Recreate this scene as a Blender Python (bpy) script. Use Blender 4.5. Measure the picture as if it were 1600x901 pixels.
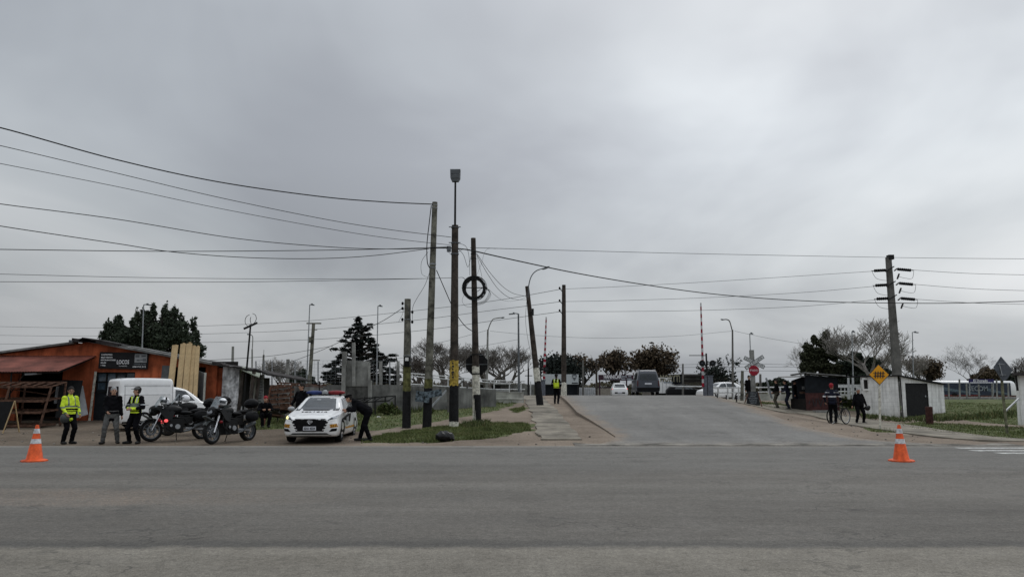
import bpy, bmesh, math, random
import numpy as np
from mathutils import Vector, Matrix, Euler
from mathutils.bvhtree import BVHTree

R = math.radians
random.seed(7)
SC = bpy.context.scene
for o in list(bpy.data.objects): bpy.data.objects.remove(o)
COL = SC.collection

# ------------------------------------------------------------------ camera
F = 1150.0; HZ = 610.0; CAMZ = 1.65
PIT = math.atan((HZ - 450.5) / F)
cam = bpy.data.objects.new('camera', bpy.data.cameras.new('camera'))
COL.objects.link(cam); SC.camera = cam
cam.location = (0, 0, CAMZ); cam.rotation_euler = (math.pi/2 + PIT, 0, 0)
cam.data.sensor_width = 36; cam.data.lens = 36*F/1600; cam.data.clip_start = .1; cam.data.clip_end = 2000

# ------------------------------------------------------------------ world
SUN_EL, SUN_AZ = 48, 24         # behind the clouds, ahead and a little right (azimuth from +Y towards +X)
SKY_GAIN = .98
W = bpy.data.worlds.new('World'); SC.world = W; W.use_nodes = True
nt = W.node_tree; nt.nodes.clear()
def N(nt, t, **kw):
    n = nt.nodes.new(t)
    for k, v in kw.items(): setattr(n, k, v)
    return n
def setin(n, **kw):
    for k, v in kw.items(): n.inputs[k.replace('_', ' ')].default_value = v
def math_node(nt, op, a, b=None, c=None, clamp=False):
    n = N(nt, 'ShaderNodeMath', operation=op); n.use_clamp = clamp
    for i, v in enumerate((a, b, c)):
        if v is None: continue
        if isinstance(v, (int, float)): n.inputs[i].default_value = v
        else: nt.links.new(v, n.inputs[i])
    return n.outputs[0]
def mixc(nt, fac, a, b, blend='MIX'):
    n = N(nt, 'ShaderNodeMix', data_type='RGBA', blend_type=blend)
    for s, v in ((0, fac), (6, a), (7, b)):
        if isinstance(v, (int, float)): n.inputs[s].default_value = v
        elif isinstance(v, tuple): n.inputs[s].default_value = (v + (1,))[:4]
        else: nt.links.new(v, n.inputs[s])
    return n.outputs[2]
def ramp(nt, fac, stops):
    n = N(nt, 'ShaderNodeValToRGB'); e = n.color_ramp.elements
    while len(e) < len(stops): e.new(.5)
    for i, (p, c) in enumerate(stops):
        e[i].position = p
        if isinstance(c, (int, float)): c = (c, c, c)
        e[i].color = (c + (1,))[:4]
    nt.links.new(fac, n.inputs[0]); return n.outputs[0]
def noise(nt, vec, scale, detail=3, rough=.5, dist=0):
    n = N(nt, 'ShaderNodeTexNoise'); setin(n, Scale=scale, Detail=detail, Roughness=rough, Distortion=dist)
    if vec is not None: nt.links.new(vec, n.inputs['Vector'])
    return n.outputs[0]
sky = N(nt, 'ShaderNodeTexSky', sky_type='NISHITA'); sky.sun_disc = False
sky.sun_elevation = R(SUN_EL); sky.sun_rotation = R(SUN_AZ); sky.air_density = 1.6; sky.dust_density = 5
tc = N(nt, 'ShaderNodeTexCoord'); sp = N(nt, 'ShaderNodeSeparateXYZ'); nt.links.new(tc.outputs['Generated'], sp.inputs[0])
zc = math_node(nt, 'MAXIMUM', sp.outputs[2], 0.0)
den = math_node(nt, 'ADD', zc, .38)
cb = N(nt, 'ShaderNodeCombineXYZ')
CX, CY = 0.0, 0.0
nt.links.new(math_node(nt, 'ADD', math_node(nt, 'DIVIDE', sp.outputs[0], den), CX), cb.inputs[0])
nt.links.new(math_node(nt, 'ADD', math_node(nt, 'DIVIDE', sp.outputs[1], den), CY), cb.inputs[1])
cb.inputs[2].default_value = 5.1   # cloud pattern
n1 = noise(nt, cb.outputs[0], .42, 5, .50, .3)
n2 = noise(nt, cb.outputs[0], 1.25, 5, .52, .5)
nn = math_node(nt, 'ADD', math_node(nt, 'MULTIPLY', n1, .66), math_node(nt, 'MULTIPLY', n2, .34))
cl = ramp(nt, nn, [(.37, (.36, .385, .43)), (.44, (.47, .505, .55)), (.50, (.60, .64, .68)), (.56, (.74, .775, .81)), (.64, (.90, .925, .96))])
# luminance of an overcast dome: brighter towards the zenith and round the hidden sun
elz = math_node(nt, 'MULTIPLY', math_node(nt, 'MAXIMUM', math_node(nt, 'SUBTRACT', zc, .45), 0.0), 1.7)
el = math_node(nt, 'ADD', elz, math_node(nt, 'MULTIPLY_ADD', sp.outputs[0], .24, math_node(nt, 'MULTIPLY_ADD', math_node(nt, 'MINIMUM', zc, .30), 1.50, .58)))
sd = Vector((math.sin(R(SUN_AZ))*math.cos(R(26)), math.cos(R(SUN_AZ))*math.cos(R(26)), math.sin(R(26))))
vd = N(nt, 'ShaderNodeVectorMath', operation='DOT_PRODUCT'); nt.links.new(tc.outputs['Generated'], vd.inputs[0]); vd.inputs[1].default_value = sd
halo = math_node(nt, 'POWER', math_node(nt, 'MAXIMUM', vd.outputs['Value'], 0), 26)
s2 = Vector((math.sin(R(9))*math.cos(R(15)), math.cos(R(9))*math.cos(R(15)), math.sin(R(15))))   # thin break low in the cloud
v3 = N(nt, 'ShaderNodeVectorMath', operation='DOT_PRODUCT'); nt.links.new(tc.outputs['Generated'], v3.inputs[0]); v3.inputs[1].default_value = s2
halo2 = math_node(nt, 'POWER', math_node(nt, 'MAXIMUM', v3.outputs['Value'], 0), 22)
s4 = Vector((math.sin(R(-4))*math.cos(R(27)), math.cos(R(-4))*math.cos(R(27)), math.sin(R(27))))
lum = math_node(nt, 'MULTIPLY', math_node(nt, 'MULTIPLY_ADD', halo2, .16, math_node(nt, 'MULTIPLY_ADD', halo, .12, 1.0)), el)
clm = mixc(nt, 1.0, cl, (10*SKY_GAIN, 10*SKY_GAIN, 10*SKY_GAIN), 'MULTIPLY')
v2 = N(nt, 'ShaderNodeVectorMath', operation='SCALE'); nt.links.new(clm, v2.inputs[0]); nt.links.new(lum, v2.inputs['Scale'])
skc = mixc(nt, .94, sky.outputs[0], v2.outputs[0])
bg = N(nt, 'ShaderNodeBackground'); nt.links.new(skc, bg.inputs[0]); bg.inputs[1].default_value = .1
wo = N(nt, 'ShaderNodeOutputWorld'); nt.links.new(bg.outputs[0], wo.inputs[0])

sun = bpy.data.objects.new('sun', bpy.data.lights.new('sun', 'SUN')); COL.objects.link(sun)
sun.data.energy = .6; sun.data.angle = R(25); sun.data.color = (1, .97, .93)
dv = Vector((math.sin(R(SUN_AZ))*math.cos(R(SUN_EL)), math.cos(R(SUN_AZ))*math.cos(R(SUN_EL)), math.sin(R(SUN_EL))))
sun.rotation_euler = dv.to_track_quat('Z', 'Y').to_euler()
SC.view_settings.view_transform = 'Standard'; SC.view_settings.look = 'None'
SC.view_settings.exposure = 0.0; SC.view_settings.gamma = 1
SC.render.engine = 'CYCLES'; SC.cycles.use_denoising = True; SC.cycles.max_bounces = 6
try: SC.cycles.sampling_pattern = 'BLUE_NOISE'
except Exception: pass

# ------------------------------------------------------------------ geometry of the place
cp, spn = math.cos(PIT), math.sin(PIT)
def P(px, py, Y):
    dx = (px-800)/F; dz = (450.5-py)/F
    t = Y/(cp - dz*spn)
    return Vector((dx*t, Y, CAMZ + (spn + dz*cp)*t))
def ip(Y, pts): return np.interp(Y, [a for a, b in pts], [b for a, b in pts])
ZL = [(22.6, 0), (24, .02), (30, .18), (34, .3), (40, .5), (50, .85), (58, 1.0), (75, .8)]
ZM = [(22.6, 0), (27, .15), (31, .32), (35, .5), (42, .85), (45, .95), (50, 1.15), (54, 1.28), (58, 1.2), (66, .9), (80, .8)]
ZRD = [(22.6, 0), (24, .03), (25.5, .08), (28, .2), (31, .38), (35, .65), (40, .92), (46, 1.18), (50, 1.29), (54, 1.31), (58, 1.28), (62, 1.24), (67.5, 1.22), (74, .95), (80, .8)]
ZR = [(22.6, 0), (38, .02), (41, .15), (44, .45), (46, .6), (50, .8), (56, 1.0), (66, .8)]
XR = [(22.65, 15), (23.2, 13.2), (24, 12.2), (25, 11.6), (29, 11.3), (39, 12.2), (50, 13.5), (60, 14.5), (120, 17)]
XL = [(22.65, 2.4), (24, 3.1), (25.5, 3.55), (28, 3.5), (31, 3.35), (35, 3.05), (46, 3.2), (60, 3.4), (120, 4)]
def ss(a, b, x):
    t = np.clip((x-a)/(b-a), 0, 1); return t*t*(3-2*t)
def terr(x, Y):
    x = np.asarray(x, float); Y = np.asarray(Y, float)
    zl, zm, zr, zR = ip(Y, ZL), ip(Y, ZM), ip(Y, ZRD), ip(Y, ZR)
    xl, xr = ip(Y, XL), ip(Y, XR)
    z = zl + (zm-zl)*ss(-6, .2, x)
    z = z + (zr-.10-z)*ss(xl-.15, xl+.25, x)
    side = zr*.9*(1-ss(xr, 16.5, x)) + zR*ss(xr, 16.5, x)
    z = np.where(x > (xl+xr)/2, (zr-.10) + (side-(zr-.10))*ss(xr-.25, xr+.15, x), z)
    far = ss(-8, -1, x)*0
    return np.where(Y < 22.6, -.02, z + far)
def tz(x, Y): return float(terr(x, Y))
def G(px, Y, dz=0):
    X = 0
    for _ in range(5):
        z = tz(X, Y) if Y > 22.6 else 0.0
        X = (px-800)/F*(Y*cp + (z-CAMZ)*spn)
    return Vector((X, Y, z+dz))
def inv(px, py):
    dx = (px-800)/F; dz = (450.5-py)/F; y_, z_ = cp-dz*spn, spn+dz*cp
    Y = 6.0
    while Y < 100:
        t = Y/y_
        if CAMZ + z_*t < (tz(dx*t, Y) if Y > 22.6 else 0): break
        Y += .1
    t = Y/y_; return (dx*t, Y)

# ------------------------------------------------------------------ materials
MATS = {}
def mk(name, col, rough=.7, metal=0, var=.18, vs=6, bump=0, bs=60, emit=0, fine=0, fs=90, alpha=1, spec=.22, trans=0, col2=None, coat=0, blocks=False, streak=False):
    if name in MATS: return MATS[name]
    m = bpy.data.materials.new(name); m.use_nodes = True; MATS[name] = m
    nt = m.node_tree; b = nt.nodes['Principled BSDF']
    setin(b, Roughness=rough, Metallic=metal)
    b.inputs['Specular IOR Level'].default_value = spec
    if coat: b.inputs['Coat Weight'].default_value = coat
    tcn = N(nt, 'ShaderNodeTexCoord'); v = tcn.outputs['Object']
    c2 = col2 or tuple(max(0, c*(1-2.2*var)) for c in col)
    c1 = tuple(min(1, c*(1+.5*var)) for c in col)
    f = ramp(nt, noise(nt, v, vs, 5, .6), [(.35, 0.0), (.65, 1.0)])
    c = mixc(nt, f, c2, c1)
    if fine: c = mixc(nt, 1, c, ramp(nt, noise(nt, v, fs, 2), [(.3, 1-fine), (.7, 1+fine)]), 'MULTIPLY')
    if blocks:
        cmb = N(nt, 'ShaderNodeCombineXYZ'); sxy = N(nt, 'ShaderNodeSeparateXYZ'); nt.links.new(v, sxy.inputs[0]); nt.links.new(math_node(nt, 'ADD', sxy.outputs[0], sxy.outputs[1]), cmb.inputs[0]); nt.links.new(sxy.outputs[2], cmb.inputs[1])
        bk = N(nt, 'ShaderNodeTexBrick'); nt.links.new(cmb.outputs[0], bk.inputs['Vector']); setin(bk, Scale=1.0, Color1=(1, 1, 1, 1), Color2=(.93, .93, .93, 1), Mortar=(.86, .855, .84, 1)); bk.inputs['Mortar Size'].default_value = .012; bk.inputs['Brick Width'].default_value = .42; bk.inputs['Row Height'].default_value = .21
        c = mixc(nt, 1, c, bk.outputs[0], 'MULTIPLY'); grime = math_node(nt, 'ADD', sxy.outputs[2], noise(nt, v, 2.5, 5)); c = mixc(nt, ramp(nt, grime, [(.45, .55), (1.0, 0.0)]), c, (.30, .28, .24))
    if streak or 'orange' in name or 'whitewash' in name:
        mpv = N(nt, 'ShaderNodeMapping'); mpv.inputs['Scale'].default_value = (3.2, 3.2, .35); nt.links.new(v, mpv.inputs[0])
        c = mixc(nt, 1, c, ramp(nt, noise(nt, mpv.outputs[0], 1.6, 5, .6), [(.3, .68), (.55, 1.05), (.7, 1.1)]), 'MULTIPLY')
        c = mixc(nt, ramp(nt, noise(nt, v, 2.6, 6, .75), [(.62, 0.0), (.70, .35)]), c, tuple(x*.45 for x in col))
    nt.links.new(c, b.inputs['Base Color'])
    if bump:
        bn = N(nt, 'ShaderNodeBump'); setin(bn, Strength=bump, Distance=.02)
        nt.links.new(noise(nt, v, bs, 4), bn.inputs['Height']); nt.links.new(bn.outputs[0], b.inputs['Normal'])
    if emit: b.inputs['Emission Color'].default_value = col + (1,); b.inputs['Emission Strength'].default_value = emit
    if trans: b.inputs['Transmission Weight'].default_value = trans
    if alpha < 1: b.inputs['Alpha'].default_value = alpha
    return m
M_ = dict(
 wood_pole=mk('grey_weathered_pole_wood', (.17, .165, .135), .9, var=.35, vs=3, fine=.2, fs=40, bump=.4, bs=30),
 wood_dark=mk('brown_tarred_pole_wood', (.062, .05, .042), .85, var=.3, vs=4, bump=.3),
 conc=mk('cast_concrete', (.26, .26, .245), .9, var=.25, vs=1.4, fine=.12, bump=.2),
 conc_dark=mk('old_concrete_pole', (.145, .14, .13), .9, var=.25, vs=1.2, fine=.12),
 conc_wall=mk('stained_block_wall', (.19, .19, .18), .95, var=.34, vs=.7, fine=.15, fs=30, bump=.3, streak=True),
 conc_light=mk('pale_render', (.42, .42, .38), .9, var=.2, vs=1.5),
 blackp=mk('black_paint', (.012, .012, .013), .8, var=.3, vs=9), white=mk('white_paint', (.72, .72, .70), .5, var=.08),
 yellowp=mk('ochre_paint', (.44, .31, .06), .7, var=.3, vs=8), creamp=mk('chipped_cream_paint', (.62, .60, .52), .7, var=.25, vs=10),
 moss=mk('mossy_wood', (.13, .13, .05), .95, var=.3, vs=6),
 galv=mk('galvanised_steel', (.30, .315, .33), .5, .4, var=.15), dgalv=mk('dull_steel', (.13, .14, .15), .55, .4, var=.15),
 rail_white=mk('white_rail_paint', (.55, .56, .56), .5, var=.15, vs=3),
 iron=mk('black_iron', (.009, .009, .009), .6, 0), rust=mk('rusty_steel', (.11, .045, .028), .85, var=.35, vs=9),
 cable=mk('cable_rubber', (.012, .012, .013), .6), cable_grey=mk('aluminium_cable', (.10, .11, .115), .6),
 orange=mk('orange_wall_paint', (.42, .105, .045), .9, var=.26, vs=1.3, fine=.08, fs=25, bump=.15, bs=12),
 awning=mk('red_oxide_tin', (.18, .062, .046), .8, var=.25, vs=1.2), tin=mk('grey_tin_sheet', (.20, .20, .195), .6, .2, var=.3, vs=1.5),
 tin_dark=mk('dark_rusty_tin', (.035, .03, .03), .8, var=.4, vs=2), tin_grey=mk('grey_gate_sheet', (.12, .125, .13), .6, .1, var=.2, vs=2),
 whitewall=mk('flaking_whitewash', (.66, .66, .67), .95, var=.28, vs=2.2, fine=.25, fs=9, bump=.4, bs=14),
 whiteblock=mk('whitewashed_blocks', (.76, .76, .745), .95, var=.07, vs=2, fine=.05, fs=30, bump=.3, bs=20, blocks=True),
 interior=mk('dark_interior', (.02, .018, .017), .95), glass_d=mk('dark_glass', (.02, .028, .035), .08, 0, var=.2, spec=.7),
 glass_b=mk('bluish_glass', (.05, .075, .10), .1, spec=.7),
 rackwood=mk('weathered_brown_wood', (.115, .062, .042), .9, var=.3, vs=7), pine=mk('fresh_pine_plank', (.52, .38, .21), .75, var=.12, vs=1.5, fine=.08, fs=18),
 board=mk('chalkboard', (.012, .013, .014), .8), greyboard=mk('pale_grey_panel', (.30, .31, .32), .7, var=.12, vs=3),
 conewhite=mk('cone_reflective_band', (.62, .62, .64), .45, var=.2, vs=12), coneor=mk('cone_orange_plastic', (.72, .105, .025), .55, var=.16, vs=7, fine=.12, fs=60),
 carwhite=mk('white_car_paint', (.74, .74, .74), .25, spec=.5, var=.03, coat=.5), cargrey=mk('dark_grey_car_paint', (.055, .062, .078), .3, var=.05, coat=.4),
 carsilver=mk('silver_car_paint', (.32, .33, .34), .3, .3, var=.05), plastic=mk('black_plastic', (.007, .007, .008), .55, spec=.10, var=.2),
 tyre=mk('tyre_rubber', (.010, .010, .010), .85, var=.3, vs=20), rim=mk('alloy_rim', (.45, .46, .48), .35, .7), chrome=mk('bright_metal', (.6, .6, .62), .25, .9),
 red=mk('red_lens', (.22, .015, .02), .3), blue=mk('blue_lens', (.02, .035, .13), .3), clear=mk('headlamp_glass', (.35, .37, .40), .12, var=.3, vs=20),
 lampon=mk('lit_yellow_lamp', (1, .92, .35), .3, emit=1.0, var=0), redon=mk('lit_red_lamp', (1, .12, .12), .3, emit=.8, var=0),
 sticker=mk('amber_reflector_sticker', (.55, .26, .03), .4, var=.3, vs=14), plate=mk('plate_white', (.55, .56, .60), .5, var=.05),
 ink=mk('black_lettering', (.03, .03, .035), .6), inkw=mk('white_lettering', (.72, .72, .74), .6, var=.05), inkg=mk('grey_lettering', (.30, .33, .36), .6),
 signred=mk('stop_red', (.30, .012, .03), .5), signyel=mk('warning_yellow', (.72, .32, .015), .5, var=.1), signback=mk('sign_back_grey', (.085, .095, .11), .6, var=.15),
 purple=mk('purple_sign', (.035, .03, .12), .5), hannic=mk('dark_magenta_banner', (.045, .018, .03), .6, var=.2), billb=mk('white_billboard', (.42, .45, .46), .7, var=.04),
 maroon=mk('maroon_board', (.066, .026, .025), .85, var=.25, vs=3), navy=mk('dark_painted_board', (.011, .014, .018), .85, var=.2),
 bark=mk('grey_bark', (.15, .135, .122), .95, var=.3), bark_p=mk('pale_bark', (.27, .25, .23), .95, var=.25), bark_d=mk('dark_bark', (.04, .034, .028), .95),
 skin=mk('skin', (.42, .24, .17), .6, var=.06), skin_d=mk('tanned_skin', (.33, .18, .12), .6, var=.06),
 hair_g=mk('grey_hair', (.32, .32, .32), .85), hair_b=mk('black_hair', (.02, .016, .014), .8), 
 c_black=mk('black_cloth', (.006, .006, .0075), .9, spec=.06, var=.25, vs=5), c_navy=mk('navy_cloth', (.009, .011, .024), .9, var=.2, vs=5),
 c_olive=mk('olive_trousers', (.085, .08, .06), .9, var=.15), c_grey=mk('grey_trousers', (.10, .10, .098), .9, var=.15, vs=5),
 hivis=mk('hi_vis_yellow', (.62, .80, .04), .7, var=.12, vs=6), reflect=mk('reflective_tape', (.42, .44, .46), .4, var=.05), reflect_d=mk('grey_reflective_tape', (.16, .19, .17), .5),
 cap_red=mk('red_cap', (.30, .02, .03), .8), cap_grey=mk('grey_cap', (.12, .12, .12), .8), boot=mk('black_boot', (.012, .012, .012), .5),
 helmet=mk('white_helmet_shell', (.75, .76, .78), .2, var=.03, coat=.5), bag=mk('black_plastic_bag', (.012, .012, .013), .22, var=.2, vs=12, bump=.9, bs=22),
 windshield=mk('clear_windscreen', (.30, .34, .36), .1, alpha=.55), bikebody=mk('black_motorcycle_plastic', (.008, .0085, .009), .4, spec=.14, var=.15), bikegrey=mk('graphite_panel', (.05, .055, .055), .4),
 bluew=mk('bluish_bus_glass', (.03, .04, .065), .35, spec=.3), buslight=mk('bus_wave_stripe', (.11, .15, .18), .3), ballast=mk('railway_ballast', (.16, .15, .14), .95, var=.35, vs=9, fine=.3, fs=30),
 beige=mk('beige_wall', (.26, .235, .20), .9, var=.15), brownroof=mk('dark_roof', (.045, .04, .04), .8, var=.3),
 planter=mk('corrugated_white', (.46, .47, .48), .6, var=.1),
)
def leafmat(name, c, t=.25, dry=None):
    m = bpy.data.materials.new(name); m.use_nodes = True; nt = m.node_tree; b = nt.nodes['Principled BSDF']
    g = N(nt, 'ShaderNodeNewGeometry'); tcn = N(nt, 'ShaderNodeTexCoord')
    f1 = noise(nt, tcn.outputs['Object'], .7, 3)
    f = math_node(nt, 'ADD', math_node(nt, 'MULTIPLY', g.outputs['Random Per Island'], .5), math_node(nt, 'MULTIPLY', f1, .5))
    cc = ramp(nt, f, [(.25, tuple(x*.5 for x in c)), (.62, tuple(x*1.4 for x in c)), (.75, dry or tuple(x*1.5 for x in c))])
    nt.links.new(cc, b.inputs['Base Color']); setin(b, Roughness=.8); b.inputs['Specular IOR Level'].default_value = .2
    MATS[name] = m; return m
L_ = dict(pine=leafmat('dark_pine_needles', (.032, .042, .027)), cedar=leafmat('blackish_conifer_needles', (.016, .021, .018)), brown=leafmat('brown_seed_clusters', (.078, .058, .038)),
          olive=leafmat('olive_foliage', (.036, .04, .022)), grass=leafmat('grass_blades', (.085, .105, .034), dry=(.15, .14, .065)), weed=leafmat('weed_leaves', (.062, .082, .028), dry=(.15, .13, .06)),
          dry=leafmat('dull_leaves', (.07, .062, .04)), hedge=leafmat('dark_green_foliage', (.026, .035, .024)))

# ------------------------------------------------------------------ mesh helpers
class MB:
    def __init__(s): s.v = []; s.f = []; s.m = []; s.n = 0
    def add(s, v, f, mi=0):
        n = s.n; s.v.extend([tuple(p) for p in v]); s.n += len(v)
        s.f.extend([tuple(i+n for i in q) for q in f]); s.m.extend([mi]*len(f)); return s
    def box(s, c, d, mi=0, rot=None):
        x, y, z = [q/2 for q in d]
        v = [Vector((a*x, b*y, e*z)) for a in (-1, 1) for b in (-1, 1) for e in (-1, 1)]
        if rot is not None: v = [rot @ p for p in v]
        v = [p+Vector(c) for p in v]
        return s.add(v, [(0, 1, 3, 2), (4, 6, 7, 5), (0, 4, 5, 1), (2, 3, 7, 6), (0, 2, 6, 4), (1, 5, 7, 3)], mi)
    def bar(s, a, b, w, h, mi=0, up=(0, 0, 1)):
        a, b = Vector(a), Vector(b); d = b-a; L = d.length
        if L < 1e-6: return s
        x = d/L; u = Vector(up)
        if abs(x.dot(u)) > .98: u = Vector((0, 1, 0))
        y = u.cross(x).normalized(); z = x.cross(y)
        m = Matrix((x, y, z)).transposed()
        return s.box((a+b)/2, (L, w, h), mi, m)
    def cyl(s, a, b, r0, r1=None, n=10, mi=0, cap=True):
        a, b = Vector(a), Vector(b); r1 = r0 if r1 is None else r1
        return s.tube([a, b], [r0, r1], n, mi, cap)
    def tube(s, pts, rs, n=6, mi=0, cap=True):
        pts = [Vector(p) for p in pts]
        if not hasattr(rs, '__len__'): rs = [rs]*len(pts)
        v = []; f = []; u = None
        for i, p in enumerate(pts):
            d = (pts[min(i+1, len(pts)-1)]-pts[max(i-1, 0)])
            d = d.normalized() if d.length > 1e-9 else Vector((0, 0, 1))
            if u is None: u = d.orthogonal().normalized()
            else:
                u = u - d*u.dot(d); u = u.normalized() if u.length > 1e-6 else d.orthogonal().normalized()
            w = d.cross(u)
            for k in range(n):
                t = 2*math.pi*k/n; v.append(p + (u*math.cos(t)+w*math.sin(t))*rs[i])
        for i in range(len(pts)-1):
            for k in range(n):
                k2 = (k+1) % n; f.append((i*n+k, i*n+k2, (i+1)*n+k2, (i+1)*n+k))
        if cap: f.append(tuple(range(n))[::-1]); f.append(tuple((len(pts)-1)*n+k for k in range(n)))
        return s.add(v, f, mi)
    def lathe(s, prof, c=(0, 0, 0), axis='Z', n=20, mi=0, mis=None):
        v = []; c = Vector(c)
        for (r, h) in prof:
            for k in range(n):
                t = 2*math.pi*k/n; a, b = r*math.cos(t), r*math.sin(t)
                v.append(c + Vector({'Z': (a, b, h), 'X': (h, a, b), 'Y': (a, h, b)}[axis]))
        for i in range(len(prof)-1):
            f = [(i*n+k, i*n+(k+1) % n, (i+1)*n+(k+1) % n, (i+1)*n+k) for k in range(n)]
            if i == 0: s.add(v, f, mis[i] if mis else mi); base = s.n-len(v)
            else:
                s.f.extend([tuple(j+base for j in q) for q in f]); s.m.extend([mis[i] if mis else mi]*len(f))
        return s
    def ell(s, c, r, rot=None, n=10, mi=0):
        v = []; f = []; c = Vector(c)
        for i in range(n+1):
            a = math.pi*i/n
            for k in range(2*n):
                b = math.pi*k/n
                p = Vector((r[0]*math.sin(a)*math.cos(b), r[1]*math.sin(a)*math.sin(b), r[2]*math.cos(a)))
                if rot is not None: p = rot @ p
                v.append(c+p)
        for i in range(n):
            for k in range(2*n):
                k2 = (k+1) % (2*n); q = (i*2*n+k, (i+1)*2*n+k, (i+1)*2*n+k2, i*2*n+k2)
                f.append(q)
        return s.add(v, f, mi)
    def prism(s, poly, d, mi=0):       # poly: 3D points (planar), d: extrusion vector
        d = Vector(d); n = len(poly); v = [Vector(p) for p in poly]; v += [p+d for p in v]
        f = [tuple(range(n))[::-1], tuple(range(n, 2*n))] + [(i, (i+1) % n, n+(i+1) % n, n+i) for i in range(n)]
        return s.add(v, f, mi)
    def build(s, name, mats, parent=None, smooth=False, recalc=True, origin=None):
        me = bpy.data.meshes.new(name); v = s.v
        if origin is not None: v = [(p[0]-origin[0], p[1]-origin[1], p[2]-origin[2]) for p in v]
        me.from_pydata(v, [], s.f)
        if not isinstance(mats, (list, tuple)): mats = [mats]
        for m in mats: me.materials.append(m)
        if len(mats) > 1: me.polygons.foreach_set('material_index', s.m)
        if recalc:
            bm = bmesh.new(); bm.from_mesh(me); bmesh.ops.recalc_face_normals(bm, faces=bm.faces); bm.to_mesh(me); bm.free()
        if smooth: me.shade_smooth(); me.set_sharp_from_angle(angle=R(50))
        o = bpy.data.objects.new(name, me); COL.objects.link(o)
        if origin is not None: o.location = origin
        if parent: o.parent = parent
        return o
def tag(o, label=None, cat=None, group=None, kind=None):
    if label: o['label'] = label
    if cat: o['category'] = cat
    if group: o['group'] = group
    if kind: o['kind'] = kind
    return o
def thing(name, label, cat, loc=(0, 0, 0), rz=0, group=None, rx=0, ry=0):
    o = bpy.data.objects.new(name, None); COL.objects.link(o); o.empty_display_size = .1
    o.location = loc; o.rotation_euler = (rx, ry, rz); return tag(o, label, cat, group)
def kids(o): return [c for c in bpy.data.objects if c.parent == o]
def copy_tree(o, parent=None, children=None):
    c = o.copy(); COL.objects.link(c); c.parent = parent
    for ch in kids(o): copy_tree(ch, c)
    return c
def text(s, size, mat, name='lettering', parent=None, loc=(0, 0, 0), rot=(math.pi/2, 0, 0), ext=.004, width=None, align='CENTER', bold=0):
    cu = bpy.data.curves.new('t', 'FONT'); cu.body = s; cu.size = size; cu.extrude = ext; cu.align_x = align; cu.align_y = 'CENTER'; cu.offset = bold
    cu.resolution_u = 2
    ob = bpy.data.objects.new('t', cu); COL.objects.link(ob)
    dg = bpy.context.evaluated_depsgraph_get(); me = bpy.data.meshes.new_from_object(ob.evaluated_get(dg))
    bpy.data.objects.remove(ob)
    if width:
        xs = [v.co.x for v in me.vertices]; k = width/(max(xs)-min(xs))
        for v in me.vertices: v.co.x *= k
    me.name = name; me.materials.clear(); me.materials.append(mat)
    o = bpy.data.objects.new(name, me); COL.objects.link(o); o.location = loc; o.rotation_euler = rot
    if parent: o.parent = parent
    return o
def spline(pts, n=8):
    pts = [Vector(p) for p in pts]; out = []
    for i in range(len(pts)-1):
        p0, p1, p2, p3 = pts[max(i-1, 0)], pts[i], pts[i+1], pts[min(i+2, len(pts)-1)]
        for k in range(n):
            t = k/n
            out.append(.5*((2*p1)+(p2-p0)*t+(2*p0-5*p1+4*p2-p3)*t*t+(3*p1-p0-3*p2+p3)*t**3))
    out.append(pts[-1]); return out

# ------------------------------------------------------------------ ground
def axis(dense0, dense1, step, lo, hi, g=1.25):
    a = list(np.arange(dense0, dense1+1e-6, step)); s = step; x = a[0]; pre = []
    while x > lo: s *= g; x -= s; pre.append(max(x, lo))
    s = step; x = a[-1]
    while x < hi: s *= g; x += s; a.append(min(x, hi))
    return np.array(pre[::-1]+a)
gx = axis(-27, 27, .2, -700, 700); gy = np.concatenate([np.array([-60, -20, 0, 12, 20, 22.0, 22.4]), axis(22.6, 60, .2, 22.6, 1200, 1.2)])
XX, YY = np.meshgrid(gx, gy)
def inpoly(x, y, poly):
    c = np.zeros(x.shape, bool); n = len(poly)
    for i in range(n):
        x1, y1 = poly[i]; x2, y2 = poly[(i+1) % n]
        if y1 == y2: continue
        k = ((y1 > y) != (y2 > y)) & (x < (x2-x1)*(y-y1)/(y2-y1)+x1); c ^= k
    return c
GR_PX = [
 [(555, 692), (590, 680), (680, 667), (740, 661), (800, 660), (842, 663), (832, 672), (775, 684), (700, 690), (640, 692)],
 [(392, 654), (452, 650), (575, 648), (575, 664), (480, 668), (395, 671)],
 [(545, 646), (640, 641), (700, 635), (745, 620), (775, 613), (806, 617), (806, 632), (770, 643), (700, 655), (600, 671), (545, 674)],
 [(795, 640), (822, 634), (824, 640), (806, 645)],
 [(1330, 646), (1407, 653), (1480, 654), (1600, 664), (1640, 664), (1640, 632), (1540, 630), (1476, 628), (1475, 645)],
 [(1385, 663), (1440, 658), (1530, 664), (1640, 670), (1640, 689), (1560, 687), (1460, 675)],
 [(1345, 668), (1385, 670), (1402, 676), (1370, 675)],
 [(1183, 627), (1235, 632), (1237, 641), (1185, 634)],
 [(1075, 619), (1110, 622), (1150, 631), (1118, 626)],
]
GR = [[inv(*q) for q in poly] for poly in GR_PX]
def grassmask(x, y):
    m = np.zeros(x.shape, bool)
    for p in GR: m |= inpoly(x, y, p)
    return m
def lown(x, y, s, seed=0):
    r = np.random.default_rng(seed); o = 0
    for k in range(6):
        a = r.uniform(0, 6.28); f = s*r.uniform(.6, 1.8); o = o+np.sin((x*np.cos(a)+y*np.sin(a))*f+r.uniform(0, 6.28))
    return o/6
ZZ = terr(XX, YY)
offroad = (YY > 23.4) & ((XX < ip(YY, XL)-.5) | (XX > ip(YY, XR)+.5))
ZZ = ZZ + np.where(offroad, lown(XX, YY, 3.0, 1)*.03 + lown(XX, YY, 9., 2)*.012, 0)
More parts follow.
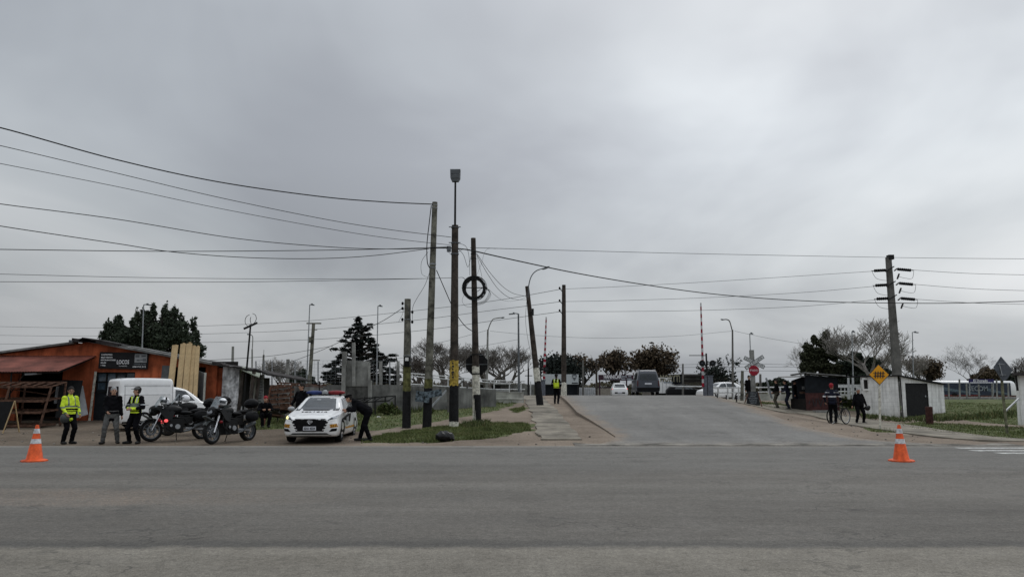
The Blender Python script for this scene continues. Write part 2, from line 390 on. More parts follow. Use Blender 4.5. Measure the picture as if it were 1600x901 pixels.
ZZ = ZZ - np.where((YY > 75), 0, 0)
jx, jy = XX+lown(XX, YY, 6, 3)*.35, YY+lown(XX, YY, 6, 4)*.35
GMk = grassmask(jx, jy).astype(float)
# soften
for _ in range(2): GMk[1:-1, 1:-1] = (GMk[1:-1, 1:-1]*2+GMk[:-2, 1:-1]+GMk[2:, 1:-1]+GMk[1:-1, :-2]+GMk[1:-1, 2:])/6
GMk = np.where(YY > 62, .75, GMk)
GMk = np.where((YY > 40) & (XX < -12), .6, GMk); GMk = np.where((YY > 44) & (XX > 20), .8, GMk)
nx, ny = len(gx), len(gy)
me = bpy.data.meshes.new('ground')
idx = np.arange(nx*ny).reshape(ny, nx)
quads = np.stack([idx[:-1, :-1], idx[:-1, 1:], idx[1:, 1:], idx[1:, :-1]], -1).reshape(-1, 4)
me.from_pydata(np.stack([XX, YY, ZZ], -1).reshape(-1, 3).tolist(), [], quads.tolist())
at = me.attributes.new('grass', 'FLOAT', 'POINT'); at.data.foreach_set('value', GMk.reshape(-1).astype(np.float32))
me.shade_smooth()
ground = bpy.data.objects.new('ground', me); COL.objects.link(ground); tag(ground, kind='structure')
m = bpy.data.materials.new('dirt_and_turf'); m.use_nodes = True; nt = m.node_tree; b = nt.nodes['Principled BSDF']; setin(b, Roughness=.95); b.inputs['Specular IOR Level'].default_value = .15
tcn = N(nt, 'ShaderNodeTexCoord'); v = tcn.outputs['Object']; sx = N(nt, 'ShaderNodeSeparateXYZ'); nt.links.new(v, sx.inputs[0])
a = N(nt, 'ShaderNodeAttribute', attribute_name='grass')
dirt = ramp(nt, noise(nt, v, .35, 6, .6), [(.3, (.125, .100, .078)), (.5, (.185, .148, .116)), (.7, (.25, .205, .162))])
mud = ramp(nt, noise(nt, v, .5, 6, .65), [(.3, (.085, .066, .05)), (.7, (.165, .132, .10))])
leftf = ramp(nt, math_node(nt, 'ADD', math_node(nt, 'MULTIPLY', sx.outputs[0], -.12), math_node(nt, 'MULTIPLY', noise(nt, v, .4), .6)), [(.9, 0.0), (1.5, 1.0)])
dirt = mixc(nt, leftf, dirt, mud)
dirt = mixc(nt, 1, dirt, ramp(nt, noise(nt, v, 14, 3, .6), [(.3, .72), (.7, 1.25)]), 'MULTIPLY')
peb = N(nt, 'ShaderNodeTexVoronoi'); setin(peb, Scale=16); nt.links.new(v, peb.inputs['Vector'])
dirt = mixc(nt, ramp(nt, peb.outputs['Distance'], [(.12, .5), (.2, 0.0)]), dirt, (.30, .27, .23))
turf = ramp(nt, noise(nt, v, 1.7, 6, .7), [(.3, (.045, .062, .022)), (.5, (.075, .095, .035)), (.62, (.12, .115, .06)), (.75, (.13, .125, .06))])
gf = math_node(nt, 'ADD', a.outputs['Fac'], math_node(nt, 'MULTIPLY_ADD', noise(nt, v, 4, 5, .7), .9, -.45))
c = mixc(nt, ramp(nt, gf, [(.42, 0.0), (.58, 1.0)]), dirt, turf)
nt.links.new(c, b.inputs['Base Color'])
bn = N(nt, 'ShaderNodeBump'); setin(bn, Strength=.6, Distance=.05); nt.links.new(noise(nt, v, 9, 6, .7), bn.inputs['Height']); nt.links.new(bn.outputs[0], b.inputs['Normal'])
me.materials.append(m)

def asphalt(name, c0, bands=False):
    m = bpy.data.materials.new(name); m.use_nodes = True; nt = m.node_tree; b = nt.nodes['Principled BSDF']; b.inputs['Specular IOR Level'].default_value = .25
    tcn = N(nt, 'ShaderNodeTexCoord'); v = tcn.outputs['Object']; s = N(nt, 'ShaderNodeSeparateXYZ'); nt.links.new(v, s.inputs[0])
    mp = N(nt, 'ShaderNodeMapping'); mp.inputs['Scale'].default_value = (.35, 1, 1); nt.links.new(v, mp.inputs[0])
    big = noise(nt, mp.outputs[0], .35, 6, .6)
    g = c0
    c = ramp(nt, big, [(.3, tuple(x*.76 for x in g)), (.7, tuple(x*1.2 for x in g))])
    rough_f = .8
    if bands:
        wob = math_node(nt, 'MULTIPLY_ADD', noise(nt, mp.outputs[0], .5, 5, .6), 1.6, -.8)
        yy = math_node(nt, 'ADD', s.outputs[1], wob)
        # far lane: smoother, cooler
        far = ramp(nt, math_node(nt, 'DIVIDE', yy, 30), [(.49, 0.0), (.56, 1.0)])
        c = mixc(nt, far, c, ramp(nt, big, [(.3, (.112, .107, .098)), (.7, (.134, .128, .117))]))
        # wheel-worn band between
        band = ramp(nt, math_node(nt, 'DIVIDE', yy, 30), [(.36, 0.0), (.44, .5), (.50, 0.0)])
        c = mixc(nt, band, c, (.145, .136, .121))
        # brown gravel spread over the left
        gx_ = math_node(nt, 'MULTIPLY', math_node(nt, 'ADD', s.outputs[0], 6.0), .16)
        m1 = ramp(nt, math_node(nt, 'ABSOLUTE', math_node(nt, 'SUBTRACT', yy, 11.9)), [(.6, 1.0), (2.3, 0.0)])
        m2 = ramp(nt, gx_, [(-.0, 1.0), (.6, 0.0)])
        gr = N(nt, 'ShaderNodeTexVoronoi'); setin(gr, Scale=26); nt.links.new(v, gr.inputs['Vector'])
        st = ramp(nt, gr.outputs['Distance'], [(.10, 1.0), (.40, .15)])
        gm = math_node(nt, 'MULTIPLY', math_node(nt, 'MULTIPLY', m1, m2), math_node(nt, 'MULTIPLY', st, ramp(nt, noise(nt, v, .9, 5, .7), [(.3, .2), (.62, 1.0)])))
        c = mixc(nt, math_node(nt, 'MULTIPLY', gm, 1.0), c, (.31, .225, .165))
        # near strip: older, paler, coarse, ending at a ragged seam
        seam = math_node(nt, 'ADD', s.outputs[1], math_node(nt, 'MULTIPLY_ADD', noise(nt, v, 1.3, 6, .7), .5, -.25))
        old = ramp(nt, math_node(nt, 'DIVIDE', seam, 20), [(.404, 1.0), (.409, 0.0)])
        edge = ramp(nt, math_node(nt, 'ABSOLUTE', math_node(nt, 'SUBTRACT', seam, 8.28)), [(.05, .45), (.30, 0.0)])
        c = mixc(nt, old, c, ramp(nt, noise(nt, v, 1.1, 6, .65), [(.3, (.150, .136, .114)), (.7, (.20, .184, .156))]))
        c = mixc(nt, edge, c, (.05, .05, .048))
        # dust along the far edge
        dst = ramp(nt, math_node(nt, 'DIVIDE', math_node(nt, 'ADD', s.outputs[1], math_node(nt, 'MULTIPLY_ADD', noise(nt, v, 2.2, 5), .8, -.4)), 25), [(.872, 0.0), (.905, .55)])
        c = mixc(nt, dst, c, (.26, .24, .21))
    if not bands:
        ed = N(nt, 'ShaderNodeAttribute', attribute_name='edge')
        e_ = math_node(nt, 'ADD', ed.outputs['Fac'], math_node(nt, 'MULTIPLY_ADD', noise(nt, v, 1.1, 6, .7), 2.2, -1.1))
        c = mixc(nt, ramp(nt, e_, [(.05, .8), (.75, 0.0)]), c, (.21, .165, .125))
        c = mixc(nt, ramp(nt, math_node(nt, 'ABSOLUTE', math_node(nt, 'SUBTRACT', e_, 2.4)), [(.2, .18), (.9, 0.0)]), c, (.10, .098, .092))
        c = mixc(nt, ramp(nt, math_node(nt, 'ADD', math_node(nt, 'DIVIDE', s.outputs[1], 30), math_node(nt, 'MULTIPLY', noise(nt, v, 1.4, 5, .7), .10)), [(.80, .55), (.86, 0.0)]), c, (.23, .20, .165))
    # aggregate, patches, cracks
    c = mixc(nt, 1, c, ramp(nt, noise(nt, v, 70, 3, .75), [(.3, .55), (.7, 1.45)]), 'MULTIPLY')
    c = mixc(nt, 1, c, ramp(nt, noise(nt, v, 24, 3, .7), [(.3, .78), (.7, 1.2)]), 'MULTIPLY')
    mp5 = N(nt, 'ShaderNodeMapping'); mp5.inputs['Scale'].default_value = (.06, .9, 1) if bands else (.8, .1, 1); nt.links.new(v, mp5.inputs[0])
    c = mixc(nt, 1, c, ramp(nt, noise(nt, mp5.outputs[0], 1.3, 4, .6), [(.3, .86), (.7, 1.12)]), 'MULTIPLY')
    c = mixc(nt, 1, c, ramp(nt, noise(nt, v, 9, 5, .7), [(.3, .80), (.7, 1.18)]), 'MULTIPLY')
    mp3 = N(nt, 'ShaderNodeMapping'); mp3.inputs['Scale'].default_value = (.8, 2.4, 1); nt.links.new(v, mp3.inputs[0])
    pit = noise(nt, mp3.outputs[0], 5.0, 4, .75)
    c = mixc(nt, ramp(nt, pit, [(.62, 0.0), (.68, .6)]), c, (.035, .034, .032))
    chip = noise(nt, mp3.outputs[0], 8.5, 4, .75, .5)
    c = mixc(nt, ramp(nt, chip, [(.68, 0.0), (.73, .5)]), c, (.24, .23, .20))
    oil = noise(nt, v, .8, 4, .6); c = mixc(nt, ramp(nt, oil, [(.60, 0.0), (.74, .40)]), c, (.045, .044, .042))
    vo = N(nt, 'ShaderNodeTexVoronoi', feature='DISTANCE_TO_EDGE'); setin(vo, Scale=.42)
    wv = N(nt, 'ShaderNodeVectorMath', operation='ADD'); nz = N(nt, 'ShaderNodeTexNoise'); setin(nz, Scale=1.6, Detail=6); nt.links.new(v, nz.inputs['Vector'])
    sc = N(nt, 'ShaderNodeVectorMath', operation='SCALE'); nt.links.new(nz.outputs[1], sc.inputs[0]); sc.inputs['Scale'].default_value = 1.6
    nt.links.new(mp.outputs[0], wv.inputs[0]); nt.links.new(sc.outputs[0], wv.inputs[1]); nt.links.new(wv.outputs[0], vo.inputs['Vector'])
    crack = math_node(nt, 'MULTIPLY', ramp(nt, vo.outputs['Distance'], [(.004, 1.0), (.011, 0.0)]), ramp(nt, noise(nt, v, .3, 3), [(.46, 0.0), (.58, .5)]))
    c = mixc(nt, crack, c, (.035, .034, .032))
    nt.links.new(c, b.inputs['Base Color'])
    nt.links.new(ramp(nt, noise(nt, v, 1.5, 4), [(.3, .78), (.7, .92)]), b.inputs['Roughness'])
    bn = N(nt, 'ShaderNodeBump'); setin(bn, Strength=.5, Distance=.012)
    nt.links.new(math_node(nt, 'ADD', noise(nt, v, 60, 4, .7), math_node(nt, 'MULTIPLY', crack, -1.0)), bn.inputs['Height']); nt.links.new(bn.outputs[0], b.inputs['Normal'])
    return m
mb = MB(); ys = [-40, -10, 4, 8, 12, 16, 19, 21, 22.62]
for i in range(len(ys)-1):
    for x0 in range(-300, 300, 20): mb.add([(x0, ys[i], .004), (x0+20, ys[i], .004), (x0+20, ys[i+1], .004), (x0, ys[i+1], .004)], [(0, 1, 2, 3)])
tag(mb.build('main_road', asphalt('main_road_asphalt', (.118, .109, .097), True)), kind='structure')

def ribbon(name, left, right, mat, lift=.03, skirt=.2, nu=6, kind='structure', zf=None):
    mb = MB(); n = len(left); v = []
    for (a, b_) in zip(left, right):
        for k in range(nu+1):
            t = k/nu; x = a[0]+(b_[0]-a[0])*t; y = a[1]+(b_[1]-a[1])*t
            z = (zf(x, y) if zf else tz(x, y)) + lift
            if k == 0: v.append((x, y, z-skirt))
            v.append((x, y, z))
            if k == nu: v.append((x, y, z-skirt))
    w = nu+3; f = [(i*w+k, i*w+k+1, (i+1)*w+k+1, (i+1)*w+k) for i in range(n-1) for k in range(w-1)]
    f.append(tuple(range(w))); f.append(tuple((n-1)*w+k for k in range(w))[::-1])
    mb.add(v, f); o = mb.build(name, mat); tag(o, kind=kind)
    ev = []
    for (a, b_) in zip(left, right):
        wd = math.hypot(b_[0]-a[0], b_[1]-a[1])
        for k in range(nu+3): t = min(1, max(0, (k-1)/nu)); ev.append(min(t, 1-t)*wd)
    at_ = o.data.attributes.new('edge', 'FLOAT', 'POINT'); at_.data.foreach_set('value', ev); return o
sy = [22.66+.5*i for i in range(76)] + [62+4*i for i in range(16)]
ribbon('side_road', [(float(ip(y, XL)), y) for y in sy], [(float(ip(y, XR)), y) for y in sy], asphalt('side_road_asphalt', (.158, .153, .144)), lift=.0, skirt=.3, nu=16, zf=lambda x, y: float(ip(y, ZRD))+.012-(.02 if y > 60 else 0))
# worn concrete lip where the side road meets the main road
lipm = mk('worn_concrete_lip', (.21, .195, .17), .9, var=.35, vs=1.2, fine=.2, fs=14, bump=.3, bs=20)
lx = [1.9+.45*i for i in range(31)]
ribbon('road_apron', [(x, 22.6) for x in lx], [(x, 23.15+.22*math.sin(x*1.7)+.16*math.sin(x*4.3)+(.25 if x < 4 else 0)) for x in lx], lipm, lift=.0, skirt=.1, nu=3, zf=lambda x, y: float(ip(y, ZRD))+.022)
# pavements
pavem = mk('pavement_concrete', (.235, .21, .17), .9, var=.28, vs=.8, fine=.14, fs=16, bump=.2, bs=25)
pl = [24.3+.6*i for i in range(50)]
ribbon('left_pavement', [(.92+.05*math.sin(y*1.1)+(.06*math.sin(y*2.3) if y < 41 else -.1), y) for y in pl], [(2.28+.04*math.sin(y*1.7)-(0 if y < 41 else .15), y) for y in pl], pavem, lift=.05, skirt=.25)
up = [(1128, 620.5), (1170, 626), (1215, 633), (1270, 641), (1330, 652), (1380, 659), (1430, 666), (1480, 674), (1540, 682), (1600, 687), (1700, 690)]
lo = [(1122, 623), (1155, 630), (1195, 638.5), (1245, 646.5), (1292, 656), (1345, 667), (1390, 674), (1430, 680), (1480, 685.5), (1560, 690), (1680, 692)]
def resamp(pts, n): 
    p = [Vector((a, b_, 0)) for a, b_ in pts]; s = spline(p, n); return [(q.x, q.y) for q in s]
ribbon('right_pavement', resamp([inv(*q) for q in up], 5), resamp([inv(*q) for q in lo], 5), pavem, lift=.05, skirt=.2)
# zebra crossing on the main road
mb = MB()
for (x0, y0) in ((12.9, 21.75), (12.75, 20.85), (12.9, 20.0), (12.0, 17.4), (12.6, 18.6)):
    if y0 == 18.6: continue
    mb.add([(x0, y0-.2, .008), (x0+4.2, y0-.2, .008), (x0+4.2, y0+.2, .008), (x0, y0+.2, .008)], [(0, 1, 2, 3)])
zm = mk('worn_road_paint', (.50, .50, .48), .8, var=.3, vs=6, fine=.3, fs=30)
tag(mb.build('zebra_crossing', zm), kind='structure')
# railway embankment and track
mb = MB()
for (xa, xb) in ((-300, 2.6), (15, 300)):
    prof = [(61.5, .2), (63.2, 1.14), (67.2, 1.14), (69, .2)]
    for i in range(3): mb.add([(xa, prof[i][0], prof[i][1]), (xb, prof[i][0], prof[i][1]), (xb, prof[i+1][0], prof[i+1][1]), (xa, prof[i+1][0], prof[i+1][1])], [(0, 1, 2, 3)])
# (ballast bed)
tag(mb.build('railway_bed', M_['ballast']), kind='structure')
for yy, w_ in ((64.4, 'nearer'), (65.9, 'farther')):
    mb = MB(); mb.box((0, yy, 1.165), (600, .07, .15)); tag(mb.build('rail', M_['rust']), f'{w_} of the two brown steel rails on the ballast bed behind the crossing', 'rail', 'rails of the track')
# ------------------------------------------------------------------ grass (uncountable)
def blades(name, n, poly_px, hmin, hmax, mat, wid=.014, seed=3, lean=.5, clump=0):
    r = np.random.default_rng(seed); poly = [inv(*q) for q in poly_px]
    xs = [p[0] for p in poly]; ys_ = [p[1] for p in poly]
    x = r.uniform(min(xs), max(xs), n*3); y = r.uniform(min(ys_), max(ys_), n*3)
    k = inpoly(x+lown(x, y, 6, 3)*.35, y+lown(x, y, 6, 4)*.35, poly) & (lown(x, y, 4, seed) + r.normal(0, .3, x.shape) > -.35-clump*0 if not clump else lown(x, y, 2.2, seed) > clump)
    k &= ~((x > .7) & (x < 2.5) & (y < 54))
    x, y = x[k][:n], y[k][:n]; n = len(x)
    z = terr(x, y)-.01; h = r.uniform(hmin, hmax, n)*(1+.5*lown(x, y, 5, seed+1)); a = r.uniform(0, 6.28, n); w = wid*r.uniform(.7, 1.5, n)
    lx_, ly_ = r.normal(0, lean, n)*h, r.normal(0, lean, n)*h
    p0 = np.stack([x-np.cos(a)*w, y-np.sin(a)*w, z], -1); p1 = np.stack([x+np.cos(a)*w, y+np.sin(a)*w, z], -1); p2 = np.stack([x+lx_, y+ly_, z+h], -1)
    V = np.stack([p0, p1, p2], 1).reshape(-1, 3); Fc = np.arange(3*n).reshape(-1, 3)
    return V, Fc
def stuffmesh(name, parts, mats, label=None, cat=None, kind='stuff', parent=None):
    V = []; Fs = []; mi = []; o = 0
    for i, (v, f) in enumerate(parts):
        V.append(v); Fs.append(f+o); o += len(v); mi += [i]*len(f)
    V = np.concatenate(V); Fs = np.concatenate(Fs)
    me = bpy.data.meshes.new(name); me.from_pydata(V.tolist(), [], Fs.tolist())
    for m in mats: me.materials.append(m)
    me.polygons.foreach_set('material_index', mi)
    ob = bpy.data.objects.new(name, me); COL.objects.link(ob)
    if parent: ob.parent = parent
    return tag(ob, label, cat, kind=kind)
cnt = [22000, 8000, 20000, 900, 9000, 6000, 600, 2500, 1500]
parts = [blades('g', c, p, .04, .11, None, seed=20+i) for i, (c, p) in enumerate(zip(cnt, GR_PX))]
stuffmesh('grass', parts, [L_['grass']]*len(parts), 'short uneven green grass growing over the verges and banks', 'grass')
wp = [blades('w', 5200, [(556, 648), (640, 648), (740, 630), (735, 618), (650, 634), (556, 636)], .15, .42, None, wid=.03, seed=41, lean=.35, clump=-.1),
      blades('w', 1500, [(740, 622), (775, 612), (800, 617), (797, 630), (760, 636)], .1, .3, None, wid=.03, seed=42, lean=.4),
      blades('w', 2600, [(1345, 648), (1404, 655), (1478, 652), (1600, 640), (1600, 652), (1480, 658), (1402, 660), (1345, 653)], .12, .28, None, wid=.03, seed=43, lean=.4),
      blades('w', 900, [(720, 668), (770, 668), (765, 660), (725, 662)], .1, .25, None, wid=.02, seed=44),
      blades('w', 1400, [(392, 652), (452, 650), (452, 644), (392, 648)], .15, .35, None, wid=.03, seed=45)]
stuffmesh('weeds', wp, [L_['weed']]*len(wp), 'taller green weeds along the foot of the walls and posts', 'weeds')
# loose stones and rubbish scattered on the dirt
r = np.random.default_rng(5); mbs = MB()
for k in range(420):
    x = r.uniform(-24, 16); y = r.uniform(22.9, 34)
    if ip(y, XL)-.1 < x < ip(y, XR): continue
    if bool(grassmask(np.array([x]), np.array([y]))[0]) and r.random() < .7: continue
    s = r.uniform(.012, .045); mbs.ell((x, y, tz(x, y)+s*.3), (s, s*r.uniform(.6, 1), s*.6), n=3)
tag(mbs.build('pebbles', mk('pale_pebble', (.25, .23, .2), .9, var=.4, vs=3)), 'small pale stones strewn over the dirt verge', 'stones', kind='stuff')

# ------------------------------------------------------------------ trees
def tree(name, label, px, Y, h, spread=.6, seed=1, levels=5, kidsn=3, trunk_r=.2, bark=None, leaf=None, nleaf=0, lsize=.12, ljit=.25, trunk_frac=.3, up=.35, droop=0, gnarl=.25, group=None, upright=0, minr=.012, lean=(0, 0), part='foliage', wide=1.0, sides=5):
    r = random.Random(seed); base = G(px, Y) if not isinstance(px, Vector) else px
    base = Vector(base)
    root = thing(name, label, 'tree', base, group=group)
    tr = MB(); br = MB(); tips = []
    def grow(p, d, L, rad, lev):
        pts = [p.copy()]; rr = [rad]; q = p.copy(); dd = d.copy(); ns = 3 if lev else 5
        for i in range(ns):
            dd = (dd + Vector((r.gauss(0, gnarl), r.gauss(0, gnarl), r.gauss(0, gnarl*.6)))*.45 + Vector((0, 0, (up if lev else .3)-droop*lev*.15))*.18).normalized()
            q = q + dd*L/ns; pts.append(q.copy()); rr.append(max(minr, rad*(1-.42*(i+1)/ns)))
        (tr if lev == 0 else br).tube(pts, rr, sides+2 if lev == 0 else (sides if lev < 3 else 3), 0, cap=(lev == 0))
        if lev >= levels: tips.append((q, dd)); return
        if lev >= levels-1: tips.append((pts[1], dd))
        k = kidsn + (1 if r.random() < .4 else 0)
        for j in range(k):
            t = .45+.55*(j+1)/k if lev else .55+.45*(j+1)/k
            i = min(ns-1, int(t*ns)); s0 = pts[i]+(pts[i+1]-pts[i])*(t*ns-i) if i < ns else pts[-1]
            az = r.uniform(0, 6.28) if lev else 6.28*j/k+r.uniform(-.4, .4)
            side = Vector((math.cos(az), math.sin(az), r.uniform(-.1, .5)+upright))
            nd = (dd*(1-spread)+side*spread).normalized()
            grow(s0, nd, L*r.uniform(.62, .86), max(minr, rr[i+1]*.68), lev+1)
    grow(Vector((0, 0, -.1)), Vector((lean[0], lean[1], 1)).normalized(), h*trunk_frac, trunk_r, 0)
    zmax = max(v[2] for v in br.v); k = h/zmax
    for m_ in (tr, br): m_.v = [(v[0]*k*(1+(wide-1)*min(1, max(0, v[2]/(zmax*.4)))), v[1]*k, v[2]*k) for v in m_.v]
    tr.build('trunk', bark, root, smooth=True, recalc=False); br.build('crown', bark, root, recalc=False)
    if nleaf:
        T = np.array([(q.x*k*wide, q.y*k, q.z*k) for q, _ in tips]); g = np.random.default_rng(seed)
        c = T[g.integers(0, len(T), nleaf)] + g.normal(0, ljit, (nleaf, 3))
        parts = leafquads(c, lsize, g); o = stuffmesh(part, [parts], [leaf], None, None, None, root); 
    return root
def leafquads(c, size, g, flat=0):
    n = len(c); a = g.normal(0, 1, (n, 3)); a[:, 2] *= (1-flat); a /= np.linalg.norm(a, axis=1)[:, None]
    b_ = g.normal(0, 1, (n, 3)); b_[:, 2] *= (1-flat); b_ = np.cross(a, b_) if not flat else b_; b_ /= np.linalg.norm(b_, axis=1)[:, None]
    s = size*g.uniform(.5, 1.3, (n, 1)); a = a*s; b_ = b_*s*.55
    V = np.stack([c-a, c-b_, c+a, c+b_], 1).reshape(-1, 3); return V, np.arange(4*n).reshape(-1, 4)
def clump_tree(name, label, px, Y, blobs, nleaf, lsize, leaf, bark, trunk_h, trunk_r=.2, seed=1, flat=0, shell=.55, group=None, limbs=True):
    """blobs: (px,py,depth offset,rx,rz) in photo units at distance Y -> ellipsoidal leaf masses"""
    g = np.random.default_rng(seed); base = G(px, Y); root = thing(name, label, 'tree', base, group=group)
    tr = MB(); top = Vector((0, 0, trunk_h)); tr.tube([Vector((0, 0, -.2)), Vector((.05, 0, trunk_h*.5)), top], [trunk_r, trunk_r*.75, trunk_r*.3], 8)
    br = MB(); C = []; wts = np.array([max(.05, b_[3]*b_[4]) for b_ in blobs]); wts = wts/wts.sum()
    for i, (bx, by, dy, rx, rz) in enumerate(blobs):
        s = Y/F; c = P(bx, by, Y)-base; c.y = dy; n = max(40, int(nleaf*wts[i]))
        d = g.normal(0, 1, (n, 3)); d /= np.linalg.norm(d, axis=1)[:, None]; rad = g.uniform(shell, 1.0, (n, 1))**.8*(1+.18*np.sin(d[:, :1]*5+i)+.15*np.sin(d[:, 2:]*7+i*2))
        q = d*rad*np.array([rx*s, rx*s*.8, rz*s]) + np.array(c[:]) + g.normal(0, .03, (n, 3)); C.append(q)
        if limbs:
            z0 = min(trunk_h*.95, max(trunk_h*.25, c.z-.3*abs(c.x))); p0 = Vector((0, 0, z0)); br.tube([p0, p0.lerp(c, .5)+Vector((0, 0, .1)), c], [trunk_r*.4, trunk_r*.25, .03], 5)
    tr.build('trunk', bark, root, smooth=True)
    if br.n: br.build('limb_set', bark, root)
    stuffmesh('crown', [leafquads(np.concatenate(C), lsize, g, flat)], [leaf], None, None, None, root)
    return root
# broad dark tree behind the orange building: many upright plumes
r = random.Random(4); bl = []
prof = [(178, 515), (190, 520), (200, 508), (214, 500), (226, 490), (240, 488), (254, 492), (262, 500), (274, 492), (286, 505), (296, 515), (303, 530)]
for (bx, by) in prof:
    bl.append((bx, by, r.uniform(-2, 2), 5, 15)); bl.append((bx+5, by+9, r.uniform(-2, 2), 5, 12)); bl.append((bx+r.uniform(-5, 5), by+18, r.uniform(-2, 2), 12, 16)); bl.append((bx+r.uniform(-5, 5), by+38, r.uniform(-2, 2), 13, 15))
for k in range(22): bl.append((r.uniform(182, 298), r.uniform(512, 560), r.uniform(-2, 2), 13, 11))
for (bx, by) in ((214, 487), (238, 483), (255, 484), (272, 481), (276, 486), (181, 497), (224, 484), (263, 490)): bl.append((bx, by+4, 0, 3, 9))
clump_tree('broad_evergreen_tree', 'broad dark evergreen with many pointed plumes behind the orange building', 238, 62, bl, 30000, .15, L_['pine'], M_['bark_d'], 4.6, .35, 5, shell=.25)
# layered conifer behind the concrete wall
bl = [(560, 499, 0, 5, 5), (560, 508, 0, 9, 5)]; r = random.Random(9)
for k, yy in enumerate(range(512, 600, 6)):
    half = 10+ (yy-505)*.60; nb = 3+k//2
    for j in range(nb):
        t = (j+.5)/nb*2-1; bx = 562+t*half*(1.0 if t < 0 else 1.06)+r.uniform(-3, 3)
        bl.append((bx, yy+abs(t)*5+r.uniform(-1.5, 1.5), r.uniform(-half*.05, half*.05), max(7, half/nb*1.25)*r.uniform(.8, 1.15), 2.6*r.uniform(.8, 1.3)))
bl += [(578, 507, 0, 6, 1.6), (575, 512, 0, 8, 1.6), (614, 555, 0, 8, 2), (609, 562, .5, 10, 3), (512, 572, 0, 7, 2.2), (522, 545, 0, 7, 2)]
clump_tree('layered_conifer', 'tall blackish conifer with flat layered boughs rising behind the concrete wall', 562, 66, bl, 22000, .18, L_['cedar'], M_['bark_d'], 6.5, .3, 6, flat=.75, shell=.1)
# bare and seed-laden trees
bare = dict(bark=M_['bark'], levels=6, kidsn=3, trunk_frac=.16, spread=.48, minr=.005, sides=3, gnarl=.3, wide=1.25)
tree('bare_tree', 'bare leafless tree between the grey pole and the lamp pole', 700, 70, 6.0, seed=11, trunk_r=.22, group='bare trees behind the crossing', **bare)
tree('bare_tree', 'bare leafless tree just right of the round sign back', 768, 74, 5.6, seed=12, trunk_r=.2, group='bare trees behind the crossing', **bare)
tree('bare_tree', 'bare twiggy tree left of the black arm street lamp', 795, 78, 5.6, seed=13, trunk_r=.2, group='bare trees behind the crossing', **bare)
tree('bare_tree', 'low spreading bare tree beside the left of the grey leaning pole', 655, 60, 3.6, seed=14, trunk_r=.14, group='bare trees behind the crossing', **bare)
tree('bare_tree', 'thin bare tree standing between the two tarred poles', 730, 66, 5.0, seed=15, trunk_r=.16, group='bare trees behind the crossing', **bare)
tree('bare_tree', 'small bare tree behind the mesh fence left of the conifer', 441, 64, 3.6, seed=16, trunk_r=.1, group='bare trees behind the crossing', **dict(bare, bark=M_['bark_p']))
seedt = dict(bark=M_['bark_d'], levels=5, kidsn=3, trunk_frac=.14, spread=.46, upright=.25, minr=.014, wide=1.45, leaf=L_['brown'], lsize=.17, ljit=.16, part='seed_clusters', sides=4)
tree('seed_tree', 'brown seed-laden tree right of the tall tarred pole', 905, 84, 5.2, seed=21, trunk_r=.25, nleaf=2400, **seedt)
tree('seed_tree', 'wide brown seed-laden tree above the long dark banner', 962, 86, 5.7, seed=22, trunk_r=.28, nleaf=3200, **seedt)
tree('seed_tree', 'dense brown leafy tree behind the dark grey van', 1010, 90, 5.9, seed=23, trunk_r=.3, nleaf=8000, **dict(seedt, ljit=.42, lsize=.2))
tree('seed_tree', 'dark rounded tree behind the white billboard and traffic guard', 872, 80, 4.3, seed=24, trunk_r=.2, nleaf=10000, **dict(seedt, leaf=L_['cedar'], ljit=.4))
tree('seed_tree', 'round seed-laden tree right of the big concrete pole', 1452, 96, 5.0, seed=25, trunk_r=.25, nleaf=3200, **dict(seedt, ljit=.25, wide=1.3))
tree('bare_tree', 'slender bare tree standing above the purple bus sign', 1517, 92, 6.8, seed=26, trunk_r=.16, **dict(bare, bark=M_['bark'], trunk_frac=.35))
tree('seed_tree', 'low brown leafy tree behind the right end of the bus', 1548, 104, 4.2, seed=27, trunk_r=.2, nleaf=6000, **seedt)
tree('bare_tree', 'tall bare tree at the right edge behind the shelter', 1612, 80, 4.9, seed=28, trunk_r=.18, **bare)
tree('bare_tree', 'large pale bare tree with fanning limbs behind the street lamp and the shed', 1358, 62, 6.9, seed=31, trunk_r=.22, **dict(bare, bark=M_['bark_p'], trunk_frac=.2, minr=.007, levels=6, kidsn=3, wide=1.05))
tree('bare_tree', 'thin pale bare tree left of the dark pine behind the kiosk', 1254, 74, 6.2, seed=32, trunk_r=.1, **dict(bare, bark=M_['bark_p'], droop=.8, wide=.7, levels=5))
tree('bare_tree', 'pale bare sapling between the concrete pole and the round tree', 1420, 84, 5.6, seed=33, trunk_r=.12, **dict(bare, bark=M_['bark_p']))
tree('small_pine', 'thin young pine with sparse tiers beyond the railway crossing', 1126, 70, 3.9, seed=34, spread=.62, levels=3, kidsn=5, trunk_r=.08, trunk_frac=.75, bark=M_['bark_d'], leaf=L_['cedar'], nleaf=1500, lsize=.13, ljit=.12, minr=.012)
bl = [(1291, 524, 0, 6, 8), (1287, 536, 0, 11, 9), (1272, 531, 0, 5, 8), (1262, 543, 0, 8, 7), (1300, 540, 0, 8, 7), (1283, 552, 0, 20, 10), (1264, 556, 0, 12, 9), (1303, 555, 0, 9, 8), (1275, 568, 0, 22, 10), (1295, 575, 0, 18, 10), (1262, 574, 0, 14, 9), (1316, 558, 0, 5, 4)]
clump_tree('bushy_pine', 'dark bushy pine with a ragged pointed top behind the kiosk', 1283, 66, bl, 22000, .13, L_['olive'], M_['bark_d'], 4.4, .22, 7, shell=.2)
bl = [(1310, 580, 0, 14, 14), (1335, 569, 0, 20, 16), (1360, 572, 0, 18, 14), (1378, 584, 0, 12, 12), (1345, 595, 0, 30, 14), (1375, 592, 0, 12, 10), (1320, 600, 0, 16, 12)]
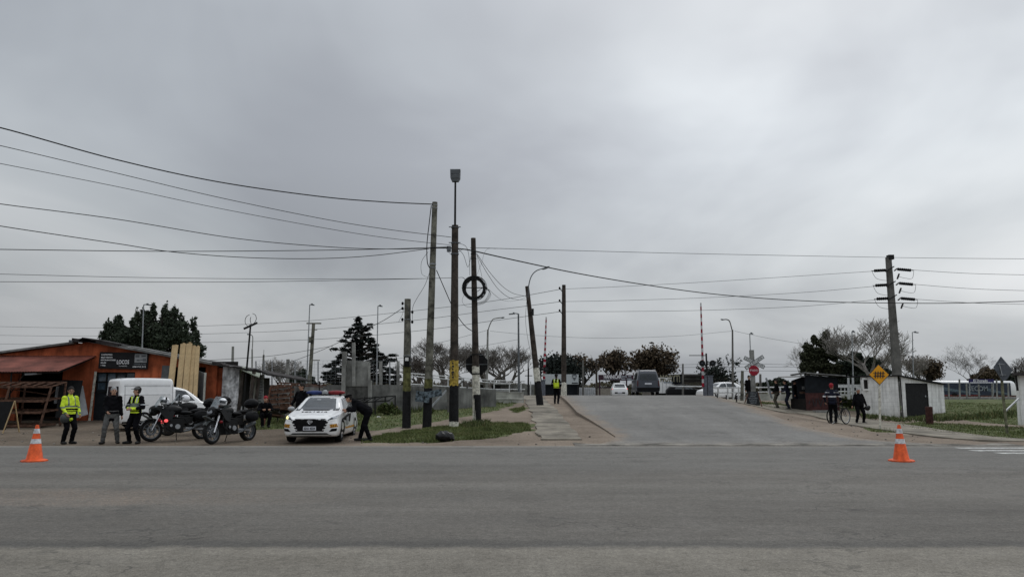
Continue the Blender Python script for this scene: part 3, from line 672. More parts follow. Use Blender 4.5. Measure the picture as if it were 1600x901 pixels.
clump_tree('round_hedge_tree', 'dense dome of dark green foliage between the kiosk and the white shed', 1345, 68, bl, 26000, .13, L_['hedge'], M_['bark_d'], 2.2, .2, 8, shell=.5)
bl = [(1200, 603, 0, 12, 8), (1216, 601, 0, 14, 9), (1232, 604, 0, 12, 8)]
clump_tree('round_hedge_tree', 'low dark dome of foliage far behind the two people by the kiosk', 1216, 100, bl, 5000, .2, L_['hedge'], M_['bark_d'], 1.4, .15, 9, shell=.5)
bl = [(460, 590, 0, 10, 9), (472, 588, 0, 10, 10), (484, 594, 0, 8, 8)]
clump_tree('round_tree', 'distant dark rounded tree seen through the mesh fence', 470, 110, bl, 4500, .22, L_['hedge'], M_['bark_d'], 2, .2, 10, shell=.5)
bl = [(1535, 590, 0, 14, 10), (1560, 588, 0, 16, 12), (1585, 592, 0, 16, 10), (1600, 590, 0, 16, 10)]
clump_tree('round_tree', 'low dark green tree mass behind the bus and sign back', 1565, 112, bl, 6000, .2, L_['hedge'], M_['bark_d'], 2, .2, 12, shell=.5)
# far-off scrub along the horizon, reads as one mass
g = np.random.default_rng(14); n = 26000; x = g.uniform(-150, 190, n); y = g.uniform(135, 150, n)
hh = 2.2+1.3*lown(x, y*0, .23, 31)+.8*lown(x, y*0, .9, 32); z = .8+np.maximum(.2, hh)*g.uniform(0, 1, n)
stuffmesh('distant_scrub', [leafquads(np.stack([x, y, z], -1), .45, g)], [L_['dry']], 'low line of far scrub and bushes along the horizon', 'scrub')
# bush heap in front of the white fence
bl = [(1318, 628, 0, 9, 6), (1328, 630, 0, 8, 5)]
g = np.random.default_rng(3)
tag(clump_tree('bush', 'small green bush behind the red capped cyclist', 1322, 46, bl, 900, .1, L_['weed'], M_['bark_d'], .4, .03, 3, limbs=False), cat='bush')
for px_, s_ in ((600, 1.0), (612, .7), (668, .6)):
    bl = [(px_, 637, 0, 8*s_, 8*s_), (px_+5, 641, 0, 8*s_, 6*s_)]
    tag(clump_tree('bush', {600: 'leafy green bush under the black iron frame', 612: 'smaller green bush right of the one under the black iron frame', 668: 'low green bush by the foot of the concrete wall'}[px_], px_, 38, bl, int(700*s_), .09, L_['weed'], M_['bark_d'], .3, .02, int(px_), limbs=False), cat='bush')

# ------------------------------------------------------------------ poles
def pole(name, label, cat, px, Y, top, r0, r1, mat, bands=(), group=None, sides=14, baseoff=.25, Ytop=None, wob=0):
    """bands: (z0, z1, material, part name)"""
    b0 = G(px, Y); t = P(top[0], top[1], Ytop or Y); root = thing(name, label, cat, b0, group=group); d = t-b0; L = d.length; u = d.normalized()
    def R_(s): return r0+(r1-r0)*max(0, min(1, s/L))
    n = 9; rr = random.Random(int(px)); pts = []; rs = []
    for i in range(n):
        s = -baseoff+(L+baseoff)*i/(n-1); w = wob*math.sin(math.pi*i/(n-1)*1.3)
        pts.append(u*s+Vector((w, 0, 0))); rs.append(R_(s)*(1+rr.uniform(-.02, .02)))
    mb = MB(); mb.tube(pts, rs, sides); mb.build('post', mat, root, smooth=True)
    for (z0, z1, bm, nm) in bands:
        m2 = MB(); k = 6; pp = []; r2 = []
        for i in range(k+1):
            s = z0+(z1-z0)*i/k; w = wob*math.sin(math.pi*((s+baseoff)/(L+baseoff))*1.3)
            pp.append(u*s+Vector((w, 0, 0))); r2.append(R_(s)*1.03+.004)
        m2.tube(pp, r2, sides+8)
        for j, v in enumerate(m2.v):           # brushed, uneven paint edge
            ring = j//(sides+8)
            if ring in (0, k): m2.v[j] = (v[0], v[1], v[2]+rr.uniform(-.035, .035))
        m2.build(nm, bm, root, smooth=True)
    root['top'] = t[:] if False else list(t); return root, b0, u, L
def straps(root, b0u, lst, mat='galv'):
    for (s, r, h) in lst:
        mb = MB(); p = b0u*s; mb.tube([p-b0u*h/2, p+b0u*h/2], [r, r], 14); mb.build('steel_strap', M_[mat], root)
def knob(root, lst, name='insulator'):
    for (a, b_) in lst:
        mb = MB(); mb.ell(b_, (.05, .05, .07), n=5); mb.cyl(a, b_, .012, n=4); mb.build(name, M_['plastic'], root)
# 1: mossy grey wooden pole with the meter box
p1, b1, u1, L1 = pole('wooden_pole', 'short thick grey wooden pole with black painted foot and small meter box', 'utility pole', 635, 29.6, (637, 467), .165, .125, M_['wood_pole'],
    [(-.1, 1.45, M_['blackp'], 'painted_foot'), (1.45, 2.45, M_['moss'], 'moss_patch')])
mb = MB(); mb.box((0, -.19, 2.62), (.22, .12, .36)); mb.box((0, -.17, 2.42), (.28, .16, .03)); o = mb.build('meter_box', M_['plastic'], p1)
mb = MB(); mb.box((0, -.255, 2.70), (.13, .012, .13)); mb.build('window', M_['white'], o)
straps(p1, u1, [(2.5, .17, .02), (2.85, .165, .02), (4.3, .15, .02)])
mb = MB(); mb.tube([u1*2.6+Vector((.15, -.05, 0)), u1*3.6+Vector((.15, -.03, 0)), u1*4.6+Vector((.10, -.1, 0)), u1*4.9+Vector((-.05, -.15, 0))], .014, 5)
mb.tube([u1*4.75+Vector((-.14, -.06, 0)), u1*4.5+Vector((-.2, -.05, 0)), u1*4.2+Vector((-.35, -.05, 0))], .008, 4); mb.build('drop_cable', M_['cable_grey'], p1)
knob(p1, [(u1*s, u1*s+Vector((sg*.2, -.04, 0))) for (s, sg) in ((4.75, -1), (4.95, -1), (4.3, -1), (4.6, 1), (4.2, 1))])
# 2: tall leaning grey pole
p2, b2, u2, L2 = pole('wooden_pole', 'tall grey weathered wooden pole leaning slightly right with a grey board nailed low', 'utility pole', 667, 29.7, (679.5, 316), .175, .11, M_['wood_pole'],
    [(-.1, 1.55, M_['blackp'], 'painted_foot'), (1.55, 1.9, M_['moss'], 'moss_patch')])
straps(p2, u2, [(L2-.12, .125, .02), (L2-.25, .125, .02), (L2-2.6, .14, .05), (L2-2.75, .14, .03)])
mb = MB(); mb.tube(spline([u2*(L2-.15)+Vector((-.14, -.05, 0)), u2*(L2-.9)+Vector((-.2, -.05, 0)), u2*(L2-1.8)+Vector((-.26, -.05, 0)), u2*(L2-2.5)+Vector((-.22, -.05, 0)), u2*(L2-2.75)+Vector((-.12, -.08, 0))]), .02, 5)
mb.tube(spline([u2*(L2-2.1)+Vector((-.2, -.05, 0)), u2*(L2-2.5)+Vector((-.45, -.05, 0)), u2*(L2-3.0)+Vector((-.42, -.05, 0)), u2*(L2-3.15)+Vector((-.15, -.05, 0))]), .008, 4); mb.build('drop_cable', M_['cable'], p2)
bc = P(668, 617, 29.4)-b2; mb = MB(); rot = Euler((0, R(8), 0)).to_matrix()
mb.box((bc.x-.18, bc.y-.12, bc.z-.06), (.55, .02, .42), rot=Euler((0, R(6), R(10))).to_matrix()); mb.box((bc.x+.22, bc.y-.1, bc.z+.05), (.75, .02, .26), rot=Euler((0, R(-10), R(-14))).to_matrix())
o = mb.build('nailed_board', mk('old_blue_grey_board', (.13, .165, .19), .8, var=.45, vs=9), p2)
# 3: lamp pole, tarred
p3, b3, u3, L3 = pole('lamp_pole', 'tallest brown tarred pole carrying a street lamp, foot painted ochre, black and white', 'lamp pole', 709, 29.6, (711, 352), .185, .135, M_['wood_dark'],
    [(.02, .22, M_['creamp'], 'white_band'), (.22, 1.62, M_['blackp'], 'black_band'), (1.62, 2.62, M_['yellowp'], 'ochre_band')])
tl = P(711.5, 284, 29.6)-b3; mb = MB(); mb.tube([u3*(L3-.6), u3*L3, tl], [.045, .045, .04], 8); mb.build('lamp_stem', M_['iron'], p3)
straps(p3, u3, [(L3-.1, .16, .03), (L3-.75, .165, .03), (L3-1.2, .17, .04)], 'dgalv')
for z_ in (.1, .75):
    mb = MB(); mb.bar(u3*(L3-z_)+Vector((-.24, -.14, 0)), u3*(L3-z_)+Vector((.24, -.14, 0)), .04, .03); mb.build('clamp', M_['dgalv'], p3)
mb = MB(); mb.box(u3*(L3-1.0)+Vector((-.24, -.05, 0)), (.16, .14, .22)); mb.build('junction_box', M_['dgalv'], p3)
mb = MB(); hc = tl
for (z0, z1, a, b_, c_, d_) in ((.0, .14, .13, .2, .10, .13), (.14, .50, .2, .21, .13, .14),):
    v = [(hc.x-a, hc.y-c_, hc.z+z0), (hc.x+a, hc.y-c_, hc.z+z0), (hc.x+a, hc.y+c_, hc.z+z0), (hc.x-a, hc.y+c_, hc.z+z0), (hc.x-b_, hc.y-d_, hc.z+z1), (hc.x+b_, hc.y-d_, hc.z+z1), (hc.x+b_, hc.y+d_, hc.z+z1), (hc.x-b_, hc.y+d_, hc.z+z1)]
    mb.add(v, [(0, 1, 2, 3), (4, 5, 6, 7), (0, 1, 5, 4), (1, 2, 6, 5), (2, 3, 7, 6), (3, 0, 4, 7)])
o = mb.build('lamp_head', M_['dgalv'], p3); mb = MB(); mb.box((hc.x, hc.y-.142, hc.z+.38), (.34, .02, .14)); mb.box((hc.x, hc.y-.142, hc.z+.19), (.28, .02, .14)); mb.build('lamp_glass', M_['glass_d'], o)
# black lettering strokes on the ochre band
mb = MB()
for i, (w_, z_) in enumerate(((.05, 2.5), (.08, 2.38), (.05, 2.27), (.09, 2.15), (.05, 2.05), (.07, 1.95))): mb.box((-.05+.01*(i % 2), -.192, z_), (w_, .012, .07))
mb.build('painted_mark', M_['ink'], p3)
# 4: pole with stop sign back and coil
p4, b4, u4, L4 = pole('wooden_pole', 'brown pole holding a black octagonal sign back and a cable coil, foot white and black', 'utility pole', 745, 31.2, (739.5, 372), .165, .105, M_['wood_dark'],
    [(.05, 1.1, M_['creamp'], 'chipped_band'), (1.1, 2.35, M_['creamp'], 'white_band')])
mb = MB(); mb.tube([u4*.12, u4*1.18], [.182, .178], 20); 
mb.v = [v for v in mb.v]; o = mb.build('black_band', M_['blackp'], p4, smooth=True); o.scale = (1, 1, 1); o.location = (.012, .006, 0)
oc = P(745, 569, 31.35)-b4
mb = MB(); rr_ = .50; poly = [(oc.x+rr_*math.cos(R(22.5+45*k)), oc.y, oc.z+rr_*math.sin(R(22.5+45*k))) for k in range(8)]; mb.prism(poly, (0, .02, 0)); so = mb.build('sign_plate', M_['blackp'], p4)
mb = MB(); mb.bar((oc.x-.45, oc.y-.02, oc.z), (oc.x+.45, oc.y-.02, oc.z), .03, .03); mb.bar((oc.x-.3, oc.y-.02, oc.z+.4), (oc.x+.3, oc.y-.02, oc.z+.4), .03, .03); mb.build('bracket', M_['dgalv'], so)
straps(p4, u4, [(oc.z+.42, .17, .04), (oc.z-.4, .18, .05), (L4-.7, .125, .04), (L4-.9, .125, .03)], 'iron')
# coil: a thing that hangs on the pole
cc = P(741.5, 450, 31.0); coil = thing('cable_coil', 'thick black coil of spare cable hung high on the pole with the octagonal sign', 'cable coil', cc)
mb = MB(); rc = random.Random(3)
for k in range(26):
    r0 = rc.uniform(.38, .50); ph = rc.uniform(0, 6.28); ox, oz = rc.uniform(-.05, .05), rc.uniform(-.07, .04)
    mb.tube([(ox+r0*math.cos(2*math.pi*i/28+ph), rc.uniform(-.06, .0), oz+r0*math.sin(2*math.pi*i/28+ph)*1.02) for i in range(29)], .014, 4, cap=False)
mb.build('loop_bundle', M_['cable'], coil)
mb = MB()
for k in range(5):
    r0 = .42+.045*k; mb.tube(spline([(.38, 0, .05), (.62+.02*k, 0, -.1-.04*k), (.45, 0, -.5-.03*k), (.1, 0, -.62-.03*k)], 6), .007, 4)
mb.tube(spline([(-.45, 0, -.3), (-.52, 0, -.55), (-.35, 0, -.78), (0, 0, -.8)], 6), .007, 4); mb.build('loose_loops', M_['cable'], coil)
mb = MB(); mb.bar((-.55, .02, .02), (.55, .02, .02), .035, .035); mb.bar((-.1, .02, -.3), (.45, .02, .1), .02, .02); mb.build('hanger_bar', M_['iron'], coil)
# leaning pole by the left pavement with curved lamp
p5, b5, u5, L5 = pole('leaning_pole', 'dark pole leaning left beside the left pavement with a curved lamp arm on top', 'utility pole', 844, 41.3, (823.5, 447), .19, .11, M_['wood_dark'],
    [(-.1, 1.35, M_['blackp'], 'painted_foot'), (1.35, 2.1, M_['creamp'], 'white_band')])
mb = MB(); am = [P(825, 465, 41.2), P(826, 447, 41.2), P(830, 432, 41.2), P(838, 423, 41.2), P(850, 419, 41.2)]; mb.tube(spline([q-b5 for q in am]), .03, 6); mb.build('lamp_arm', M_['dgalv'], p5)
mb = MB(); q = P(853, 418.5, 41.2)-b5; mb.ell(q, (.24, .09, .06), n=6, rot=Euler((0, R(-22), 0)).to_matrix()); mb.build('lamp_head', M_['dgalv'], p5)
mb = MB(); q = P(832.5, 487, 41.1)-b5; mb.cyl(q+Vector((0, 0, -.18)), q+Vector((0, 0, .18)), .06, n=8); mb.cyl(q, q+Vector((-.2, 0, 0)), .02); 
mb.tube(spline([q+Vector((0, 0, -.18)), q+Vector((.02, 0, -.9)), q+Vector((-.15, 0, -1.3)), q+Vector((-.05, 0, -1.8))]), .01, 4)
mb.tube(spline([u5*(L5-.8)+Vector((-.1, -.1, 0)), u5*(L5-2.)+Vector((-.3, -.1, 0)), u5*(L5-3.4)+Vector((-.25, -.1, 0)), u5*(L5-4.2)+Vector((-.1, -.1, 0))]), .012, 4); mb.build('cable_joint', M_['cable'], p5)
# tall tarred pole at the crossing
p6, b6, u6, L6 = pole('utility_pole', 'tall straight brown pole at the crest with three small brackets and an ochre foot', 'utility pole', 881, 51, (881, 445), .19, .13, M_['wood_dark'], [(-.1, 1.0, M_['creamp'], 'painted_foot')])
for py in (451.5, 471, 486.5):
    mb = MB(); q = P(881, py+4, 51)-b6; mb.bar(q+Vector((0, -.1, -.15)), q+Vector((-.28, -.1, .2)), .05, .05); mb.ell(q+Vector((-.3, -.1, .24)), (.07, .07, .1), n=5)
    mb.build('insulator_bracket', M_['iron'], p6)
# big concrete pole with strain insulators
p7, b7, u7, L7 = pole('concrete_pole', 'huge square grey concrete pole leaning left behind the white shed with strain insulators', 'power pole', 1405, 48, (1388, 402), .335, .20, M_['conc_dark'], sides=4)
mb = MB(); mb.box(P(1391, 402, 48)-b7, (.35, .35, .3)); mb.build('cap_piece', M_['iron'], p7)
def strain(q, ang, n=7, sg=1, pale=False):
    mbb = MB(); d = Vector((sg*math.cos(ang), 0, math.sin(ang)))
    for k in range(n): mbb.tube([q+d*(.13*k), q+d*(.13*k+.05)], [.11, .10], 10); 
    mbb.tube([q-d*.1, q+d*(.13*n+.1)], .022, 5); return mbb
for i, (pyL, pxL, pyR, pxR) in enumerate(((423, 1385, 420.5, 1403), (446, 1387, 442.5, 1406), (467, 1389, 466, 1409))):
    qL = P(pxL-2, pyL-1, 48)-b7; qR = P(pxR, pyR, 48)-b7
    strain(qL, R(-3), 6, -1).build('strain_insulator', M_['plastic'], p7); strain(qR, R(-5), 7, 1).build('strain_insulator', M_['plastic'], p7)
    mbj = MB(); mba = MB(); mba.bar(qL+Vector((-.15, -.3, -.15)), qL+Vector((.45, -.3, .2)), .08, .06); mba.bar(qR+Vector((-.4, -.3, -.15)), qR+Vector((-.05, 0, .05)), .08, .06)
    mbj.tube(spline([qL+Vector((-.9, 0, 0)), qL+Vector((-.6, 0, -.55)), qL+Vector((0, -.3, -.75))]), .012, 4)
    mbj.build('jumper_cable', M_['cable'], p7); mbj = MB(); mbj.tube(spline([qR+Vector((1.05, 0, -.05)), qR+Vector((.9, 0, -.6)), qR+Vector((.3, -.2, -.62)), qR+Vector((-.25, -.3, -.5))]), .012, 4)
    mba.bar(qR+Vector((-.25, -.3, -.7)), qR+Vector((-.1, -.3, -.35)), .08, .08)
    mbj.build('jumper_cable', M_['cable'], p7); mba.build('bracket', M_['iron'], p7)

# ------------------------------------------------------------------ street lamps and posts farther back
def lamp(label, px, Y, topx, topy, arm, head=.30, r=.06, mat='galv', curve=None, group='street lamps beyond the verge', name='street_lamp', split=None):
    b = G(px, Y); t = P(topx, topy, Y); root = thing(name, label, 'street lamp', b, group=group)
    q = t-b; mb = MB(); s = split or 1.0
    mb.tube([(0, 0, -.2), q*s], [r, r*.62], 8); mb.build('post', M_[mat], root, smooth=True)
    if curve:
        pts = [P(a_, b_, Y)-b for a_, b_ in curve]; mb = MB(); mb.tube(spline([q*s*.97]+pts), r*.4, 6); mb.build('arm', M_[mat], root); e = pts[-1]; sg = 1 if pts[-1].x > q.x else -1
        mb = MB(); mb.ell(e+Vector((sg*head*.6, 0, 0)), (head*.7, .1, .06), n=6, rot=Euler((0, sg*R(-8), 0)).to_matrix()); mb.build('lamp_head', M_['dgalv'], root)
    else:
        aL = arm*Y/F; mb = MB(); e = q+Vector((aL, 0, -.02))
        mb.bar(q+Vector((0, 0, .0)), q+Vector((aL*.4, 0, .03)), .07, .06); mb.build('arm', M_[mat], root)
        mb = MB(); mb.box(q+Vector((aL*.68, 0, -.01)), (abs(aL)*.64, .22, .07), rot=Euler((0, R(7)*(1 if aL > 0 else -1)*.8, 0)).to_matrix()); mb.box(q+Vector((aL*.5, 0, .06)), (.12, .1, .08)); mb.build('lamp_head', M_['dgalv'], root)
    return root
lamp('plain grey street lamp in front of the broad evergreen tree', 219, 52, 224.5, 476, 12)
lamp('slim grey street lamp standing left of the pole with a crossbar', 478, 56, 484, 476, 7)
lamp('slim grey street lamp standing against the layered conifer', 588, 56, 590.5, 478, 7)
lamp('dark street lamp with a flat arm pointing left above the bare trees', 811, 52, 810, 490, -15, mat='dgalv', r=.09)
lamp('concrete post with a drooping lamp arm right of the octagonal sign', 760, 54, 762.5, 503, 0, mat='conc', r=.10, curve=[(765, 508), (770, 499), (776, 497), (783, 496)], head=.2, split=.9)
lamp('grey post with a curved lamp arm right of the level crossing', 1145, 56, 1144.5, 515, 0, mat='conc_dark', r=.10, curve=[(1143, 512), (1140, 502), (1136, 499), (1131, 499)], head=.2)
lamp('short headed street lamp rising behind the crossbuck', 1175, 60, 1171.5, 521, 5)
lamp('street lamp with a tiny head behind the two people at the bicycle', 1334, 58, 1331, 518, 4)
lamp('street lamp rising right of the big concrete pole', 1428, 64, 1425.5, 519, 9)
lamp('small lamp on a grey post behind the tin roof of the white shack', 394, 60, 394, 545, 0, mat='conc', r=.10, curve=[(395, 530), (394, 524), (389, 522)], head=.12)
lamp('far dark post with a T of two lamp arms behind the leaning pole', 825.5, 70, 825.5, 563, 0, mat='dgalv', r=.07, curve=[(822, 564), (818, 564)], head=.1)
def post(label, px, Y, topx, topy, w=.12, mat='conc', name='concrete_post', cat='post', group=None, extra=None):
    b = G(px, Y); t = P(topx, topy, Y)-b; mb = MB(); mb.tube([(0, 0, -.2), t], [w*.7, w*.55], 4)
    if extra: extra(mb, t)
    o = mb.build(name, M_[mat], origin=None); o.location = b; return tag(o, label, cat, group)
def T(w, dz=0): return lambda mb, t: mb.bar(t+Vector((-w, 0, dz)), t+Vector((w, 0, dz)), .06, .06)
post('short concrete post poking above the roof near its ridge', 362, 50, 364, 541, .16, group='posts behind the shacks')
post('slim dark post behind the right eave of the white shack', 409, 52, 412, 554, .13, 'conc_dark', group='posts behind the shacks', extra=lambda mb, t: mb.cyl(t, t+Vector((0, 0, .35)), .015))
post('thick leaning wood pole with a crossarm right of the slim lamp', 482, 58, 490, 505, .26, 'wood_pole', 'crossarm_pole', 'utility pole', extra=lambda mb, t: (mb.bar(t+Vector((-.55, 0, 0)), t+Vector((.6, 0, 0)), .1, .1), mb.bar(t+Vector((-.1, 0, -.5)), t+Vector((.3, 0, -.5)), .07, .07), mb.box(t+Vector((-.2, -.1, -1.3)), (.2, .2, .45)), mb.bar(t+Vector((0, 0, -2.9)), t+Vector((.6, 0, -2.9)), .07, .07)))
post('dark wooden post above the dark banner left of the white car', 932, 74, 932, 560, .2, 'wood_dark', 'wooden_post', extra=None)
post('grey wooden post right of the billboard with the emblem', 911, 70, 911, 562, .18, 'conc_dark', 'wooden_post')
post('thin grey post in front of the dark shop building', 1067, 66, 1067, 568, .16, 'conc_dark', 'wooden_post')
post('pale wooden stake left of the crossbuck', 1159, 52, 1160, 579, .2, 'wood_pole', 'wooden_post')
post('short grey post right of the crossbuck', 1188, 56, 1188, 584, .16, 'conc_dark', 'wooden_post')
post('far black post with a small box left of the leaning lamp pole', 812+12.5, 66, 825, 564, .07, 'iron', 'iron_post')
post('thin dark pole left of the barrier arm with small crossbars', 826, 60, 826, 575, .1, 'iron', 'iron_post', extra=T(.3, -.6))
post('pale post right of the shelter, at the right of the kiosk', 1326, 50, 1325.5, 587, .13, 'planter', 'white_post', group='pair of pale posts right of the kiosk')
post('narrower pale post nearer the bare tree limb', 1333, 50, 1332.5, 588, .13, 'planter', 'white_post', group='pair of pale posts right of the kiosk')

# leaning iron pole with loops
b = G(378, 33.5); root = thing('leaning_antenna_pole', 'thin dark pole leaning right through the shack roof with two bent hoops on its crossbar', 'pole', b)
q = P(391.5, 508, 33.5)-b; mb = MB(); mb.tube([(0, 0, -.2), q], [.05, .04], 8); mb.build('post', M_['iron'], root)
mb = MB(); mb.bar(P(381, 513.5, 33.5)-b, P(402, 504, 33.5)-b, .08, .08); mb.build('crossbar', M_['iron'], root)
mb = MB(); mb.tube(spline([P(a_, b_, 33.5)-b for a_, b_ in ((390, 491.5), (385.5, 494), (383, 500), (384, 506), (388, 509), (391.5, 506))]), .014, 4)
mb.build('hoop', M_['iron'], root); mb = MB(); mb.tube(spline([P(a_, b_, 33.5)-b for a_, b_ in ((394.5, 489.5), (399, 492), (400.5, 498), (397.5, 504), (393, 506), (391, 500), (392, 495))]), .014, 4); mb.build('hoop', M_['iron'], root)

# ------------------------------------------------------------------ overhead cables
def wire(label, pts, r, mat='cable', group='overhead cables'):
    V3 = [P(*p) for p in pts]; mb = MB(); o0 = V3[0]
    mb.tube([q-o0 for q in spline(V3, 10)], r, 4); o = mb.build('overhead_cable', M_[mat]); o.location = o0
    return tag(o, label, 'cable', group)
wire('thick top cable sagging from the upper left to the top of the tall grey pole', [(-80, 186, 21), (0, 199.5, 22), (180, 249, 24.5), (340, 284, 26.5), (500, 307, 28), (600, 315.5, 29), (676, 319, 29.6)], .026)
wire('second cable from the top, ending at the upper clamp of the lamp pole', [(-80, 211, 21), (0, 227.5, 22), (180, 270, 24.5), (340, 308, 26.5), (500, 341, 28.2), (600, 357.5, 29), (705, 370.5, 29.5)], .014)
wire('third cable from the top, ending at the junction box of the lamp pole', [(-80, 240, 21), (0, 255.5, 22), (180, 291, 24.5), (340, 325, 26.5), (500, 355, 28.2), (600, 371, 29), (706, 383, 29.5)], .012)
wire('fourth cable, running into the knot of cables on the lamp pole', [(-80, 305, 20.5), (0, 318.5, 22), (180, 342, 24.5), (370, 372.5, 27), (520, 386, 28.4), (620, 389, 29.2), (703, 387, 29.5)], .016)
wire('fifth cable, crossing the level one and dipping before the tall grey pole', [(-80, 338, 20.5), (0, 353, 22), (180, 380, 24.5), (270, 393.5, 26), (380, 402, 27.3), (490, 404, 28.3), (580, 399.5, 29), (670, 388.5, 29.5)], .016)
wire('level cable running left from the knot on the lamp pole', [(-80, 388.5, 22), (0, 389.5, 23), (250, 392.5, 26), (450, 391.5, 28), (600, 389, 29), (703, 385.5, 29.5)], .018)
wire('upper of the two low parallel cables on the left', [(-80, 426, 24), (0, 428, 25), (200, 433, 27), (400, 435.5, 28.5), (600, 435.5, 29.5), (660, 435, 29.7)], .011)
wire('lower of the two low parallel cables on the left, reaching the lamp pole', [(-80, 440, 24), (0, 440, 25), (200, 440.5, 27), (400, 440, 28.5), (600, 436.5, 29.5), (705, 434, 29.6), (724, 434, 30.5), (728, 443, 31)], .012)
wire('heavy twisted cable from the lamp pole knot sagging right past the concrete pole', [(672, 387, 29.5), (703, 387.5, 29.6), (722, 389, 30.5), (740, 392, 31), (800, 405.5, 33), (900, 426.5, 37), (1000, 443.5, 41), (1100, 457.5, 44), (1200, 466.5, 45.5), (1300, 471.5, 46.5), (1380, 473, 47), (1480, 473.5, 46), (1620, 470, 44)], .03)
wire('thin cable leaving the coil pole and running level to the top of the concrete pole', [(735, 387, 31), (760, 387.5, 32), (900, 391.5, 38), (1100, 396.5, 43), (1385, 402, 47.8), (1500, 403.5, 47), (1640, 404.5, 46)], .017, 'cable_grey')
wire('short loop of cable above the coil bending up to the thin level cable', [(741, 438, 31), (751, 415, 31.2), (757, 395, 31.5), (763, 388.5, 32), (775, 388.5, 32.5)], .006)
wire('slack cable from the coil pole to the leaning lamp pole, upper of three', [(745, 396, 31), (765, 425, 33.5), (785, 447, 36.5), (803, 458.5, 39), (823, 462.5, 41)], .011)
wire('slack cable from the coil pole to the leaning lamp pole, middle of three', [(745, 398, 31), (762, 428, 33.5), (780, 453, 36.5), (800, 466.5, 39), (824, 468, 41)], .011)
wire('slack cable from the coil to the leaning lamp pole, lowest of three', [(764, 452, 31), (780, 466, 34), (795, 470.5, 37), (812, 468, 39.5), (824, 463, 41)], .007)
wire('black guy cable running from the tall grey pole down to the lamp pole', [(682, 422, 29.6), (695, 452, 29.6), (708, 482, 29.6)], .022)
wire('black cable from the lamp pole dipping to the coil pole', [(712, 488, 29.7), (720, 501, 30.1), (730, 512, 30.6), (742, 519, 31.1)], .016)
wire('drop cable from the tall grey pole down to the short pole', [(672, 423, 29.6), (664, 445, 29.6), (652, 465, 29.6), (645, 480, 29.6), (644.5, 500, 29.6)], .010)
wire('cable from the short pole down to the left over the conifer', [(629, 481, 29.5), (600, 500, 31), (565, 517, 33), (510, 543.5, 37), (460, 563, 41), (415, 577, 44)], .012)
wire('cable sagging low from the conifer over the shack roofs', [(520, 540, 46), (470, 549, 44), (420, 556, 42), (360, 560.5, 39), (300, 563, 37), (240, 556, 36)], .014)
for nm, py0, pts in (('top', 0, [(877, 451.5, 51), (770, 470, 56), (640, 486, 60), (480, 501, 66), (300, 509.5, 74), (120, 512, 82), (-80, 508, 90)]),
                     ('middle', 0, [(877, 471, 51), (770, 484.5, 56), (640, 501, 60), (480, 515, 66), (300, 522, 74), (120, 525, 82), (-80, 522, 90)]),
                     ('bottom', 0, [(877, 486.5, 51), (770, 501, 56), (640, 518, 60), (480, 530.5, 66), (300, 535, 74), (120, 538, 82), (-80, 536, 90)])):
    wire(f'{nm} of the three thin lines running left from the tall crest pole', pts, .018, 'cable_grey', 'power lines along the railway')
for nm, pts in (('top', [(877, 451.5, 51), (960, 448, 51), (1100, 440.5, 50), (1250, 431, 49), (1366, 423.5, 48)]),
                ('middle', [(877, 471, 51), (960, 469.5, 51), (1100, 465, 50), (1250, 457, 49), (1368, 447, 48)]),
                ('bottom', [(877, 486.5, 51), (960, 486.5, 51), (1100, 484.5, 50), (1250, 478.5, 49), (1370, 468, 48)])):
    wire(f'{nm} of the three thin lines between the crest pole and the concrete pole', pts, .015, 'cable_grey', 'power lines along the railway')
for nm, y0, y1 in (('top', 421.5, 430), ('middle', 444, 455), ('bottom', 467, 476)):
    wire(f'{nm} of the three thin lines running right from the concrete pole', [(1424 if nm == 'top' else 1428, y0, 48), (1520, (y0+y1)/2+1.5, 47), (1640, y1, 46)], .015, 'cable_grey', 'power lines along the railway')
wire('faint line from the lamp arm post left of the crossing to the right', [(766, 517, 54), (850, 524.5, 55), (950, 528, 56), (1060, 524.5, 56), (1143, 517, 56)], .012, 'cable_grey')
wire('faint line from the curved lamp post toward the right trees', [(1148, 517, 56), (1200, 528, 58), (1260, 538, 60)], .012, 'cable_grey')
wire('higher faint pair line beyond the crossing', [(1040, 570, 74), (1150, 568, 76), (1270, 570, 78)], .02, 'cable_grey')
wire('lower faint pair line beyond the crossing', [(1040, 574, 74), (1150, 573, 76), (1270, 573, 78)], .02, 'cable_grey')
wire('lowest faint line beyond the crossing right of the crossbuck', [(1120, 583, 70), (1180, 579, 72), (1270, 580, 74)], .02, 'cable_grey')
wire('faint rising line from the short pole across to the leaning pole', [(640, 545, 50), (700, 532, 52), (760, 516, 54)], .014, 'cable_grey')
wire('lower faint line behind the tall poles', [(620, 560, 52), (700, 549, 54), (760, 539, 56), (810, 530, 58)], .014, 'cable_grey')
for i, (lab, pts) in enumerate((('tangled loop hanging between the lamp pole and the coil pole', [(713, 386, 30), (724, 398, 30.3), (731, 417, 30.6), (736, 400, 31)]),
     ('thin stray cable dropping from the knot to the coil', [(716, 380, 30), (728, 385, 30.3), (733, 402, 30.8), (734, 430, 31)]),
     ('thin stray cable dropping right of the coil pole', [(745, 398, 31), (749, 415, 31), (753, 433, 31), (752, 442, 31)]),
     ('short jumper curling left of the lamp pole', [(697, 387, 29.5), (701, 394, 29.5), (707, 399, 29.5)]),
     ('short jumper curling right of the lamp pole', [(714, 396, 29.7), (722, 390, 30.3), (736, 391, 31)]))):
    wire(lab, pts, .009)

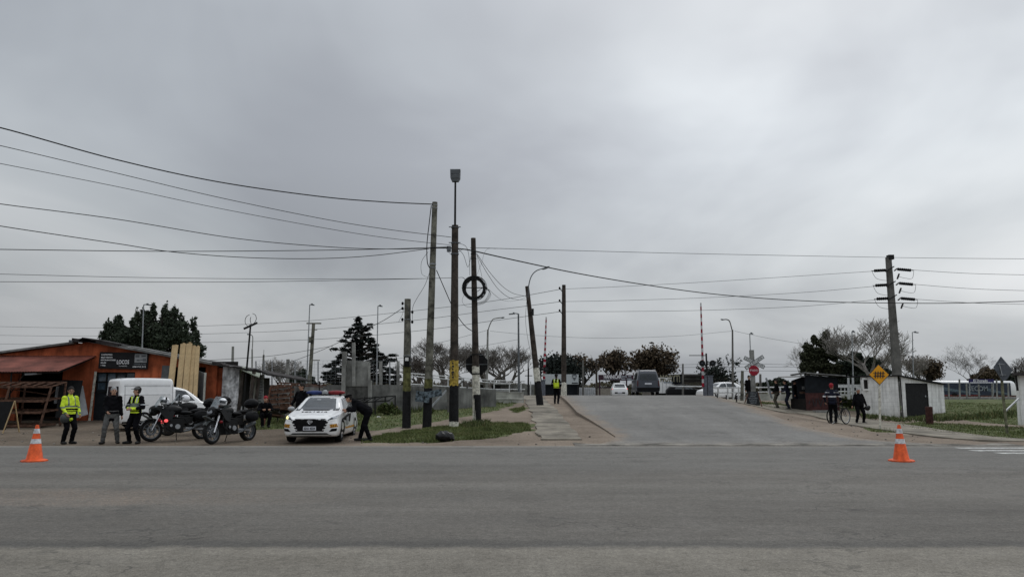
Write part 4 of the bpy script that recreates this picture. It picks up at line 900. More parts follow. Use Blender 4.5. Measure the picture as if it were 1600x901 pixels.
# ================================================================== LEFT: orange carpentry shop
YB = 34.0; GB = .30
def FX(px, Y=YB): return G(px, Y).x
def PZ(px, py, Y=YB): return P(px, py, Y).z
shop = thing('carpentry_shop', 'long orange painted shop with low grey tin roof and rusty red awning', 'building', (FX(180), YB, GB))
O = Vector((FX(180), YB, GB))
def roofz(x):      # underside line of the roof at the front wall, world x
    px = 800+x*F/(YB*cp); return float(np.interp(px, [-150, 0, 113, 130, 335, 380], [PZ(-150, 566), PZ(0, 553), PZ(113, 538), PZ(130, 534), PZ(335, 571), PZ(380, 577)]))
def wallpiece(mb, px0, px1, z0=None, z1=None, Y=YB, th=.22, n=6):
    x0, x1 = FX(px0), FX(px1)
    for i in range(n):
        a, b_ = x0+(x1-x0)*i/n, x0+(x1-x0)*(i+1)/n; zb = GB-.3 if z0 is None else z0
        za, zc_ = (roofz(a), roofz(b_)) if z1 is None else (z1, z1)
        if i == 0: st = (zb, za)
        v = [(x, y, z) for y in (Y, Y+th) for (x, z) in ((a, zb), (b_, zb), (b_, zc_), (a, za))]
        mb.add([Vector(q)-O for q in v], [(0, 1, 2, 3), (4, 5, 6, 7), (0, 1, 5, 4), (3, 2, 6, 7)]+([(0, 3, 7, 4)] if i == 0 else [])+([(1, 2, 6, 5)] if i == n-1 else []))
mb = MB()
wallpiece(mb, -150, 22); wallpiece(mb, 22, 92, z0=PZ(60, 580)); wallpiece(mb, 92, 143); wallpiece(mb, 143, 206, z0=PZ(170, 581)); wallpiece(mb, 206, 250)
wallpiece(mb, 250, 317, z0=PZ(285, 573)); wallpiece(mb, 317, 335)
xr_, xl_ = FX(335), FX(-150)
mb.box(Vector((xr_+.11, YB+2.11, GB+1.2))-O, (.22, 3.78, 2.4)); mb.box(Vector((xl_-.11, YB+2, GB+1.5))-O, (.22, 4, 3.0)); mb.box(Vector(((xl_+xr_)/2, YB+4.1, GB+1.2))-O, (xr_-xl_+.4, .2, 2.4))
mb.build('wall', M_['orange'], shop)
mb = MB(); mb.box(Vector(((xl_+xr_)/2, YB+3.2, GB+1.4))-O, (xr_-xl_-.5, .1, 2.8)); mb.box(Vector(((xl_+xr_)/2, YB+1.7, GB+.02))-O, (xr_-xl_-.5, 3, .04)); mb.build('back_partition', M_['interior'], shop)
# corrugated roof: two slopes following the front profile
def roofsheet(mb, px0, px1, y0, y1, lift, n=80, drop=0):
    x0, x1 = FX(px0), FX(px1); v = []; f = []
    for j, (yy, dz) in enumerate(((y0, 0), (y1, drop))):
        for i in range(n+1):
            x = x0+(x1-x0)*i/n; z = roofz(x)+lift+dz; v.append(Vector((x, yy, z))-O)
        for i in range(n+1):
            x = x0+(x1-x0)*i/n; z = roofz(x)+lift+dz+.03; v.append(Vector((x, yy, z))-O)
    w = n+1
    for i in range(n): f += [(i, i+1, 2*w+i+1, 2*w+i), (w+i, w+i+1, 3*w+i+1, 3*w+i), (i, i+1, w+i+1, w+i), (2*w+i, 2*w+i+1, 3*w+i+1, 3*w+i)]
    mb.add(v, f)
def fascia(mb, px0, px1, lift, h, y, th=.05, n=40):
    x0, x1 = FX(px0), FX(px1)
    for i in range(n):
        a, b_ = x0+(x1-x0)*i/n, x0+(x1-x0)*(i+1)/n
        v = [Vector((x, yy, z))-O for yy in (y, y+th) for (x, z) in ((a, roofz(a)+lift), (b_, roofz(b_)+lift), (b_, roofz(b_)+lift+h), (a, roofz(a)+lift+h))]
        mb.add(v, [(0, 1, 2, 3), (4, 5, 6, 7), (0, 1, 5, 4), (3, 2, 6, 7)])
mb = MB(); roofsheet(mb, -150, 112, YB-.25, YB+4.4, .03); fascia(mb, -150, 112, .03, .09, YB-.28); mb.build('roof', M_['tin'], shop)
mb = MB(); roofsheet(mb, 124, 352, YB-.35, YB+4.4, .03); fascia(mb, 124, 352, .02, .10, YB-.38); fascia(mb, 150, 352, .14, .05, YB-.30); rf2 = mb.build('roof', M_['tin'], shop)
mb = MB(); fascia(mb, 113, 150, .02, .12, YB-.5, .3, 8)
mb.prism([Vector(q)-O for q in ((FX(113), YB-.55, PZ(113, 534)), (FX(113), YB-.55, PZ(113, 529)), (FX(124), YB-.55, PZ(124, 531)), (FX(124), YB-.55, PZ(124, 536)))], (0, 1.2, 0))
mb.prism([Vector(q)-O for q in ((FX(122), YB-.5, PZ(122, 535)), (FX(128), YB-.5, PZ(128, 528)), (FX(150), YB-.5, PZ(150, 531)), (FX(187), YB-.5, PZ(187, 538)), (FX(184), YB-.5, PZ(184, 541)), (FX(132), YB-.5, PZ(132, 534)))], (0, .9, 0))
mb.build('ridge_flashing', M_['tin_dark'], shop)
mb = MB(); cx = FX(58.5); mb.cyl(Vector((cx, YB+2, roofz(cx)-.2))-O, Vector((cx, YB+2, PZ(58, 531, YB+2)))-O, .07); 
ch = mb.build('vent_pipe', M_['dgalv'], shop)
mb = MB(); a_ = Vector((cx, YB+2, PZ(58, 534, YB+2)))-O; mb.bar(a_, a_+Vector((.25, 0, -.02)), .02, .02); mb.bar(a_+Vector((.25, 0, .05)), a_+Vector((.25, 0, -.3)), .02, .02); mb.bar(a_+Vector((.2, 0, 0)), a_+Vector((.6, 0, -.12)), .015, .015); mb.build('bracket', M_['dgalv'], ch)
# awning
mb = MB(); xa, xb = FX(-160), FX(143); n = 150; zt0 = PZ(143, 556); zf = 2.46; v = []
for j in range(2):
    for th in (0, .012):
        for i in range(n+1):
            t = i/n; x = xa+(xb-xa)*t; y = YB-.02 if j == 0 else YB-2.8; z = (zt0 if j == 0 else zf)+.018*math.sin(i*math.pi)+(.02 if i % 2 else -.01)+th
            if j: z += .05*lown(np.array(x), np.array(0.), .9, 5)
            v.append(Vector((x, y, z))-O)
w = n+1; f = []
for i in range(n): f += [(i, i+1, 2*w+i+1, 2*w+i), (w+i, w+i+1, 3*w+i+1, 3*w+i), (2*w+i, 2*w+i+1, 3*w+i+1, 3*w+i)]
mb.add(v, f); aw = mb.build('awning', M_['awning'], shop)
mb = MB()
for px_ in (-140, -70, 12): x = FX(px_, YB-2.6); mb.cyl(Vector((x, YB-2.65, tz(x, YB-2.65)-.1))-O, Vector((x, YB-2.65, zf))-O, .035)
for px_ in (12,): x = FX(px_, YB-2.6); mb.bar(Vector((x, YB-2.65, 1.5))-O, Vector((x+.6, YB-2.65, zf-.02))-O, .03, .03)
mb.bar(Vector((xa, YB-2.65, zf-.05))-O, Vector((xb-.1, YB-2.65, zf-.05))-O, .05, .06); mb.bar(Vector((xb-.08, YB-.05, zt0-.06))-O, Vector((xb-.08, YB-2.65, zf-.05))-O, .05, .06); mb.build('awning_frame', M_['iron'], aw)
mb = MB(); c_ = P(52, 583, YB-2.5); mb.box(c_-O, (.5, .35, .13), rot=Euler((0, R(-4), 0)).to_matrix()); mb.build('hanging_lamp', M_['greyboard'], shop)
# workshop doorway
xd0, xd1 = FX(143), FX(206); zd = PZ(170, 581); zb = GB
mb = MB(); mb.box(Vector(((xd0+xd1)/2-.15, YB+.13, (zb+1.55)/2))-O, (xd1-xd0-.3, .04, 1.55-zb+.3)); dr = mb.build('door', M_['navy'], shop)
mb = MB()
for k in range(5): x = xd0+.06+(xd1-xd0-.1)*k/4; mb.box(Vector((x, YB+.1, (1.55+zd)/2))-O, (.05, .05, zd-1.55))
for z in (1.57, 2.05, zd-.03): mb.box(Vector(((xd0+xd1)/2, YB+.1, z))-O, (xd1-xd0, .05, .05))
mb.build('door_frame', M_['iron'], dr)
for (i, mt) in ((0, 'glass_b'), (1, 'glass_b'), (2, 'glass_d'), (3, 'glass_d')):
    x = xd0+.08+(xd1-xd0-.1)*(i+.5)/4; mb = MB(); mb.box(Vector((x, YB+.125, (1.6+zd)/2-.02))-O, ((xd1-xd0)/4-.06, .015, zd-1.66)); mb.build('pane', M_[mt], dr)
mb = MB(); mb.box(Vector((xd0-.02, YB-.03, GB+1.1))-O, (.09, .05, 2.25), rot=Euler((0, R(3), 0)).to_matrix()); mb.build('door_jamb', M_['creamp'], shop)
# sign
sx0, sx1 = FX(148, YB-.1), FX(225, YB-.1); sz0, sz1 = PZ(186, 576), PZ(186, 550.5); sc_ = Vector(((sx0+sx1)/2, YB-.1, (sz0+sz1)/2))-O; SW, SH = sx1-sx0, sz1-sz0
mb = MB(); mb.box(sc_, (SW, .06, SH), rot=Euler((0, R(1), 0)).to_matrix()); sg = mb.build('shop_sign', mk('black_sign_panel', (.012, .012, .014), .7), shop)
for i, (t_, wf) in enumerate((('CARPINTERIA', .23), ('BAJO MEDIDA', .235), ('RESTAURACIONES', .30), ('SILLAS', .11), ('Y MAS', .10))):
    text(t_, .085, M_['inkw'], parent=sg, loc=(sc_.x-SW*.46+SW*wf/2, sc_.y-.036, sc_.z+SH*(.36-.165*i)), width=SW*wf, bold=.002)
text('LOCOS', .26, M_['inkw'], parent=sg, loc=(sc_.x-SW*.005, sc_.y-.036, sc_.z-SH*.10), width=SW*.25, bold=.004)
text('TU DISEÑO', .06, M_['inkw'], parent=sg, loc=(sc_.x+SW*.0, sc_.y-.036, sc_.z-SH*.33), width=SW*.17)
text('CONSULTAS', .07, M_['inkg'], parent=sg, loc=(sc_.x+SW*.345, sc_.y-.036, sc_.z-SH*.23), width=SW*.25)
text('098 710 212', .08, M_['inkw'], parent=sg, loc=(sc_.x+SW*.335, sc_.y-.036, sc_.z-SH*.38), width=SW*.27, bold=.002)
mb = MB(); mb.box(sc_+Vector((SW*.355, -.034, SH*.14)), (SW*.25, .008, SH*.52)); pic = mb.build('picture_panel', M_['greyboard'], sg)
mb = MB()
for (u_, v_, a_, b_) in ((-.07, .13, .08, .16), (.055, .14, .09, .10), (-.05, -.12, .06, .10), (.02, -.10, .05, .05), (.08, -.10, .07, .18)): mb.box(sc_+Vector((SW*(.355+u_), -.042, SH*(.14+v_))), (SW*a_, .008, SH*b_))
mb.build('furniture_drawing', M_['dgalv'], pic)
# gate opening with grey leaves
mb = MB(); mb.box(Vector((FX(256, YB-.05), YB-.04, PZ(256, 588)))-O, (.5, .03, 1.0), rot=Euler((0, R(2), 0)).to_matrix()); mb.build('sheet_panel', M_['tin_grey'], shop)
gt = MB(); x0g, x1g = FX(300, YB-.3), FX(316, YB-.9); z0g = GB+.02; zt_ = PZ(308, 577, YB-.5)
gt.prism([Vector(q)-O for q in ((x0g, YB-.3, z0g), (x1g, YB-.95, z0g), (x1g, YB-.95, zt_-.18), (x0g, YB-.3, zt_))], (.04, .03, 0)); gl = gt.build('gate_leaf', M_['tin_grey'], shop)
mb = MB(); mb.box(Vector((x1g+.05, YB-.98, (z0g+zt_-.15)/2))-O, (.07, .07, zt_-z0g-.15)); mb.build('gate_stile', M_['conc_light'], gl)
mb = MB(); mb.ell(Vector(((x0g+x1g)/2, YB-.68, 1.45))-O, (.09, .04, .13), n=6); mb.build('latch', M_['iron'], gl)
# planks leaning upright
plk = [(267, 620, 276, 539, 11, 0), (281, 625, 288.5, 537, 10, .05), (291, 630, 298, 536.5, 10.5, .02), (300, 640, 304.5, 540, 7.5, .06), (307.5, 640, 311, 541, 7.5, .03)]
lab = ['leftmost of the pale planks leaning upright against the shop roof', 'second pale plank from the left in the leaning row', 'third and middle pale plank of the leaning row', 'fourth pale plank of the leaning row', 'rightmost pale plank leaning beside the grey gate']
for i, (bx, by, tx, ty, wpx, j) in enumerate(plk):
    t = P(tx-2, ty, YB-.75+j); bx2 = bx-(by and 1); bot = P(bx2-(tx-bx2)*.35-2, 655, YB-1.5+j); bot.z = tz(bot.x, bot.y); mb = MB(); L = (t-bot).length
    mb.box((0, 0, L/2), (wpx*YB/F*.80, .05, L)); mb.box((.02, 0, L+.02*(i % 3)), (wpx*YB/F*.3, .05, .04))
    o = mb.build('timber_plank', M_['pine']); o.location = bot; o.rotation_euler = (t-bot).to_track_quat('Z', 'Y').to_euler(); o.rotation_euler.z = 0
    zq = (t-bot).normalized(); xq = Vector((1, 0, 0)); xq = (xq-zq*xq.dot(zq)).normalized(); yq = zq.cross(xq); o.rotation_euler = Matrix((xq, yq, zq)).transposed().to_euler()
    tag(o, lab[i], 'plank', 'pale planks leaning on the shop')
# boards leaning on the wall under the awning
def panel(name, label, cat, pts, mat, th=(.0, .04, 0), extra=None, parent_mats=None):
    o0 = Vector(pts[0]); mb = MB(); mb.prism([Vector(q)-o0 for q in pts], th); o = mb.build(name, M_[mat]); o.location = o0; return tag(o, label, cat)
o = panel('framed_board', 'black framed chalkboard leaning on the wall behind the officer in the yellow jacket', 'board', [P(86, 652, 32.0), P(118, 652, 32.0), P(129, 594, 33.2), P(95, 593, 33.2)], 'board')
o = panel('grey_panel', 'pale grey board leaning on the orange wall beside the shop doorway', 'board', [P(112, 655, 32.6), P(137, 647, 33.1), P(129, 602, 33.6), P(121, 612, 33.3)], 'greyboard')
o = panel('narrow_board', 'narrow grey board standing in the dark behind the wooden rack', 'board', [P(84, 630, 33), P(88, 630, 33), P(92, 603, 33.4), P(88, 603, 33.4)], 'greyboard')
# chalkboard easel at the left edge
Ye = 27.2; e0 = G(10, Ye); es = thing('sandwich_board', 'blank black easel board on light wooden legs at the far left edge', 'sandwich board', e0)
tp = P(23, 626, Ye)-e0; mb = MB(); mb.prism([P(-25, 673, Ye)-e0, P(8, 671, Ye)-e0, P(22, 627, Ye)-e0, P(-14, 627, Ye)-e0], (0, .03, 0)); mb.build('board_panel', M_['board'], es)
for (a_, b_, y1) in (((23, 626), (4, 678), Ye-.05), ((23.5, 626), (30, 674), Ye+.6)):
    mb = MB(); q = G(b_[0], y1)-e0; mb.bar(tp, q, .035, .03); mb.build('leg', M_['pine'], es)
mb = MB(); mb.bar(P(12, 664, Ye+.3)-e0, P(28, 665, Ye+.55)-e0, .03, .03); mb.build('crossbar', M_['rackwood'], es)
# wooden display rack
Yk = 30.2; rk = thing('display_rack', 'empty brown three tier slatted wooden rack under the awning', 'rack', G(35, Yk)); k0 = Vector(rk.location)
xL, xR_ = FX(-50, Yk), FX(80, Yk)
def shelf(z, y0, y1, rise, xa=xL, xb=xR_, name='shelf'):
    mb = MB()
    for (yy, zz) in ((y0, z), (y1, z+rise)): mb.bar(Vector((xa, yy, zz))-k0, Vector((xb, yy, zz))-k0, .05, .09)
    for k in range(9): x = xa+(xb-xa)*k/8; mb.bar(Vector((x, y0, z+.01))-k0, Vector((x, y1, z+rise+.01))-k0, .05, .035)
    mb.bar(Vector((xa, (y0*2+y1)/3, z+rise/3-.03))-k0, Vector((xb, (y0*2+y1)/3, z+rise/3-.03))-k0, .3, .015); mb.bar(Vector((xa, (y0+y1*2)/3, z+rise*.66-.03))-k0, Vector((xb, (y0+2*y1)/3, z+rise*.66-.03))-k0, .3, .015)
    return mb.build(name, M_['rackwood'], rk)
g0 = tz(xR_, Yk)
shelf(g0+1.62, Yk-.2, Yk+.75, .18); shelf(g0+1.05, Yk-.45, Yk+.6, .10, xb=xR_-.1); shelf(g0+.6, Yk-.5, Yk+.6, .08, xb=xR_-.15); shelf(g0+.08, Yk-.5, Yk+.6, .02, xb=xR_-.2)
for x in (xL, (xL+xR_)/2, xR_):
    for (yb, yt, zt) in ((Yk-.6, Yk-.2, 1.64), (Yk+.75, Yk+.75, 1.82)): mb = MB(); mb.bar(Vector((x-.1, yb, g0))-k0, Vector((x, yt, g0+zt))-k0, .06, .06); mb.build('upright', M_['rackwood'], rk)
mb = MB(); mb.bar(Vector((xR_-.9, Yk+.7, g0+.9))-k0, Vector((xR_-.1, Yk+.2, g0+1.5))-k0, .04, .04); mb.bar(Vector((xL+.6, Yk+.7, g0+1.6))-k0, Vector((xR_-.6, Yk+.6, g0+1.3))-k0, .04, .04); mb.build('brace', M_['rackwood'], rk)

# ------------------------------------------------------------------ white shack with dark tin roof
ws = thing('white_shack', 'flaking whitewashed shack with a ragged dark tin roof right of the orange shop', 'building', (FX(355), YB, GB)); O2 = Vector(ws.location)
def quadp(mb, pts, d=(0, .15, 0), mi=0): mb.prism([Vector(q)-O2 for q in pts], d, mi)
mb = MB(); x0, x1 = FX(335.5), FX(370)
quadp(mb, [(x0+.24, YB+.02, GB-.3), (x1, YB+.02, GB-.3), (x1, YB+.02, PZ(370, 574)), (x0+.24, YB+.02, PZ(337, 569))], (0, .2, 0))
x2 = FX(398, YB+3.5); quadp(mb, [(x1, YB+.22, GB-.3), (x2, YB+4, GB-.3), (x2, YB+4, 2.65), (x1, YB+.22, PZ(370, 577))], (-.12, .1, 0)); mb.build('wall', M_['whitewall'], ws)
def atw(t, z): return Vector((x1+(x2-x1)*t, YB+.22+(4-.22)*t, z))
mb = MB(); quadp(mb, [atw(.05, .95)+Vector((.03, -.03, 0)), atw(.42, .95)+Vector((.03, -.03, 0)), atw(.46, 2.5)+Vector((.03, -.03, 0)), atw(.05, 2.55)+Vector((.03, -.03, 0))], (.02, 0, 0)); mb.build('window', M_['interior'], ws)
mb = MB(); quadp(mb, [atw(.62, .35)+Vector((.03, -.03, 0)), atw(.80, .35)+Vector((.03, -.03, 0)), atw(.80, 2.3)+Vector((.03, -.03, 0)), atw(.62, 2.35)+Vector((.03, -.03, 0))], (.02, 0, 0)); mb.build('door', M_['conc_light'], ws)
# corrugated dark roof with a ragged edge
mb = MB(); rr = random.Random(6); pr = [(334, 566), (347, 567), (352, 570), (372, 572), (392, 575), (405, 577), (420, 583)]; v = []; n = len(pr)
for (yy, dz) in ((YB-.5, 0), (YB+4.2, -.25)):
    for (a_, b_) in pr: q = P(a_, b_, YB-.5); v.append(Vector((q.x+(yy-YB)*.15, yy, q.z+dz+rr.uniform(-.03, .03)))-O2)
for (yy, dz) in ((YB-.5, 0), (YB+4.2, -.25)):
    for (a_, b_) in pr: q = P(a_, b_+2.2+rr.uniform(0, 1.2), YB-.5); v.append(Vector((q.x+(yy-YB)*.15, yy, q.z+dz))-O2)
f = []
for i in range(n-1): f += [(i, i+1, n+i+1, n+i), (2*n+i, 2*n+i+1, 3*n+i+1, 3*n+i), (i, i+1, 2*n+i+1, 2*n+i), (n+i, n+i+1, 3*n+i+1, 3*n+i)]
f += [(0, n, 3*n, 2*n), (n-1, 2*n-1, 4*n-1, 3*n-1)]; mb.add(v, f); mb.build('roof', M_['tin_dark'], ws)
mb = MB(); q = [P(376, 577, YB-.3), P(402, 588, YB-1.2), P(398, 583, YB+.3), P(380, 573, YB+.3)]; quadp(mb, q, (0, .0, .03)); quadp(mb, [P(377, 578, YB-.35), P(400, 588, YB-1.3), P(405, 590, YB-1.0), P(407, 584, YB-.6)], (0, 0, .04)); mb.build('awning_sheet', mk('pale_green_sheet', (.30, .33, .27), .6), ws)
for (a_, b_, yy) in ((388, 655, YB-.8), (396.5, 655, YB-.1), (371, 656, YB-.1)):
    g_ = G(a_, yy); mb = MB(); mb.bar(g_-O2, Vector((g_.x+.15, yy, 2.5))-O2, .13, .13); mb.build('post', M_['wood_dark'], ws)
mb = MB(); quadp(mb, [P(400, 640, YB+1.8), P(411, 640, YB+1.8), P(412, 585, YB+1.8), P(404, 585, YB+1.8)], (0, .05, 0)); mb.build('shutter', mk('white_slatted_shutter', (.5, .51, .5), .7, var=.2, vs=8), ws)
mb = MB()
for k in range(12): z = .9+.13*k; a_ = P(404, 600, YB+1.77); mb.box(Vector((a_.x+.03, YB+1.77, z))-O2, (.27, .02, .03))
mb.build('slat', M_['dgalv'], ws)
mb = MB(); quadp(mb, [P(411, 640, YB+3), P(420, 640, YB+3), P(420, 590, YB+3), P(411, 590, YB+3)], (0, .15, 0)); mb.build('side_wall', M_['conc_dark'], ws)

# rusty pallet racks and junk
def arack(label, px0, px1, pyT, pyB, Y, seed):
    r = random.Random(seed); b = G((px0+px1)/2, Y); root = thing('slatted_rack', label, 'rack', b); rows = 5
    for k in range(rows):
        t = k/(rows-1); py = pyT+(pyB-pyT)*t; xs = 9*t
        a_ = P(px0-xs*1.2+9, py, Y-.5*t)-b; c_ = P(px1-xs*.2, py-4+1.5*t, Y-.5*t)-b; mb = MB(); mb.bar(a_, c_, .05, .07)
        for j in range(7):
            s = j/6+r.uniform(-.04, .04); q = a_.lerp(c_, max(0, min(1, s))); mb.bar(q, q+Vector((r.uniform(-.12, .12), .5, .1)), .05, .03); 
            if r.random() < .8: mb.box(q+Vector((r.uniform(-.05, .05), .2, .08)), (.16, .12, .1), rot=Euler((0, r.uniform(-.4, .4), r.uniform(0, 1))).to_matrix())
        mb.build('shelf', M_['rackwood'], root)
    for (a_, c_) in (((px0-2, pyB+14), (px0+9, pyT-2)), ((px1-2, pyB+14), (px1, pyT-6))):
        mb = MB(); q = G(a_[0], Y-.6)-b; mb.bar(q, P(c_[0], c_[1], Y)-b, .06, .06); mb.build('upright', M_['rust'], root)
arack('rusty slanted rack of wooden slats behind the man in the dark jacket', 414, 455, 607, 637, 31.5, 3)
b = G(470, 33.5); root = thing('iron_canopy_frame', 'thin black iron canopy frame standing behind the police car', 'frame', b)
mb = MB(); mb.bar(P(433, 597.5, 33.5)-b, P(510, 602, 33.5)-b, .05, .05); mb.bar(P(434, 601, 33)-b, P(505, 604, 33)-b, .04, .04); mb.build('rail', M_['rust'], root)
for px_, py_ in ((434, 597), (458, 599), (499, 601)):
    mb = MB(); mb.bar(G(px_, 33.5)-b, P(px_, py_-(6 if px_ == 499 else 0), 33.5)-b, .05, .05); mb.build('upright', M_['iron'], root)
r = random.Random(12); wj = thing('scrap_heap', 'heap of dark scrap timber piled under the slanted rack', 'scrap heap', G(430, 32.6)); j0 = Vector(wj.location)
for k in range(12):
    mb = MB(); q = P(r.uniform(412, 450), r.uniform(636, 654), 32.6+r.uniform(-.3, .5))-j0; mb.box(q, (r.uniform(.3, 1.0), r.uniform(.1, .4), r.uniform(.05, .2)), rot=Euler((r.uniform(-.3, .3), r.uniform(-.4, .4), r.uniform(0, 3))).to_matrix()); mb.build('scrap_piece', M_[r.choice(['rackwood', 'tin_dark', 'conc_dark'])], wj)

# ------------------------------------------------------------------ concrete yard wall, fences and frames
YW = 41.0; cw = thing('concrete_wall', 'long stained grey concrete wall with posts behind the tall poles', 'wall', (FX(600, YW), YW, .5)); O3 = Vector(cw.location)
mb = MB(); xs = [FX(p_, YW) for p_ in (396, 440, 487, 535, 577, 620, 660, 700, 740, 775)]; tops = [601, 601, 601, 601, 600.5, 601, 603, 604.5, 606, 608]
for i in range(len(xs)-1):
    v = [Vector((x, y, z))-O3 for y in (YW, YW+.15) for (x, z) in ((xs[i], tz(xs[i], YW)-.4), (xs[i+1], tz(xs[i+1], YW)-.4), (xs[i+1], PZ(0, tops[i+1], YW)), (xs[i], PZ(0, tops[i], YW)))]
    mb.add(v, [(0, 1, 2, 3), (4, 5, 6, 7), (0, 1, 5, 4), (3, 2, 6, 7)])
mb.build('wall_panel', M_['conc_wall'], cw)
mb = MB(); mb.prism([P(535, 603, YW-.06)-O3, P(576, 603, YW-.06)-O3, P(576.5, 564, YW-.06)-O3, P(537, 563, YW-.06)-O3], (0, .12, 0)); mb.build('raised_panel', M_['conc'], cw)
for (pa, pya, pb, pyb, w_) in ((536, 640, 538.5, 549, .22), (579, 646, 578, 594, .2), (553, 603, 552.5, 535, .17), (577, 603, 577, 566, .1)):
    mb = MB(); a_ = P(pa, pya, YW-.25); mb.bar(a_-O3, P(pb, pyb, YW-.25)-O3, w_, w_); mb.build('concrete_post', M_['conc'], cw)
# mesh fence above the wall
YF = 43.5; mf = thing('mesh_fence', 'tall see-through welded mesh fence on thin posts above the concrete wall', 'fence', (FX(520, YF), YF, .6)); O4 = Vector(mf.location)
fp = [(400, 559), (413, 556), (425, 564), (448, 538), (461, 560), (497, 563), (536, 566), (570, 566), (595, 566), (609, 566), (622, 568), (640, 566)]
for (px_, py_) in fp:
    mb = MB(); g_ = G(px_, YF); thick = .16 if px_ in (448, 622, 595) else .06; top = py_+ (0 if px_ in (448,) else 0); t_ = P(px_+(2 if px_ == 448 else 0), 561 if px_ in (448, ) else 564, YF)
    mb.bar(g_-O4, t_-O4, thick, thick); mb.build('fence_post', M_['conc'] if thick > .1 else M_['galv'], mf)
mb = MB(); xa, xb = FX(395, YF), FX(645, YF); z0, z1 = PZ(0, 603, YF), PZ(0, 563, YF)
for k in range(int((xb-xa)/.25)): x = xa+.25*k; mb.bar((x-O4.x, 0, z0-O4.z), (x-O4.x, 0, z1-O4.z), .007, .007, up=(0, 1, 0))
for k in range(8): z = z0+(z1-z0)*k/7; mb.bar((xa-O4.x, 0, z-O4.z), (xb-O4.x, 0, z-O4.z), .009, .009)
mb.build('wire_mesh', M_['galv'], mf)
# black iron frame in front of the wall
Yi = 37.5; b = G(585, Yi); root = thing('iron_barrier', 'low black iron frame with slanting struts in front of the concrete wall', 'frame', b)
mb = MB(); mb.bar(P(556, 623, Yi+.5)-b, P(617.5, 618, Yi+.5)-b, .06, .06); mb.bar(P(555, 629, Yi-.2)-b, P(609, 625.5, Yi-.2)-b, .06, .06); mb.build('rail', M_['iron'], root)
for a_ in ((556, 629, 570, 622), (569, 628, 582, 621), (583, 627, 596, 620), (606, 626, 617, 618.5)):
    mb = MB(); mb.bar(P(a_[0], a_[1], Yi-.2)-b, P(a_[2], a_[3], Yi+.5)-b, .05, .05); mb.build('strut', M_['iron'], root)
for px_, py_ in ((570, 620), (586, 619), (617.5, 617.5), (602, 619)):
    mb = MB(); mb.bar(G(px_, Yi+.4)-b, P(px_, py_, Yi+.5)-b, .06, .06); mb.build('leg', M_['iron'], root)
# braced grey post and gate frames on the bank
b = G(700, 38.5); root = thing('braced_post', 'grey post with a long diagonal brace between the grey and ochre footed poles', 'post', b)
mb = MB(); mb.bar(G(701, 38.5)-b, P(700, 604, 38.5)-b, .12, .12); mb.build('post', M_['conc_dark'], root)
mb = MB(); mb.bar(P(674, 635, 38.2)-b, P(698, 609, 38.5)-b, .08, .08); mb.build('brace', M_['galv'], root)
for i, (px_, tx) in enumerate(((717, 722), (730, 737))):
    b = G(px_, 41.5); mb = MB(); mb.tube([(0, 0, -.2), P(px_, 600, 41.5)-b, P(tx+3, 594, 41.5)-b], [.06, .06, .05], 6); o = mb.build('bent_post', M_['conc_dark']); o.location = b
    tag(o, ('bent topped grey post just right of the ochre footed pole', 'bent topped grey post left of the white footed pole')[i], 'post', 'bent fence posts on the bank')
# white pedestrian barriers receding to the crossing
ba = thing('pedestrian_barrier', 'long white tubular railing running behind the tall poles towards the crossing', 'railing', G(740, 46)); b = Vector(ba.location)
def barpt(px, row):  # two handrails
    Yt = float(np.interp(px, [628, 830], [40.5, 54])); py = float(np.interp(px, [628, 660, 700, 745, 770, 830], [582, 584.5, 588, 592, 594, 595.5])) + row*float(np.interp(px, [628, 830], [4.6, 3.4])); return P(px, py, Yt)
for row in (0, 1.0): 
    mb = MB(); mb.tube([barpt(p_, row)-b for p_ in range(640, 832, 12)], .034, 6); mb.build('handrail', M_['rail_white'], ba)
mb = MB(); mb.tube([barpt(p_, 3.7)-b for p_ in range(640, 832, 12)], .034, 6); mb.build('bottom_rail', M_['rail_white'], ba)
mb = MB(); mb.tube([barpt(p_, 4.3)-b for p_ in range(640, 800, 12)], .03, 6); mb.build('bottom_rail', M_['rail_white'], ba)
for p_ in (642, 676, 700, 722, 748, 772, 796, 814, 829):
    q = barpt(p_, 0); mb = MB(); mb.cyl(q-b, Vector((q.x, q.y, tz(q.x, q.y)-.1))-b, .04, n=8); mb.build('barrier_post', M_['rail_white'], ba)
